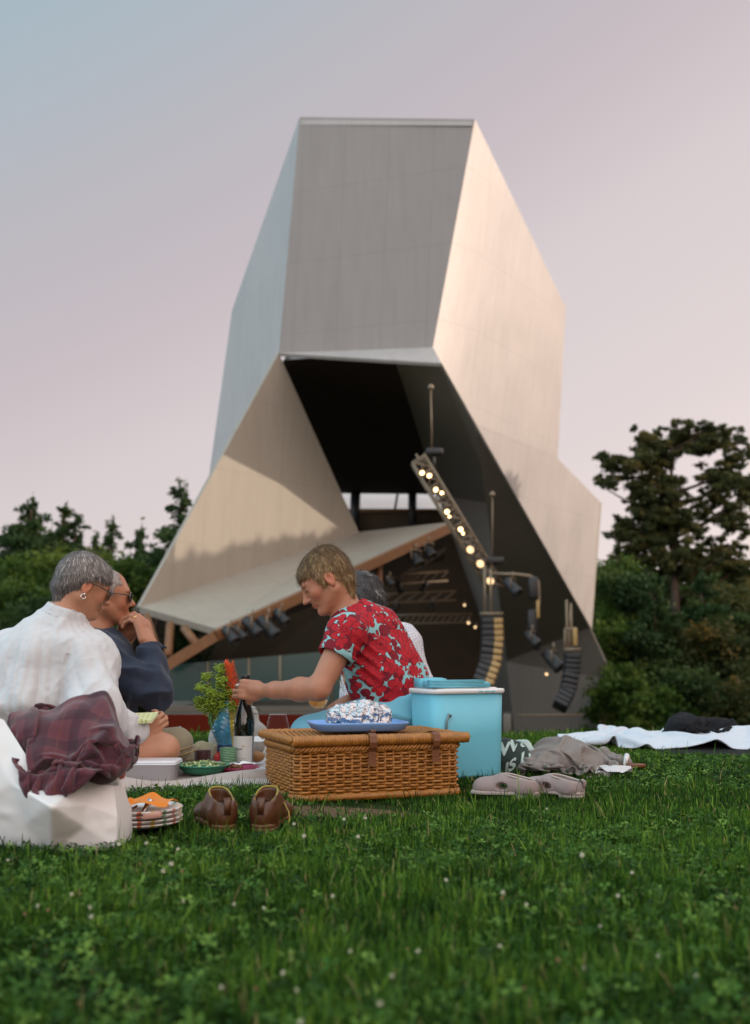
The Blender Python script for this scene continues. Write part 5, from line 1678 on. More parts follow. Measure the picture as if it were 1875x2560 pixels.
# --- leather shoes
def shoe(name, mat_up, mat_sole, mat_rim, label, cat, low=1.0, open_toe=False, lace=True, L_=.27, rim_r=.0028):
    """local frame: heel at origin, toe along +Y"""
    t = empty(name, (0, 0, 0), label, cat)
    s = SDF(.03)
    k_ = low
    s.add(ell((0, .048, .034 * k_), (.038, .052, .064 * k_)), .02); s.add(cone((0, .05, .040 * k_), (.002, .125, .052 * k_), .036, .038 * (.5 + .5 * k_)))
    s.add(rbox((0, .075, .062 * k_), (.034, .062, .040 * k_), .024), .012)
    s.add(cone((.004, .13, .030 * k_), (.006, L_ - .045, .020 * k_), .040, .034)); s.add(ell((.004, L_ - .05, .022), (.042, .045, .024)))
    s.add(rbox((0, .12, -.03), (.12, .25, .034), .002), .004, 's')
    tl = math.atan(.34 * k_); ca, sa = math.cos(tl), math.sin(tl); q0 = Vector((0, .055, .066 * k_ + .055 * math.tan(tl)))
    nrm_ = Vector((0, -sa, ca))
    s.add(rbox(q0 + nrm_ * .05 + Vector((0, -.01, 0)), (.08, .088, .05), .004, ((1, 0, 0), (0, ca, sa), tuple(nrm_))), .004, 's')
    s.add(rbox((0, .066, .072 * k_), (.0275, .050, .054 * k_), .024), .004, 's')
    s.add(cone((0, .06, .040 * k_), (.003, .17, .028 * k_), .027, .021), .006, 's')
    if open_toe:
        s.add(ell((.040, .128, .044 * low), (.022, .022, .013)), .004, 's'); s.add(ell((-.040, .128, .044 * low), (.022, .022, .013)), .004, 's'); s.add(ell((.0, .150, .052 * low), (.016, .014, .02)), .004, 's')
    V, F = s.mesh(.0027); V = relax(V, F, 1); N = vnormals(V, F)
    V = V + N * (.0010 * fbm(V, 40, 2))[:, None]
    obj('upper', V, F, mat_up, t)
    rim = []
    for k in range(33):
        a = 2 * math.pi * k / 32; ca2, sa2 = math.cos(a), math.sin(a); q = (abs(ca2) ** 2.8 + abs(sa2) ** 2.8) ** (-1 / 2.8); x, y = .0305 * ca2 * q, .066 + .054 * sa2 * q
        rim.append((x, y, .066 * low + y * math.tan(tl) - .001))
    b = MB(); b.tube(rim, rim_r, 6, cap=False); b.build('rim', mat_rim, t)
    b = MB(); RG = []
    ol = [(0.0, -.004), (.026, .004), (.036, .03), (.037, .09), (.042, .15), (.047, .20), (.040, .245), (.016, L_ + .004), (-.012, L_ + .002), (-.034, .24), (-.041, .20), (-.038, .14), (-.036, .08), (-.036, .03), (-.026, .004)]
    for z, f in ((-.0, .96), (.002, 1.0), (.010, 1.0), (.012, .97)): RG.append([(x * f, .13 + (y - .13) * f, z) for x, y in ol])
    b.rings(RG[::1]); RG = [[(x * f, y * (.98), z) for x, y in ol[:4] + ol[-3:]] for z, f in ((-.012, .95), (.0, .97))]; b.rings(RG); b.build('sole', mat_sole, t)
    b = MB(); b.rings([[(w, y, z), (-w, y, z), (-w, y - .002, z), (w, y - .002, z)] for w, y, z in ((.009, -.006, .040 * low), (.0105, -.008, .060 * low), (.011, -.007, .078 * low), (.0105, .004, .088 * low), (.009, .012, .074 * low))]); b.build('pull_tab', mat_up, t)
    if lace:
        b = MB()
        for k, q in enumerate((.135, .15, .165)): b.tube([(-.017, q, .068 * low - k * .004), (0, q + .003, .074 * low - k * .005), (.02, q, .066 * low - k * .004)], .0016, 5)
        b.build('laces', mat_rim, t)
    return t


m_shoe = Mat('cognac leather', (.20, .07, .022), .38, spec=.5); _c = m_shoe.co(); m_shoe.set('Base Color', m_shoe.mix(m_shoe.noise(_c, 28, 4), (.028, .010, .005), (.125, .042, .012))); m_shoe.bump(m_shoe.noise(_c, 130, 4), .3, .0015); m_shoe = m_shoe.mat
m_sole = mottled('crepe sole', (.15, .058, .018), (.09, .034, .012), 60, .6, .3, .001)
m_piping = mottled('ochre piping', (.34, .25, .035), (.26, .18, .03), 60, .6, 0)
s1 = shoe('leather_shoe', m_shoe, m_sole, m_piping, 'brown leather shoe seen from its heel, left one of the pair, toe to the left', 'shoe')
s1['group'] = 'pair of brown leather shoes'
h1 = at(566, 2088, 2.62); s1.location = (h1.x, h1.y, float(gz(h1.x, h1.y)) + .016); s1.rotation_euler.z = math.radians(24); s1.scale = (.84, .80, .84)
s2 = copy_tree(s1); h2 = at(652, 2084, 2.62); s2.location = (h2.x, h2.y, float(gz(h2.x, h2.y)) + .016); s2.rotation_euler.z = math.radians(-7)
s2['label'] = 'brown leather shoe seen from its heel, right one of the pair, closest to the basket'
b_ = MB(); b_.tube([at(700, 1996, 2.72), at(712, 2010, 2.70), at(722, 2030, 2.68), at(724, 2050, 2.66), at(718, 2064, 2.66)], .0018, 5)
b_.build('loose_lace', m_piping, None); lo2 = bpy.data.objects['loose_lace']; 
_mw = Matrix.Translation(s2.location) @ Euler((0, 0, s2.rotation_euler.z)).to_matrix().to_4x4() @ Matrix.Diagonal((.84, .80, .84, 1))
lo2.data.transform(_mw.inverted()); lo2.parent = s2
b_ = MB(); b_.tube([at(548, 1990, 2.80), at(530, 1996, 2.76), at(518, 2020, 2.72), at(513, 2050, 2.70), at(512, 2075, 2.68)], .0018, 5)
lo1 = b_.build('loose_lace', m_piping, None)
_mw = Matrix.Translation(s1.location) @ Euler((0, 0, s1.rotation_euler.z)).to_matrix().to_4x4() @ Matrix.Diagonal((.84, .80, .84, 1))
lo1.data.transform(_mw.inverted()); lo1.parent = s1
for s_, f_ in ((s1, (.0, .20, .03)),):
    pass

m_canvas = fabric('mauve grey suede', (.30, .235, .225), (.23, .18, .17), 900, .95, .3, 25)
m_cork = mottled('pale rope edge', (.42, .36, .32), (.34, .28, .25), 80, .9, .3, .002)
s3 = shoe('canvas_shoe', m_canvas, m_cork, m_cork, 'mauve grey low summer shoe on the grass, the nearer left one of two', 'shoe', .62, True, False, .24, .0035)
s3['group'] = 'pair of mauve grey summer shoes'
h3 = at(1348, 2000, 3.30); s3.location = (h3.x, h3.y, float(gz(h3.x, h3.y)) + .014); s3.rotation_euler.z = math.radians(76); s3.scale = (1, .85, .92)
s4 = copy_tree(s3); h4 = at(1458, 2003, 3.28); s4.location = (h4.x, h4.y, float(gz(h4.x, h4.y)) + .012); s4.rotation_euler.z = math.radians(58); s4.scale = (1, .82, .85)
s4['label'] = 'mauve grey low summer shoe on the grass, the farther right one of two'
m_sock = fabric('grey sock wool', (.42, .42, .46), (.34, .34, .38))
cloth_heap('rolled_sock', [cone(at(1308, 1972, 3.28), at(1326, 1966, 3.30), .012, .013)], m_sock, 'pale grey sock tucked into the left summer shoe', 'sock', .003, .002, 60, group=None)
cloth_heap('rolled_sock', [cone(at(1388, 1976, 3.34), at(1410, 1972, 3.34), .010, .014)], m_sock, 'pale grey sock tucked into the right summer shoe', 'sock', .003, .002, 60, group=None)

# --- clothes heap right of the cool box
m_tee = fabric('dark green jersey', (.030, .045, .040), (.022, .034, .032))
m_mint = fabric('mint jersey', (.40, .50, .47), (.34, .44, .41))
m_grey = fabric('taupe grey cotton', (.22, .19, .175), (.17, .145, .13), 800, .9, .4, 10)
tee = cloth_heap('dark_shirt', [cone(J(1263, 1894, 3.92), J(1308, 1914, 3.92), .050, .050), cone(J(1248, 1929, 3.92), J(1328, 1934, 3.92), .034, .034), cone(J(1263, 1866, 3.94), J(1298, 1876, 3.94), .028, .028), cone(J(1238, 1894, 3.94), J(1233, 1934, 3.94), .04, .03)],
                 m_tee, 'folded dark green shirt with pale lettering beside the cool box', 'shirt', .0045, .002, 14, .004)
cloth_heap('mint_shirt', [cone(J(1270, 1866, 4.02), J(1310, 1870, 4.00), .020, .022), cone(J(1310, 1870, 4.00), J(1330, 1886, 3.98), .022, .012)], m_mint, 'pale mint shirt rolled on top of the dark lettered shirt', 'shirt', .004, .004, 24, .02)
gc = J(1405, 1915, 3.96)
gparts = [ell((gc.x - .06, gc.y, .03), (.11, .10, .058)), ell((gc.x + .06, gc.y + .03, .03), (.09, .09, .066)), ell((gc.x - .01, gc.y + .07, .03), (.14, .08, .050))]
def gsdf(P):
    d = gparts[0][0](P)
    for q in gparts[1:]: d = smin(d, q[0](P), .04)
    return np.minimum(d, P[..., 2] - .008)
cloth_obj('grey_jacket', drape(72, 60, .62, .52, (gc.x, gc.y, .10), (1, .1, 0), (-.1, 1, 0), (.60, .62), .02, gsdf, 50, 9, .12, 5, 8, walls=(.20, .17), marg=.026, mf=7),
          m_grey, 'crumpled taupe grey jacket lying on the grass between cool box and white blanket', 'jacket', .004)
V, F = crumple(J(1530, 1922, 3.86), .060, .045, .040, 26, 21, 22); V[:, 2] = np.maximum(V[:, 2] - .03, .006)
tag(obj('crumpled_paper', V, F, fabric('thin white tissue', (.56, .54, .54), (.48, .46, .47), bump=.2), None, smooth=False), 'crumpled white tissue paper against the grey jacket', 'paper')
cloth_heap('white_scarf', [cone(J(1448, 1954, 3.82), J(1478, 1950, 3.84), .010, .016), cone(J(1498, 1939, 3.84), J(1518, 1934, 3.86), .014, .016)], m_paper, 'small white frayed cloth end under the grey jacket', 'cloth', .004, .005, 40, .004)
cloth_heap('rolled_scarf', [cone(J(1508, 1882, 4.14), J(1520, 1899, 4.14), .020, .020), cone(J(1538, 1902, 4.09), J(1568, 1909, 4.06), .020, .018), cone(J(1520, 1894, 4.14), J(1543, 1904, 4.09), .014, .014)], m_grey, 'small rolled grey scarf behind the white tissue', 'scarf', .004, .004, 30, .004)
b_ = MB(); c_ = J(1578, 1914, 4.04)
b_.rings([[Vector((c_.x + math.cos(a) * .055 * f, c_.y + math.sin(a) * .028 * f, .020 + z)) for a in np.linspace(0, 2 * math.pi, 20, endpoint=False)] for z, f in ((.0, .95), (.003, 1), (.010, 1), (.012, .96))])
fl = b_.build('flat_sandal', m_leather); tag(fl, 'single flat sandal with a pale frayed strap, farthest right of the clothes heap', 'sandal')
b_ = MB(); b_.tube([c_ + Vector((-.03, -.02, 0)), c_ + Vector((-.015, 0, .035)), c_ + Vector((0, .02, .0))], [.006, .011, .006], 8); b_.build('strap', m_paper, fl)

# lettering on the dark shirt, laid onto its folds
def letters():
    from mathutils.bvhtree import BVHTree
    dg = bpy.context.evaluated_depsgraph_get(); bvh = BVHTree.FromObject(tee, dg)
    b = MB(); o = Vector((0, 0, EYE))
    for txt, px, py, ang, size in (('We', 1246, 1894, 24, 56), ('IS LO', 1260, 1938, 33, 48)):
        V, F = text_geo(txt, 1.0, bold=.035)
        # refine so that it can follow the folds
        bm = bpy.data.meshes.new('tmp'); bm.from_pydata(V, [], F); 
        import bmesh
        q = bmesh.new(); q.from_mesh(bm); bmesh.ops.triangulate(q, faces=q.faces); bmesh.ops.subdivide_edges(q, edges=q.edges, cuts=2, use_grid_fill=True)
        P_ = [v.co.copy() for v in q.verts]; Fq = [tuple(v.index for v in f.verts) for f in q.faces]; q.free(); bpy.data.meshes.remove(bm)
        ca, sa = math.cos(math.radians(ang)), math.sin(math.radians(ang)); out = []
        for p in P_:
            X, Y = p.x * size, p.y * size
            d = ray(px + X * ca + Y * .1, py - X * sa - Y * ca).normalized()
            hit = bvh.ray_cast(o, d)
            out.append((hit[0] if hit[0] is not None else None, d))
        keep = {}
        VV = []
        for i, (h, d) in enumerate(out):
            if h is not None: keep[i] = len(VV); VV.append(h - d * .003)
        b.add(VV, [tuple(keep[i] for i in f) for f in Fq if all(i in keep for i in f)])
    if b.V: b.build('lettering', m_mint, tee)


letters()

# --- far white blanket with a dark underside and black jacket on it
m_wb = fabric('white blanket cotton', (.56, .59, .64), (.48, .51, .56), 500, .9, .4, 12)
m_blk = fabric('black quilted lining', (.008, .008, .010), (.013, .013, .015), sheen=.0)
def wsdf(P):
    g_ = gz(P[..., 0], P[..., 1])
    return P[..., 2] - g_ - .012 - .035 * np.exp(-((P[..., 1] - 5.02) / .12) ** 2) * np.clip((P[..., 0] - 1.2) * 3, 0, 1)
cloth_obj('white_blanket', drape(120, 56, 2.15, .95, (1.90, 5.22, .10), (1, -.09, 0), (.09, 1, 0), (.90, .86), .03, wsdf, 45, 8, .2, 11, 5, walls=(1.5, .48), marg=.040, mf=3.6),
          m_wb, 'far white blanket lying rumpled on the lawn crest at the right', 'blanket', .006)
sheet('black_groundsheet', [(1.25, 4.66), (2.70, 4.47), (2.8, 5.1), (1.26, 5.1)], 60, 12, lambda x, y, u, v: .004 + .030 * v * (1 + .4 * np.sin(x * 9)), m_blk, 'black underlay showing below the near edge of the white blanket', 'groundsheet')
bc = J(1752, 1832, 5.1)
bp_ = [ell((bc.x - .09, bc.y, bc.z + .02), (.07, .07, .055)), ell((bc.x + .06, bc.y + .02, bc.z + .0), (.12, .07, .045)), ell((bc.x - .02, bc.y, bc.z + .0), (.15, .06, .03))]
def bsdf(P):
    d = np.minimum(np.minimum(bp_[0][0](P), bp_[1][0](P)), bp_[2][0](P))
    return np.minimum(d, P[..., 2] - bc.z + .01)
cloth_obj('black_jacket', drape(64, 48, .60, .40, (bc.x, bc.y, bc.z + .07), (1, 0, 0), (0, 1, 0), (.58, .6), .02, bsdf, 50, 9, .12, 8, 8, walls=(.17, .12), marg=.024, mf=8), m_blk, 'black jacket bunched on top of the far white blanket', 'jacket', .004)

# ------------------------------------------------------------------ people
def skin_mat(name, c, c2):
    m = Mat(name, c, .48, spec=.45, Subsurface_Weight=.12, Subsurface_Scale=.012)
    m.set('Base Color', m.mix(m.mix(m.noise(m.co(), 18, 4), c, c2), m.attr(), m_one, 'MULTIPLY')) if False else None
    n = m.noise(m.co(), 22, 4); base = m.mix(n, c, c2)
    m.set('Base Color', m.mix(1.0, base, m.attr(), 'MULTIPLY'))
    m.b.inputs['Subsurface Radius'].default_value = (1.0, .35, .2)
    m.bump(m.noise(m.co(), 260, 3), .25, .0012)
    return m.mat


m_one = None


class Head:
    def __init__(s, c, f, uh, sc=1.0):
        s.c = Vector(c); s.f = Vector(f).normalized(); uh = Vector(uh)
        s.u = (uh - s.f * uh.dot(s.f)).normalized(); s.r = s.f.cross(s.u).normalized(); s.sc = sc

    def w(s, a, b, c): return s.c + (s.f * a + s.r * b + s.u * c) * s.sc

    @property
    def ax(s): return (s.f, s.r, s.u)

    def E(s, c, rad): return ell(s.w(*c), [q * s.sc for q in rad], s.ax)

    def K(s, a, b, ra, rb): return cone(s.w(*a), s.w(*b), ra * s.sc, rb * s.sc)

    def add_to(s, S, smile=0., neck=None, jaw=1.0, nose=1.0):
        S.add(s.E((-.012, 0, .028), (.092, .072, .080)), .02)
        S.add(s.E((.026, 0, -.026), (.060, .055, .076)), .03)
        for q in (1, -1):
            S.add(s.K((-.002, .048 * q * jaw, -.048), (.058, .014 * q, -.090), .020, .016), .025)
            S.add(s.E((.058, .034 * q, -.024 + smile * .004), (.022, .020, .022)), .018)
        S.add(s.K((.068, .0, -.086), (.074, .0, -.089), .018, .0155), .016)
        S.add(s.K((.070, -.028, .022), (.070, .028, .022), .014, .014), .02)
        for q in (1, -1):
            S.add(s.E((.096, .031 * q, .002), (.016, .015, .011)), .010, 's')
            S.add(s.E((.072, .030 * q, .002), (.0135, .014, .0125)), .003)
            S.add(s.K((.0845, .021 * q, .0035), (.078, .041 * q, .001), .0022, .0022), .003)
        S.add(s.K((.082, 0, .012), (.100, 0, -.020), .0075, .0085 * nose), .012)
        S.add(s.E((.104 + .003 * nose, 0, -.026), (.0095, .009, .0085)), .007)
        for q in (1, -1): S.add(s.E((.094, .0105 * q, -.030), (.009, .0062, .0065)), .006)
        S.add(s.K((.0735, -.016, -.044), (.0735, .016, -.044), .012, .012), .015)
        cu = .006 * smile
        for q in (1, -1):
            S.add(s.K((.0868, 0, -.0515), (.074, .024 * q, -.0545 + cu), .0050, .0030), .005)
            S.add(s.K((.0850, 0, -.0622), (.074, .020 * q, -.0585 + cu), .0056, .0030), .005)
            S.add(s.K((.0930, 0, -.0568), (.078, .027 * q, -.0565 + cu), .0018, .0018), .002, 's')
            if smile: S.add(s.K((.092, .014 * q, -.034), (.074, .036 * q, -.056), .002, .002), .006, 's')
            # ears
            S.add(s.E((-.008, .0735 * q, -.006), (.019, .0085, .029)), .006)
            S.add(s.E((-.004, .0820 * q, -.002), (.010, .0060, .018)), .004, 's')
            S.add(s.E((-.006, .0740 * q, -.032), (.0085, .006, .009)), .005)
        if neck is not None:
            S.add(cone(s.w(-.028, 0, -.050), neck, .050 * s.sc, .058), .03)

    def paint(s, V, tone=1.0):
        """true skin colouring: lips, lids, brows, ears, cheeks"""
        L_ = (V - np.array(s.c)) @ np.array([list(s.f), list(s.r), list(s.u)]).T / s.sc
        col = np.ones((len(V), 3))
        def spot(c, r, rgb, p=1.0):
            d = np.sqrt((((L_ - np.array(c)) / np.array(r)) ** 2).sum(1)); w = np.clip(1.4 - d, 0, 1)[:, None] * p
            col[:] = col * (1 - w) + col * np.array(rgb) * w
        spot((.086, 0, -.057), (.012, .022, .009), (.95, .66, .62), .8)
        for q in (1, -1):
            spot((.060, .040 * q, -.022), (.03, .022, .020), (1.12, .80, .74), .7)
            spot((-.008, .076 * q, -.008), (.02, .02, .03), (1.15, .78, .70), .8)
            spot((.083, .030 * q, .0025), (.012, .016, .0036), (.16, .11, .09), 1.0)
            spot((.080, .030 * q, .020), (.014, .019, .0045), (.38, .28, .20), .9)
        spot((.104, 0, -.026), (.012, .012, .012), (1.12, .80, .74), .6)
        return col


def arm(S, sh, el, wr, r0=.048, r1=.038, r2=.026, k=.02):
    sh, el, wr = Vector(sh), Vector(el), Vector(wr)
    S.add(cone(sh, el, r0, r1), k); S.add(cone(el, el.lerp(wr, .35), r1 * .98, r1 * 1.02), k); S.add(cone(el.lerp(wr, .35), wr, r1 * 1.0, r2), k)


HAND_SEG = {}


def finger_ring(i, mat, parent):
    c, v, r = HAND_SEG[i]; b = MB(); b.lathe([(r * 1.0, -.0028), (r * 1.14, -.002), (r * 1.14, .002), (r * 1.0, .0028)], c, 18, v)
    return b.build('ring', mat, parent)


def hand(S, w, d, n, side, curl, sc=1.0, spread=.0, thumb=((.5, .75, .3), (.75, .2, .6)), wr=None):
    """w wrist, d towards the knuckles, n where the palm faces; side flips the thumb side; curl = bends per finger"""
    w = Vector(w); d = Vector(d).normalized(); n = Vector(n); n = (n - d * n.dot(d)).normalized(); a = d.cross(n).normalized() * side
    S.add(rbox(w + (d * .048 + n * .002) * sc, (.044 * sc, .038 * sc, .0135 * sc), .012 * sc, (d, a, n)), .014)
    S.add(cone(w, w + d * .03 * sc, .024 * sc, .021 * sc), .018)
    S.add(cone(w + (d * .02 + a * .022 + n * .008) * sc, w + (d * .05 + a * .030 + n * .008) * sc, .015 * sc, .013 * sc), .010)
    tips = []
    for i in range(4):
        b = w + (d * (.086, .090, .086, .076)[i] + a * (.029, .0100, -.0095, -.0275)[i]) * sc
        ln = (.043, .046, .043, .034)[i] * sc; r = (.0092, .0095, .0090, .0080)[i] * sc
        t = 0; p = b; dd = (d + a * spread * (1.2, .4, -.4, -1.2)[i]).normalized()
        S.add(cone(b - d * .018 * sc - n * .003 * sc, b, r * 1.05, r * 1.1), .006)
        c = curl[i] if isinstance(curl[i], (tuple, list)) else (curl[i],) * 3
        for j, (q, f_) in enumerate(zip(c, (1, .62, .5))):
            t += q; v = dd * math.cos(t) + n * math.sin(t)
            e = p + v * ln * f_
            if j == 0: HAND_SEG[i] = (p.lerp(e, .5), v, r)
            S.add(cone(p, e, r * (1 - .08 * j), r * (.93 - .10 * j)), .0035); p = e
        tips.append(p)
    p = w + (d * .030 + a * .030 + n * .006) * sc
    for (x, y, z), l_, r in zip(thumb, (.040, .032), (.0115, .0100)):
        v = (d * x + a * y + n * z).normalized(); e = p + v * l_ * sc; S.add(cone(p, e, r * sc, r * .88 * sc), .006); p = e
    tips.append(p)
    return tips


def finish(name, S, h, mat, parent, disp=None, head=None, it=1, col=None):
    V, F = S.mesh(h); V = relax(V, F, it)
    if disp is not None: V = V + vnormals(V, F) * disp(V)[:, None]
    c = None
    if head is not None: c = head.paint(V)
    elif col is not None: c = col(V)
    return obj(name, V, F, mat, parent, col=c)


def hair(hd, prims, subs, parent, c1, c2, c3, n=5200, ln=.022, crown=(-.04, 0, .11), lift=.003, seed=1, wave=0., width=.0008, thick=.0022, flow=None, bumpy=.0022, top=2.2):
    S = SDF(.014)
    for p in prims: S.add(p)
    for p in subs: S.add(p, .006, 's')
    V, F = S.mesh(.003); V = relax(V, F, 1); N = vnormals(V, F)
    M3 = np.array([list(hd.f), list(hd.r), list(hd.u)])
    cr = np.array(hd.w(*crown))
    def dirs(P_, N_2):
        d = P_ - cr
        if flow is not None: d = d / (np.linalg.norm(d, axis=1)[:, None] + 1e-9) + np.array(hd.f * flow[0] + hd.r * flow[1] + hd.u * flow[2])
        if wave: d = d + wave * np.stack([noise(P_, 45, 1), noise(P_, 45, 2), noise(P_, 45, 3)], 1) * .05
        d = d - N_2 * (d * N_2).sum(1)[:, None]
        return d / (np.linalg.norm(d, axis=1)[:, None] + 1e-9)
    D_ = dirs(V, N); side = np.cross(D_, N)
    loc = (V - np.array(hd.c)) @ M3.T
    ph = np.arctan2(loc[:, 1], loc[:, 0] + .03)
    V2 = V + N * (.35 * bumpy * noise(np.stack([ph * .30, np.linalg.norm(loc, axis=1) * .2, loc[:, 2] * .16], 1), 52, seed) + thick * noise(V, 30, seed + 4))[:, None]
    m = Mat('hair', c1, .55, spec=.35); q = m.attr(); m.set('Base Color', q)
    rng_ = np.random.default_rng(seed)
    mixc = lambda t: (np.array(c1) * (1 - t)[:, None] + np.array(c2) * t[:, None])
    t = np.clip(.45 + .5 * noise(np.stack([ph * .5, loc[:, 2] * .12, loc[:, 0] * .12], 1), 60, seed + 9) + top * (loc[:, 2] - .04) + 1.2 * loc[:, 0], 0, 1)
    # scalp base carries most of the hair volume; fine locks lie over it
    idx = rng_.integers(0, len(V2), n); P0 = V2[idx]; Nn = N[idx]; L_ = ln * rng_.uniform(.5, 1.3, n)
    Dn = dirs(P0, Nn) + rng_.normal(0, .16, (n, 3)); Dn -= Nn * (Dn * Nn).sum(1)[:, None] * .9; Dn /= np.linalg.norm(Dn, axis=1)[:, None]
    Sd = np.cross(Dn, Nn) * width * rng_.uniform(.6, 1.8, n)[:, None]
    lf = lift * rng_.uniform(.2, 1.4, n) * np.where(rng_.random(n) < .06, 2.6, 1)
    pts = []
    for k, (tt, ww) in enumerate(((0, .8), (.35, 1), (.7, .8), (1, .1))):
        off = Nn * (-.001 + lf * math.sin(tt * 2.2))[:, None]
        c = P0 + Dn * (L_ * tt)[:, None] + off - Nn * (L_ ** 2 * tt * tt * 3.2)[:, None]
        if wave: c = c + np.cross(Dn, Nn) * (wave * .0022 * np.sin(tt * 5 + idx))[:, None]
        pts += [c - Sd * ww, c + Sd * ww]
    VS = np.stack(pts, 1).reshape(-1, 3); FS = (np.arange(n)[:, None, None] * 8 + np.array([[0, 1, 3, 2], [2, 3, 5, 4], [4, 5, 7, 6]])[None]).reshape(-1, 4)
    ts = np.clip(t[idx] + rng_.normal(0, .28, n), 0, 1.2)
    cs = np.repeat(mixc(np.clip(ts, 0, 1)) * (1 - (ts > 1.0)[:, None] * 0) + (ts > .95)[:, None] * (np.array(c3) - np.array(c2)), 8, axis=0)
    return obj('hair', np.concatenate([V2, VS]), np.concatenate([F, FS + len(V2)]), m.mat, parent, col=np.concatenate([mixc(t), cs]))


def glasses(hd, parent, mat, lens, tilt=0.):
    b = MB()
    for q in (1, -1):
        b.tube([hd.w(.086, .066 * q, .006), hd.w(.04, .076 * q, .010), hd.w(-.012, .0795 * q, .010), hd.w(-.030, .078 * q, -.006)], [.0026, .0022, .0022, .0024], 6)
        ring = [hd.w(.098 - .006 * abs(math.cos(a)) * 0 - .010 * (math.cos(a) * .5 + .5), (.034 + .026 * math.cos(a)) * q, .000 + .0195 * math.sin(a)) for a in np.linspace(0, 2 * math.pi, 21)]
        b.tube(ring, .0022, 6, cap=False)
    b.tube([hd.w(.099, -.012, .006), hd.w(.103, 0, .009), hd.w(.099, .012, .006)], .0022, 6)
    g = b.build('sunglasses', mat, parent)
    b = MB()
    for q in (1, -1):
        ring = [hd.w(.0975 - .010 * (math.cos(a) * .5 + .5), (.034 + .025 * math.cos(a)) * q, .0185 * math.sin(a)) for a in np.linspace(0, 2 * math.pi, 20, endpoint=False)]
        c = hd.w(.094, .034 * q, 0); back = [p - hd.f * .0015 for p in ring]
        b.rings([ring, back])
    b.build('lens', lens, g)


m_frame = Mat('dark tortoiseshell', (.035, .020, .012), .15, spec=.7, Coat_Weight=.5).mat
m_lens = Mat('smoked lens', (.03, .022, .018), .05, spec=.8).mat
m_silver = Mat('silver', (.75, .72, .70), .15, 1.0).mat
m_goldm = Mat('gold', (.75, .50, .22), .18, 1.0).mat

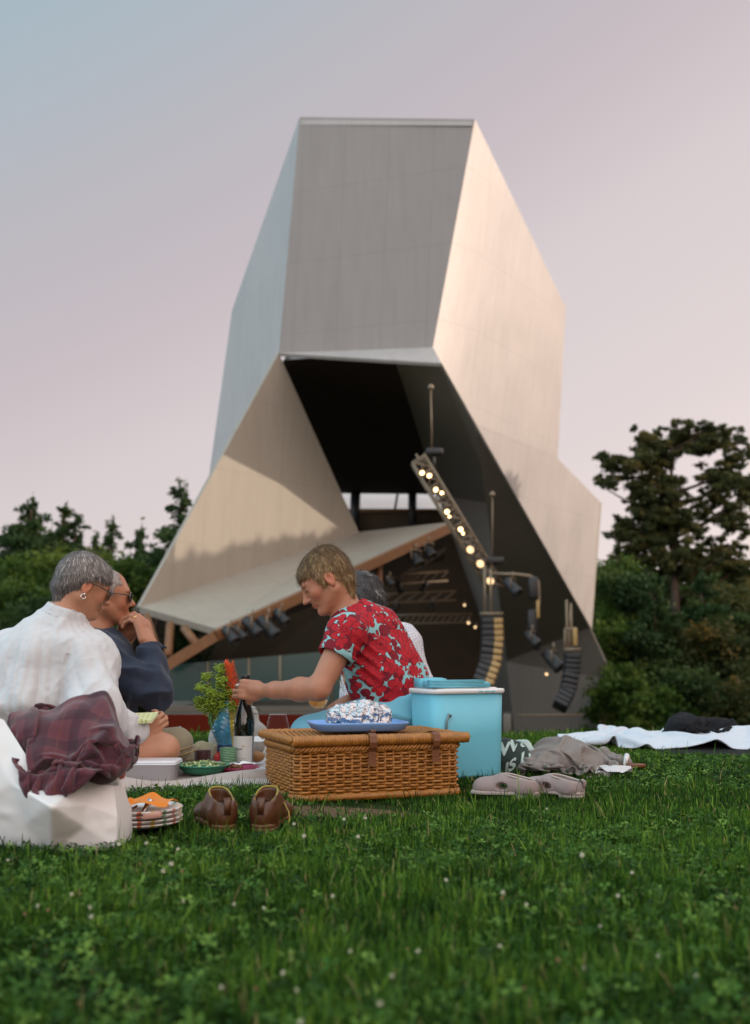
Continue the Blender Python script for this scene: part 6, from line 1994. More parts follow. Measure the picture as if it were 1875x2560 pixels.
# ============ woman with grey hair in the white blouse
def grey_woman():
    Yb = 3.68
    t = empty('person', tuple(at(110, 1930, Yb).xy) + (.02,), 'grey-haired person in a white blouse and dark glasses seated behind the tote bag, reading', 'person')
    hd = Head(at(211, 1466, Yb), (.80, .46, -.36), (.10, .05, 1), .93)
    sk = skin_mat('tanned fair skin', (.46, .225, .135), (.38, .170, .095))
    S = SDF(.03)
    nk = at(150, 1562, Yb - .02)
    hd.add_to(S, smile=.6, neck=nk)
    S.add(cone(nk, at(120, 1640, Yb), .07, .12), .04)
    S.add(cone(at(120, 1640, Yb), at(80, 1860, Yb - .02), .13, .14), .04)
    sh, el, wr = at(238, 1640, Yb - .05), at(262, 1800, Yb - .12), at(338, 1822, Yb + .02)
    arm(S, sh, el, wr, .048, .040, .024)
    hand(S, wr, at(385, 1806, Yb + .05) - wr, (.1, .8, .25), -1, [(.5, .7, .5), (.6, .7, .5), (.7, .7, .5), (.8, .7, .5)], .92, thumb=((.45, .9, .2), (.8, .5, -.2)))
    arm(S, at(20, 1650, Yb + .05), at(60, 1800, Yb + .25), at(290, 1812, Yb + .28), .048, .038, .024)
    hand(S, at(290, 1812, Yb + .28), (1, 0, .1), (0, -1, .2), 1, [(.3, .5, .4)] * 4, .9)
    kn = at(410, 1874, Yb + .08)
    S.add(cone(at(120, 1900, Yb), kn, .095, .052), .03); S.add(cone(kn, at(230, 1915, Yb + .30), .05, .035), .02)
    S.add(cone(at(60, 1900, Yb + .1), at(20, 1900, Yb + .5), .09, .05), .03)
    finish('body', S, .0034, sk, t, lambda V: .0006 * noise(V, 60, 1), hd, 1)
    # blouse
    m = Mat('white cotton blouse', (.78, .78, .80), .85, spec=.2, Sheen_Weight=.1); _c = m.co()
    m.set('Base Color', m.mix(m.noise(_c, 5, 3), (.58, .585, .60), (.51, .515, .53))); m.bump(m.noise(m.co(scale=(1, 1, .3)), 60, 3) * .7 + m.noise(_c, 300, 2) * .3, .5, .006)
    B = SDF(.045)
    B.add(cone(at(150, 1572, Yb), at(150, 1600, Yb), .078, .10), .03)
    B.add(cone(at(45, 1640, Yb + .05), at(225, 1645, Yb - .04), .085, .085), .05)
    B.add(cone(at(120, 1660, Yb), at(95, 1780, Yb), .165, .185), .06)
    B.add(cone(at(95, 1780, Yb), at(85, 1930, Yb), .18, .20), .05)
    B.add(cone(at(228, 1650, Yb - .05), at(236, 1785, Yb - .13), .078, .088), .04)
    B.add(cone(at(240, 1790, Yb - .13), at(318, 1824, Yb - .02), .086, .048), .035)
    B.add(cone(nk, nk.lerp(hd.w(-.028, 0, -.050), .30), .086, .070), .02)
    B.add(cone(at(318, 1824, Yb - .02), at(336, 1824, Yb + .01), .046, .034), .02)
    B.add(cone(at(20, 1650, Yb + .05), at(50, 1800, Yb + .2), .085, .08), .04)
    B.add(cone(at(170, 1880, Yb), at(300, 1900, Yb + .05), .11, .07), .04)
    B.add(cone(wr - (wr - el).normalized() * .03, wr + (wr - el).normalized() * .05, .026, .028), .004, 's')
    B.add(cone(nk.lerp(hd.w(-.028, 0, -.05), .25), hd.w(-.03, 0, -.04), .060, .060), .006, 's')
    c0 = np.array(at(110, 1700, Yb)); sa = np.array(at(228, 1650, Yb - .05)); sb = np.array(at(240, 1790, Yb - .13))
    def disp(V):
        z = V[:, 2]; ang = np.arctan2(V[:, 0] - c0[0], -(V[:, 1] - c0[1]))
        wz = np.interp(z, [0, .13, .20, .28, .45, .62], [1.0, .8, 1.0, 1.0, .45, .1])
        pl = np.abs(np.sin(ang * 17 + 1.6 * noise(V * np.array([1, 1, .35]), 7, 3))) - .5
        big = noise(V * np.array([1, 1, .30]) + .3 * z[:, None], 13, 7) + .6 * (1 - 2 * np.abs(noise(V * np.array([1, 1, .30]), 19, 8)))
        diag = .7 * (1 - 2 * np.abs(noise(V @ np.array([[1, 0, .6], [0, 1, 0], [-.5, 0, .30]]), 17, 11))) + .5 * noise(V @ np.array([[1, 0, -.6], [0, 1, 0], [.5, 0, .35]]), 21, 12)
        waist = -.020 * np.exp(-((z - .235) / .022) ** 2) * (V[:, 0] < sb[0] - .09)
        seam = -.008 * np.exp(-((np.abs((V[:, 0] - sa[0]) + .055 - .10 * (z - sa[2])) / .008) ** 2)) * (z > .2) * (z < sa[2] + .02)
        low = np.interp(z, [0, .2, .3, .5, .62], [.6, 1, 1, .5, 0]); f1 = np.sin(ang * 7.5 + 2.2 * noise(V * np.array([1, 1, .4]), 5, 31) + 1.2 * z * 4); f1 = np.sign(f1) * np.abs(f1) ** .7
        return .0120 * f1 * low + .0075 * pl * wz + .0105 * big * wz + .0100 * diag * (.4 + wz * .6) + waist + seam + .0012 * noise(V, 70, 2)
    finish('blouse', B, .0042, m.mat, t, disp, None, 1)
    b = MB(); RG = []
    tp = hd.w(-.028, 0, -.050); cn = nk.lerp(tp, .42); ax = (tp - nk).normalized(); b.lathe([(.076, -.016), (.071, -.004), (.0685, .010), (.067, .014), (.065, .014), (.065, .0), (.067, -.016)], cn, 32, ax); b.build('collar', m.mat, t)
    b = MB(); dw = (wr - el).normalized(); b.lathe([(.030, -.016), (.036, -.006), (.037, .004), (.040, .010), (.034, .010), (.029, 0)], wr - dw * .006, 24, dw); b.build('frilled_cuff', m.mat, t)
    # hair
    prims = [hd.E((-.016, 0, .034), (.101, .081, .088)), hd.E((-.060, 0, .010), (.054, .072, .076)), hd.E((-.03, 0, .066), (.064, .062, .056)), hd.E((.026, 0, .060), (.050, .062, .046)), hd.K((-.070, 0, -.03), (-.062, 0, -.062), .045, .036)]
    subs = [rbox(hd.w(.085, 0, -.055), (.075 * 1.05, .12, .085), .02, hd.ax), hd.E((.086, 0, .012), (.040, .064, .034)), hd.E((-.006, .084, -.016), (.026, .030, .038)), hd.E((-.006, -.084, -.016), (.026, .030, .038)), hd.K((.02, -.06, -.085), (-.03, -.06, -.085), .045, .03), hd.K((.02, .06, -.085), (-.03, .06, -.085), .045, .03)]
    hair(hd, prims, subs, t, (.080, .070, .068), (.36, .325, .31), (.62, .55, .50), 14000, .026, (-.05, 0, .115), .0040, 3, flow=(.15, 0, -.15), width=.0006)
    b = MB(); b.tube([hd.w(.052, .060, -.016), hd.w(.062, .062, -.02)], .001, 4)
    glasses(hd, t, m_frame, m_lens)
    b = MB(); e = hd.w(-.006, .080, -.047); b.tube([e + (hd.u * math.cos(a) + hd.f * math.sin(a)) * .0085 for a in np.linspace(0, 2 * math.pi, 15)], .0019, 6, cap=False)
    b.sphere(hd.w(-.006, .082, -.038), .004, 8); b.build('earring', m_silver, t)
    # booklet
    bk_ = empty('booklet', tuple(at(365, 1790, Yb + .05)), 'small yellow-green checked booklet held in the hand of the person in the white blouse', 'booklet')
    m2 = Mat('yellow green check', (.5, .5, .25), .8); x, y, z = m2.xyz(m2.co()); ck = ((x * 420).f('SINE') > 0.) ; m2.set('Base Color', m2.mix(ck * ((y * 420).f('SINE') > 0.), (.56, .58, .34), (.34, .42, .14)))
    p = [at(318, 1783, Yb - .02), at(396, 1780, Yb + .04), at(380, 1800, Yb - .03), at(324, 1803, Yb - .05)]
    V = []
    for dz in (0, -.010): V += [q + Vector((0, 0, dz)) for q in p]
    obj('cover', V, [(0, 1, 2, 3), (7, 6, 5, 4), (0, 4, 5, 1), (1, 5, 6, 2), (2, 6, 7, 3), (3, 7, 4, 0)], m2.mat, bk_, smooth=False)
    return t


# ============ man in the navy shirt, hands at his mouth
def navy_man():
    Yb = 4.12
    t = empty('person', tuple(at(250, 1900, Yb).xy) + (.02,), 'balding person in a navy shirt and sunglasses holding both hands to the mouth', 'person')
    hd = Head(at(266, 1490, Yb), (.95, .28, -.06), (.04, 0, 1), .98)
    sk = skin_mat('ruddy skin', (.42, .185, .105), (.34, .140, .075))
    S = SDF(.03)
    nk = at(232, 1600, Yb)
    hd.add_to(S, neck=nk, jaw=1.1, nose=1.2)
    S.add(cone(nk, at(215, 1680, Yb), .075, .14), .04); S.add(cone(at(215, 1680, Yb), at(220, 1880, Yb), .14, .15), .04)
    sh, el, wr = at(262, 1660, Yb - .12), at(388, 1728, Yb - .14), at(372, 1612, Yb - .06)
    arm(S, sh, el, wr, .052, .044, .027)
    kn = at(345, 1542, Yb + .005)
    hand(S, wr, at(352, 1545, Yb - .03) - wr, (-.85, .35, -.15), -1, [(.55, .75, .6), (.6, .8, .6), (.7, .8, .6), (.8, .8, .6)], 1.16, thumb=((.2, .8, .5), (.7, .3, .7))); seg_ = dict(HAND_SEG)
    w2 = at(306, 1606, Yb + .10)
    arm(S, at(275, 1680, Yb + .2), at(300, 1730, Yb + .22), w2, .05, .042, .026)
    hand(S, w2, at(330, 1535, Yb + .06) - w2, (.1, -.6, 0), 1, [(.3, .6, .5), (.35, .7, .5), (.4, .7, .5), (.45, .7, .5)], .98, thumb=((.7, .3, .3), (.9, .1, .3)))
    finish('body', S, .0034, sk, t, lambda V: .0006 * noise(V, 60, 1), hd, 1)
    m = Mat('navy linen', (.022, .030, .055), .8, spec=.3, Sheen_Weight=.12); _c = m.co()
    m.set('Base Color', m.mix(m.noise(_c, 9, 3), (.026, .036, .064), (.016, .022, .042))); m.bump(m.noise(_c, 300, 3), .3, .0015)
    B = SDF(.035)
    B.add(cone(at(235, 1610, Yb), at(225, 1640, Yb), .075, .12), .03)
    B.add(cone(at(262, 1655, Yb - .10), at(200, 1660, Yb + .2), .085, .085), .05)
    B.add(cone(at(230, 1680, Yb), at(225, 1890, Yb), .165, .17), .05)
    B.add(cone(sh, el + Vector((.004, 0, -.006)), .074, .062), .035)
    B.add(cone(el, wr + (el - wr) * .16, .060, .040), .02)
    B.add(cone(wr + (el - wr) * .2, wr + (wr - el) * .1, .033, .036), .004, 's')
    B.add(cone(nk, hd.w(-.03, 0, -.04), .062, .062), .008, 's')
    B.add(cone(at(275, 1690, Yb + .2), at(302, 1715, Yb + .2), .07, .05), .03)
    an = np.array(sh); bn = np.array(el); cn_ = np.array(wr)
    def disp(V):
        def alongd(P0, P1):
            d = P1 - P0; L2 = np.linalg.norm(d); d = d / L2; q = V - P0; tt = q @ d; return tt, np.linalg.norm(q - tt[:, None] * d, axis=1), d
        tt, rr, d = alongd(an, bn)
        u = tt * 75 + 2.2 * noise(V, 9, 1) + V[:, 2] * 30
        near = np.exp(-(np.linalg.norm(V - bn, axis=1) / .11) ** 2)
        return .0090 * (1 - 2 * np.abs(np.sin(u * .6))) * near + .0130 * (1 - 2 * np.abs(noise(V @ np.array([[.5, 0, .3], [0, 1, 0], [-.3, 0, 1.2]]), 13, 4))) + .001 * noise(V, 60, 2)
    finish('shirt', B, .0042, m.mat, t, disp)
    dw = (wr - el).normalized(); b = MB(); b.lathe([(.040, -.034), (.046, -.020), (.0485, .004), (.050, .010), (.043, .010), (.038, -.02)], wr - dw * .022, 24, dw)
    b.tube([wr - dw * .02 + Vector((.040, -.01, 0)), wr - dw * .010 + Vector((.060, -.014, .004)), wr - dw * .016 + Vector((.066, -.01, .0))], [.008, .0055, .004], 6); b.build('cuff', m.mat, t)
    b = MB(); b.lathe([(.070, -.018), (.073, .008), (.070, .022), (.066, .022), (.066, 0)], at(240, 1592, Yb), 28, (hd.w(-.03, 0, -.04) - nk).normalized()); b.build('collar', m.mat, t)
    prims = [hd.E((-.020, 0, .030), (.098, .078, .080)), hd.E((-.060, 0, .0), (.050, .070, .070))]
    subs = [rbox(hd.w(.098, 0, -.045), (.072, .12, .086), .02, hd.ax), hd.E((.078, 0, .062), (.060, .050, .040)), hd.E((-.006, .084, -.012), (.024, .030, .036)), hd.E((-.006, -.084, -.012), (.024, .030, .036)), rbox(hd.w(-.03, 0, -.11), (.10, .1, .05), .02, hd.ax)]
    hair(hd, prims, subs, t, (.17, .145, .13), (.42, .37, .34), (.6, .55, .5), 5200, .014, (-.02, 0, .12), .0022, 8, width=.0006)
    glasses(hd, t, m_frame, m_lens)
    f2 = (w2 - at(300, 1730, Yb + .22)).normalized(); b = MB(); b.lathe([(.029, -.010), (.031, -.008), (.031, .008), (.029, .010)], w2 - f2 * .012, 24, f2)
    b.build('watch_strap', m_steel, t); b = MB(); b.lathe([(.0, .0), (.016, .0), (.017, .004), (.0, .008)], w2 - f2 * .012 + Vector((0, -.030, 0)), 18, (0, -1, 0)); b.build('watch_face', m_silver, t)
    HAND_SEG.update(seg_); finger_ring(2, m_goldm, t)
    # beige trousers, bent knee
    T_ = SDF(.03); k2 = at(440, 1862, Yb + .02)
    T_.add(cone(at(240, 1890, Yb), k2, .11, .062), .03); T_.add(cone(k2, at(300, 1912, Yb + .30), .060, .04), .02); T_.add(cone(at(220, 1890, Yb + .15), at(180, 1890, Yb + .5), .1, .06), .03)
    finish('trousers', T_, .006, fabric('olive beige chino', (.30, .255, .17), (.25, .21, .14)), t, lambda V: .003 * (1 - 2 * np.abs(noise(V, 14, 5))))
    return t


# ============ woman in the red flowered shirt
def flower_mat():
    m = Mat('red flowers on aqua jersey', rough=.75, spec=.25)
    co = m.co()
    w = m.noise(co, 9, 2, .5, out=1); v = m.node('ShaderNodeVectorMath', operation='MULTIPLY_ADD'); m.links.new(w.s, v.inputs[0]); v.inputs[1].default_value = (.022,) * 3; m.links.new(co.s, v.inputs[2])
    wc = N_(m, v.outputs[0])
    def layer(scale, petals, size, depth, seed):
        mp = m.node('ShaderNodeMapping'); m.links.new(wc.s, mp.inputs[0]); mp.inputs['Location'].default_value = (seed, seed * 2.3, seed * .7)
        vo = m.node('ShaderNodeTexVoronoi', voronoi_dimensions='3D'); m.links.new(mp.outputs[0], vo.inputs['Vector']); vo.inputs['Scale'].default_value = scale; vo.inputs['Randomness'].default_value = .85
        sb = m.node('ShaderNodeVectorMath', operation='SUBTRACT'); m.links.new(mp.outputs[0], sb.inputs[0]); m.links.new(vo.outputs['Position'], sb.inputs[1])
        x, y, z = m.xyz(N_(m, sb.outputs[0])); cr = m.node('ShaderNodeSeparateColor'); m.links.new(vo.outputs['Color'], cr.inputs[0]); rot = N_(m, cr.outputs[0]) * 6.28; rv = N_(m, cr.outputs[1])
        a = z.atan2(x + y * .55) + rot; r = N_(m, vo.outputs['Distance']) * (1.0 / scale)
        pr = ((a * petals / 2).f('COSINE').f('ABSOLUTE')).pow(.55)
        edge = (pr * depth + (1 - depth)) * size * (rv * .35 + .75)
        d = edge - r
        return d, a, r, edge
    d1, a1, r1, e1_ = layer(13.5, 6, .043, .45, 0.0)
    d2, a2, r2, e2_ = layer(19, 5, .030, .50, 3.1)
    d3, a3, r3, e3_ = layer(17, 2, .042, .80, 7.7)
    red = m.mix(m.noise(co, 26, 2), (.46, .014, .024), (.30, .008, .018)); dark = (.17, .008, .018); aqua = m.mix(m.noise(co, 7, 2), (.20, .40, .42), (.27, .48, .49)); line = (.075, .006, .012)
    c = m.mix(d3 > 0., aqua, dark)
    c = m.mix(d2 > 0., c, red); c = m.mix((d2.f('ABSOLUTE') < .0011), c, line)
    c = m.mix(d1 > 0., c, red)
    # petal seams and ring lines inside the large flowers
    seam = ((a1 * 3.0).f('COSINE').f('ABSOLUTE') < .10) * (d1 > 0.) * (r1 > .008)
    inner = ((r1 - e1_ * .48).f('ABSOLUTE') < .0012) * (d1 > 0.)
    c = m.mix(seam * .75, c, line); c = m.mix(inner * .8, c, line); c = m.mix((d1.f('ABSOLUTE') < .0013), c, line)
    c = m.mix((r1 < .008) * (d1 > 0.) * .7, c, line)
    m.set('Base Color', c); m.bump(m.noise(co, 220, 2), .15, .001)
    return m.mat


def red_woman():
    Yb = 4.02
    t = empty('person', tuple(at(985, 1900, Yb).xy) + (.02,), 'short-haired person in a red flowered shirt leaning over to grip the wine bottle', 'person')
    hd = Head(at(812, 1452, Yb), (-.82, -.16, -.58), (-.50, .0, .85), 1.02)
    sk = skin_mat('sun-warmed fair skin', (.42, .190, .110), (.34, .140, .078))
    S = SDF(.03)
    nk = at(880, 1560, Yb + .02)
    hd.add_to(S, smile=1.0, neck=nk)
    S.add(cone(nk, at(915, 1620, Yb + .03), .07, .11), .04); S.add(cone(at(915, 1620, Yb + .03), at(985, 1790, Yb + .02), .10, .12), .04)
    sh, el, wr = at(868, 1585, Yb - .13), at(797, 1722, Yb - .20), at(652, 1727, Yb - .03)
    S.add(cone(sh, el, .052, .041), .02); S.add(cone(el, el.lerp(wr, .3), .040, .041), .02); S.add(cone(el.lerp(wr, .3), el.lerp(wr, .75), .041, .029), .02); S.add(cone(el.lerp(wr, .75), wr, .029, .0235), .02)
    # hand closed round the bottle neck: palm against its near right side, fingers wrapping behind
    hand(S, wr, at(604, 1722, Yb + .00) - wr, (-.20, .95, -.06), 1, [(.55, 1.05, .8), (.6, 1.05, .8), (.65, 1.05, .8), (.7, 1.0, .8)], .98, spread=.04, thumb=((.75, .45, .75), (.8, -.1, .75))); seg_ = dict(HAND_SEG)
    S.add(cone(at(880, 1600, Yb + .20), at(940, 1745, Yb + .20), .048, .038), .02)
    w2 = at(868, 1756, Yb + .06)
    S.add(cone(at(940, 1745, Yb + .20), w2, .036, .024), .02)
    hand(S, w2, at(835, 1780, Yb + .02) - w2, (-.2, .55, -.8), 1, [(.5, .8, .6), (.55, .8, .6), (.6, .8, .6), (.65, .8, .6)], .92, thumb=((.6, .7, -.1), (.9, .2, .2)))
    finish('body', S, .0034, sk, t, lambda V: .0006 * noise(V, 60, 1), hd, 1)
    B = SDF(.035)
    B.add(cone(at(885, 1545, Yb + .02), at(905, 1590, Yb + .02), .072, .10), .03)
    B.add(cone(at(868, 1580, Yb - .12), at(895, 1590, Yb + .17), .072, .07), .04)
    B.add(cone(at(905, 1590, Yb + .02), at(950, 1680, Yb + .02), .125, .135), .04)
    B.add(cone(at(950, 1680, Yb + .02), at(1000, 1800, Yb + .03), .128, .128), .04)
    B.add(cone(at(958, 1560, Yb + .03), at(1030, 1690, Yb + .04), .06, .06), .04)
    slv = sh.lerp(el, .42)
    B.add(cone(sh, slv, .070, .066), .025)
    ad = (el - sh).normalized()
    B.add(cone(slv + ad * .035, slv + ad * .14, .071, .12), .004, 's')
    B.add(cone(sh.lerp(el, .30), sh.lerp(el, .7), .057, .060), .004, 's')
    B.add(cone(nk + Vector((0, 0, .0)), hd.w(-.04, 0, -.06), .058, .056), .006, 's')
    slv_n = np.array(sh)
    def disp(V):
        q = V @ np.array([[.8, 0, .6], [0, 1, 0], [-.6, 0, .8]])
        g = 1 - 2 * np.abs(noise(q * np.array([.55, 1, 1.4]), 11, 6))
        arm_ = np.exp(-(np.linalg.norm(V - np.array(at(900, 1660, Yb - .12)), axis=1) / .09) ** 2)
        return .0045 * g + .007 * arm_ * (1 - 2 * np.abs(np.sin(V[:, 0] * 55 + V[:, 2] * 70))) + .0008 * noise(V, 60, 2)
    finish('shirt', B, .0038, flower_mat(), t, disp)
    # trousers
    T_ = SDF(.035); k2 = at(772, 1834, Yb - .06)
    T_.add(cone(at(1005, 1784, Yb - .02), k2, .098, .058), .03); T_.add(cone(at(1000, 1800, Yb + .16), at(800, 1840, Yb + .14), .10, .056), .03)
    T_.add(cone(k2, at(960, 1900, Yb + .02), .060, .045), .02)
    def tdisp(V):
        q = V @ np.array([[.95, 0, .3], [0, 1, 0], [-.3, 0, .95]])
        return .0065 * (1 - 2 * np.abs(noise(q * np.array([.35, 1, 1.3]), 12, 8)))
    finish('trousers', T_, .005, fabric('sky blue cotton', (.17, .44, .56), (.13, .37, .48), 300, .8, .04, 6), t, tdisp)
    prims = [hd.E((-.018, 0, .034), (.095, .077, .084)), hd.E((-.060, 0, .012), (.056, .073, .076)), hd.E((-.045, 0, .060), (.060, .064, .058)), hd.E((.030, 0, .060), (.046, .056, .034)), hd.K((-.072, 0, -.02), (-.066, 0, -.066), .038, .024), hd.K((.02, -.064, .03), (.014, -.068, -.018), .008, .003), hd.K((.02, .064, .03), (.014, .068, -.018), .008, .003), hd.K((-.062, -.03, -.04), (-.052, -.028, -.088), .034, .016), hd.K((-.062, .03, -.04), (-.052, .028, -.088), .034, .016)]
    subs = [rbox(hd.w(.104, 0, -.044), (.074, .12, .084), .02, hd.ax), hd.E((-.006, .086, -.016), (.022, .026, .032)), hd.E((-.006, -.086, -.016), (.022, .026, .032)), hd.K((.05, -.065, -.10), (-.008, -.075, -.085), .046, .026), hd.K((.05, .065, -.10), (-.008, .075, -.085), .046, .026)]
    hair(hd, prims, subs, t, (.075, .038, .014), (.33, .205, .090), (.48, .33, .16), 15000, .028, (-.045, 0, .118), .0048, 5, flow=(.25, 0, -.2), wave=.6, width=.0007, top=-2.6)  # negative top puts the shade on the crown into the hair colour
    # necklace hanging free, ring, bracelet
    b = MB()
    for dx, dz in ((0, 0), (14, 6)):
        pts = [at(846 + dx * .3, 1655, Yb - .05), at(845 + dx * .4, 1690, Yb - .05), at(852 + dx * .4, 1722 + dz, Yb - .05), at(858 + dx * .3, 1700, Yb - .05), at(862 + dx * .2, 1668, Yb - .04)]
        b.tube(pts, .0012, 4)
    b.build('necklace', m_goldm, t)
    HAND_SEG.update(seg_); finger_ring(2, m_silver, t)
    dw = (w2 - at(940, 1745, Yb + .2)).normalized(); b = MB(); b.lathe([(.025, -.012), (.028, -.010), (.0285, .010), (.025, .012)], w2 - dw * .012, 20, dw); b.build('bracelet', mottled('orange beads', (.55, .14, .04), (.40, .08, .03), 200, .5, .5, .002), t)
    # wine glass held at the knee
    wine_glass(802, 1703, 1800, Yb + .06, 40, 'wine glass with a little amber wine held tilted at the blue knee', 1.0, .16, None)
    return t


# ============ person behind, in the pale dotted shirt
def dotted_person():
    Yb = 4.72
    t = empty('person', tuple(at(960, 1880, Yb).xy) + (.0,), 'person with dark greying curls in a pale dotted shirt, mostly hidden behind the red shirt', 'person')
    hd = Head(at(893, 1512, Yb), (-.75, .45, -.35), (-.2, .15, 1), 1.08)
    sk = skin_mat('fair skin', (.44, .22, .14), (.37, .17, .10))
    S = SDF(.03); nk = at(935, 1600, Yb)
    hd.add_to(S, neck=nk); S.add(cone(nk, at(960, 1660, Yb), .08, .14), .04); S.add(cone(at(960, 1660, Yb), at(1000, 1850, Yb), .14, .16), .04)
    arm(S, at(900, 1650, Yb - .05), at(880, 1780, Yb - .05), at(800, 1830, Yb), .05, .04, .026); hand(S, at(800, 1830, Yb), (-1, 0, -.1), (0, 0, -1), 1, [.2] * 4, 1.)
    finish('body', S, .005, sk, t, None, hd, 1)
    m = Mat('pale dotted poplin', (.55, .54, .58), .85); vo = m.node('ShaderNodeTexVoronoi', voronoi_dimensions='3D'); m.links.new(m.co().s, vo.inputs['Vector']); vo.inputs['Scale'].default_value = 125; vo.inputs['Randomness'].default_value = .35
    m.set('Base Color', m.mix(N_(m, vo.outputs['Distance']) < .36, (.60, .58, .60), (.17, .20, .34))); m.bump(m.noise(m.co(), 150, 2), .2, .002)
    B = SDF(.04)
    B.add(cone(at(940, 1610, Yb), at(950, 1640, Yb), .085, .13), .03)
    B.add(cone(at(990, 1610, Yb - .02), at(930, 1630, Yb + .15), .10, .10), .05)
    B.add(cone(at(960, 1650, Yb), at(1010, 1850, Yb), .16, .17), .05)
    B.add(cone(at(1010, 1625, Yb - .05), at(1045, 1730, Yb - .08), .075, .075), .04)
    B.add(cone(at(1045, 1730, Yb - .08), at(960, 1800, Yb - .15), .07, .05), .03)
    B.add(cone(at(900, 1650, Yb - .05), at(882, 1770, Yb - .05), .065, .06), .03)
    finish('shirt', B, .006, m.mat, t, lambda V: .008 * (1 - 2 * np.abs(noise(V * np.array([1, 1, .5]), 10, 3))))
    prims = [hd.E((-.016, 0, .036), (.112, .092, .098)), hd.E((-.064, 0, .004), (.062, .080, .084))]
    subs = [rbox(hd.w(.095, 0, -.05), (.07, .13, .08), .02, hd.ax)]
    hair(hd, prims, subs, t, (.020, .018, .018), (.13, .12, .12), (.42, .39, .37), 5200, .030, (-.02, 0, .12), .006, 15, wave=3.0, bumpy=.006, thick=.006)
    return t


grey_woman(); navy_man(); red_woman(); dotted_person()

# ------------------------------------------------------------------ lawn
def clear_of_things(x, y):
    """False where something stands or lies on the grass"""
    ok = np.ones(len(x), bool)
    def boxes(ox, oy, a, L1_, L2_, m=.0):
        c, s = math.cos(a), math.sin(a); dx, dy = x - ox, y - oy
        u, v = dx * c + dy * s, -dx * s + dy * c
        return (u > -m) & (u < L1_ + m) & (v > -m) & (v < L2_ + m)
    ok &= ~boxes(bo.x, bo.y, math.radians(20), BL, BD, -.006)
    ok &= ~boxes(cc.x, cc.y, math.radians(25), CL, CD, -.004)
    f = (y - 3.36) / 1.9
    ok &= ~((f > .0) & (y < 5.3) & (x > -.92 - .83 * f + .02) & (x < -.30 + .85 * f - .02) & (y > 3.36 + (x + .92) * .2))
    ok &= ~((np.hypot(x + .61, y - 2.70) < .100))
    ok &= ~boxes(-1.0, 2.40, 0, .41, .2)
    ok &= ~((y > 4.9) & (y < 5.7) & (x > 1.0) & (x < 2.8) & (y > 4.96 - (x - 1) * .12))
    ok &= ~(np.hypot((x - .45), (y - 4.0) * 1.6) < .10)
    ok &= ~(np.hypot((x - .62) / .16, (y - 4.02) / .09) < 1)
    for s_, c in ((s1, (0, .13)), (s2, (0, .13)), (s3, (0, .11)), (s4, (0, .11))):
        a = s_.rotation_euler.z; dx, dy = x - s_.location.x, y - s_.location.y
        u = dx * math.cos(a) + dy * math.sin(a); v = -dx * math.sin(a) + dy * math.cos(a)
        ok &= ~((np.abs(u) < .036) & (v > .0) & (v < .25))
    d = np.hypot((x + .10), (y - 3.03) * 1.9) + .1 * noise(np.stack([x, y, 0 * x], 1), 9, 2)
    ok &= ~((d < .31 + .07 * noise(np.stack([x, y, 0 * x], 1), 30, 3)) & (RNG.random(len(x)) < .93))
    return ok


def blades(n, y0, y1, h0, h1, w, tuft=0., rim=0.):
    r = RNG
    y = np.sqrt(r.uniform(y0 ** 2, y1 ** 2, n)); x = r.uniform(-1, 1, n) * (y * .372 + .14)
    if rim: x = np.sign(x) * (y * .372 + .12 + r.uniform(0, rim, n))
    if tuft:
        x = x + r.normal(0, tuft, n); y = y + r.normal(0, tuft, n)
    P_ = np.stack([x, y, 0 * x], 1)
    patch = .7 * noise(P_, 2.2, 31) + .5 * noise(P_, .8, 35); clump = noise(P_, 13, 32)
    k = clear_of_things(x, y) & (r.random(n) < .72 + .3 * clump + .1 * patch)
    x, y, patch, clump = x[k], y[k], patch[k], clump[k]; n = len(x)
    z = gz(x, y)
    h = r.uniform(h0, h1, n) * (1 + .30 * patch + .35 * clump) * np.where(r.random(n) < .04, 1.6, 1)
    a = r.uniform(0, 2 * np.pi, n); lean = r.gamma(2, .22, n).clip(0, 1.3)
    dx, dy = np.cos(a), np.sin(a)
    b = a + np.pi / 2 + r.normal(0, .5, n); wx, wy = np.cos(b) * w, np.sin(b) * w
    ww = r.uniform(.6, 1.5, n)
    pts = []
    for t, wt in ((0, .9), (.42, 1.0), (.78, .62), (1.0, .08)):
        hor = h * lean * t ** 1.8 * .85; up = h * (t - .30 * lean * t * t).clip(0)
        cx_, cy_, cz_ = x + dx * hor, y + dy * hor, z + up - .004
        pts.append(np.stack([cx_ - wx * ww * wt, cy_ - wy * ww * wt, cz_], 1)); pts.append(np.stack([cx_ + wx * ww * wt, cy_ + wy * ww * wt, cz_], 1))
    V = np.stack(pts, 1).reshape(-1, 3)
    q = np.array([[0, 1, 3, 2], [2, 3, 5, 4], [4, 5, 7, 6]])
    F = (np.arange(n)[:, None, None] * 8 + q[None]).reshape(-1, 4)
    tone = (.38 + .24 * r.normal(size=n) + .22 * patch + .16 * clump).clip(0, 1)
    dry = r.random(n) < .025
    tone = np.where(dry, 1.0, tone * .93)
    return V, F, np.repeat(tone, 8)


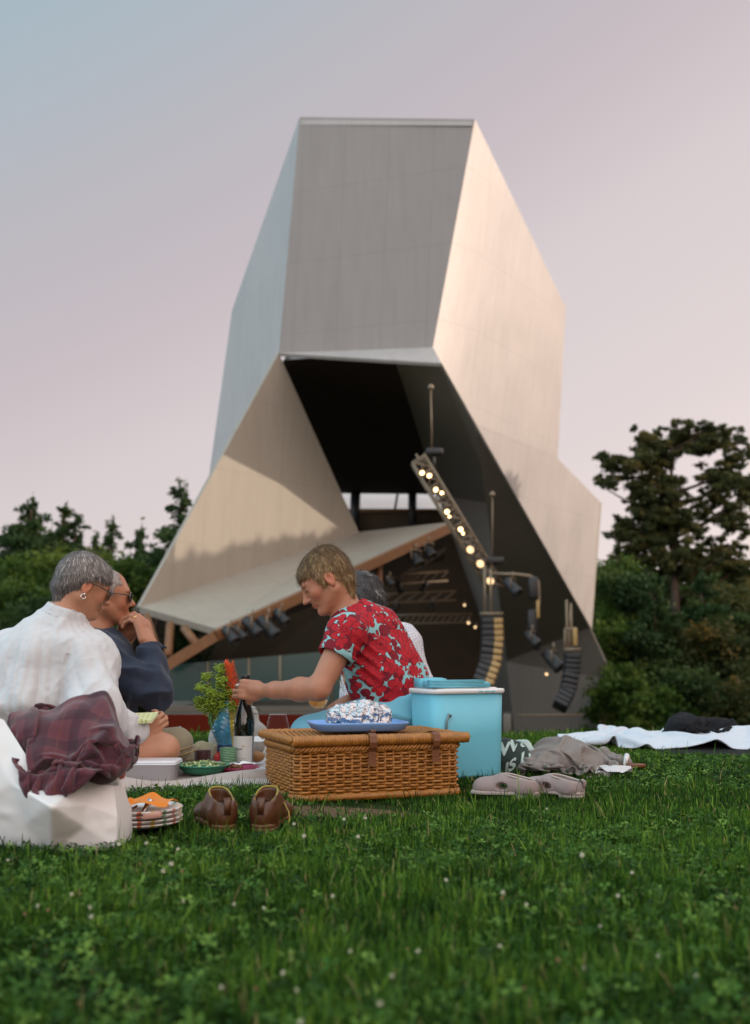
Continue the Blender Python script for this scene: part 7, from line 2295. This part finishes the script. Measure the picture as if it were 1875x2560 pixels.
def grass():
    parts = [blades(70000, 1.02, 2.2, .020, .044, .00120), blades(120000, 2.1, 3.7, .013, .030, .0013), blades(110000, 3.6, 6.2, .012, .028, .0017), blades(30000, 6.0, 8.5, .03, .05, .003), blades(7000, 1.05, 4.5, .035, .062, .0013),
             blades(80000, .3, 3.6, .018, .038, .0020, rim=1.3), blades(70000, 3.6, 7.5, .016, .034, .0028, rim=1.8), blades(26000, .25, 1.05, .02, .042, .0018)]
    V, F, S_, o = [], [], [], 0
    for v, f, s in parts: V.append(v); F.append(f + o); S_.append(s); o += len(v)
    m = foliage_mat('lawn blades', [(0, (.007, .021, .003)), (.33, (.020, .066, .006)), (.6, (.060, .150, .012)), (.93, (.20, .33, .034)), (1, (.32, .27, .11))], .30)
    g = obj('grass', np.concatenate(V), np.concatenate(F), m, None, smooth=True)
    add_shade(g, np.concatenate(S_)); tag(g, 'short green lawn grass', 'grass', None, 'stuff')


grass()


def clover():
    r = RNG; n = 46000
    y = np.sqrt(r.uniform(1.0, 4.6 ** 2, n)); x = r.uniform(-1, 1, n) * (y * .372 + .14)
    P_ = np.stack([x, y, 0 * x], 1)
    patch = noise(P_, 1.9, 61) + .5 * noise(P_, 6, 62)
    k = clear_of_things(x, y) & (patch + .55 - .12 * (x > .25) > r.uniform(-.2, 1.0, n))
    x, y, patch = x[k], y[k], patch[k]; n = len(x)
    z = gz(x, y) + r.uniform(.008, .034, n) * np.where(y > 2.3, .7, 1)
    rad = r.uniform(.0035, .0088, n); a0 = r.uniform(0, 6.28, n); tx, ty = r.normal(0, .35, n), r.normal(0, .35, n)
    Vs, Fs = [], []; base = 0
    c = np.stack([x, y, z], 1)
    for q in range(3):
        a = a0 + q * 2.094
        def pt(da, d): 
            X, Y = np.cos(a + da) * d * rad, np.sin(a + da) * d * rad
            return c + np.stack([X, Y, X * tx + Y * ty + .12 * d * rad], 1)
        pts = [c, pt(-.55, .75), pt(-.42, 1.45), pt(0, 1.45), pt(.42, 1.45), pt(.55, .75)]
        V = np.stack(pts, 1).reshape(-1, 3)
        F = (np.arange(n)[:, None, None] * 6 + np.array([[0, 1, 2, 3], [0, 3, 4, 5]])[None]).reshape(-1, 4)
        Vs.append(V); Fs.append(F + base); base += len(V)
    tone = np.repeat((.5 + .28 * r.normal(size=n)).clip(0, 1), 6); tone = np.tile(tone, 3)
    m = foliage_mat('clover leaves', [(0, (.010, .036, .006)), (.5, (.036, .102, .012)), (1, (.155, .27, .045))], .25)
    o = obj('clover', np.concatenate(Vs), np.concatenate(Fs), m, None, smooth=True)
    add_shade(o, tone); tag(o, 'clover leaves growing through the lawn', 'clover', None, 'stuff')


clover()


def clover_flowers():
    m_head = Mat('clover petals', (.55, .50, .42), .8); m_head.set('Base Color', m_head.mix(m_head.noise(m_head.co(), 160, 2), (.56, .57, .45), (.44, .40, .26))); m_head = m_head.mat
    m_brown = mottled('faded clover petals', (.30, .17, .08), (.2, .1, .05), 120, .9, 0)
    r = np.random.default_rng(12)
    def proto(mat):
        t = empty('clover_flower', (0, 0, 0)); b = MB()
        for k in range(46):
            u = (k + .5) / 46; th = math.acos(1 - 1.75 * u); ph = k * 2.399
            d = Vector((math.sin(th) * math.cos(ph), math.sin(th) * math.sin(ph), math.cos(th))); c = Vector((0, 0, 0))
            s_, u_ = frame_of(d); tip = d * .0088 * (.85 + .3 * ((k * 7) % 5) / 5); w = .0013
            b.add([d * .003 - s_ * w * .5, d * .003 + s_ * w * .5, tip * .8 + s_ * w, tip, tip * .8 - s_ * w, d * .006 + u_ * .0012], [(0, 1, 5), (1, 2, 5), (2, 3, 5), (3, 4, 5), (4, 0, 5)])
        b.sphere((0, 0, -.0005), .0050, 8); b.build('head', mat, t)
        b = MB(); b.tube([(.004, 0, -.055), (.002, .001, -.03), (0, 0, -.004)], .0009, 5); b.build('stem', m_stem, t)
        return t
    pa, pb_ = proto(m_head), proto(m_brown)
    px = [(428, 2160, 1.0, 0), (408, 2178, .9, 0), (455, 2178, .7, 1), (366, 2108, .8, 0), (445, 2123, .7, 0), (297, 2110, .8, 0), (760, 2090, .9, 0), (895, 2092, .9, 0), (860, 2048, .8, 0), (913, 2045, .9, 0), (1455, 2138, 1.0, 0), (1258, 2232, .8, 0),
          (1316, 2261, .8, 0), (1367, 2022, .7, 0), (887, 2125, .6, 1), (735, 2060, .8, 0), (585, 2260, .7, 0), (95, 2265, .8, 0), (62, 2285, .7, 1), (225, 2268, .8, 0), (228, 2292, .9, 0), (120, 2275, .7, 1), (458, 2253, .6, 0), (178, 2236, .6, 0), (333, 2215, .5, 1),
          (660, 2270, .7, 0), (755, 2277, .7, 1), (832, 2240, .6, 0), (875, 2378, .7, 0), (1045, 2378, .8, 0), (1250, 2365, .7, 0), (1395, 2400, .8, 1), (1545, 2240, .7, 0), (1580, 2182, .7, 0), (1840, 2270, .7, 1), (1115, 2200, .7, 0), (1500, 2315, .6, 0), (1310, 2470, .6, 1),
          (707, 2432, .7, 0), (742, 2475, .7, 0), (553, 2468, .7, 0), (640, 2472, .7, 1), (950, 2510, .9, 0), (752, 2555, .8, 0), (980, 2440, .7, 0), (20, 2150, .6, 0), (198, 2508, .6, 1), (1020, 2372, .5, 1), (1645, 2390, .6, 0), (1740, 2440, .6, 0), (350, 2160, .5, 1), (1255, 2245, .6, 1), (1460, 2420, .5, 0), (960, 2236, .5, 1)]
    for i, (x, y, s, br) in enumerate(px):
        hgt = .045 * (.8 + .3 * s)
        # ground point below a head that shows at this pixel
        Yd = (EYE - hgt) / math.tan(math.atan((y - 1280) / FPX) - PITCH); p = at(x, y, Yd)
        src = pb_ if br else pa
        o = src if i in (0, 2) else copy_tree(src)
        o.location = p; o.scale = (s * (.64 if y < 2250 else .46),) * 3; o.rotation_euler = (r.normal() * .2, r.normal() * .2, r.uniform(0, 6))
        for c in o.children: pass
        tag(o, 'faded brownish clover flower standing in the lawn' if br else 'white clover flower standing in the lawn', 'clover flower', 'faded clover flowers in the lawn' if br else 'white clover flowers in the lawn')


clover_flowers()
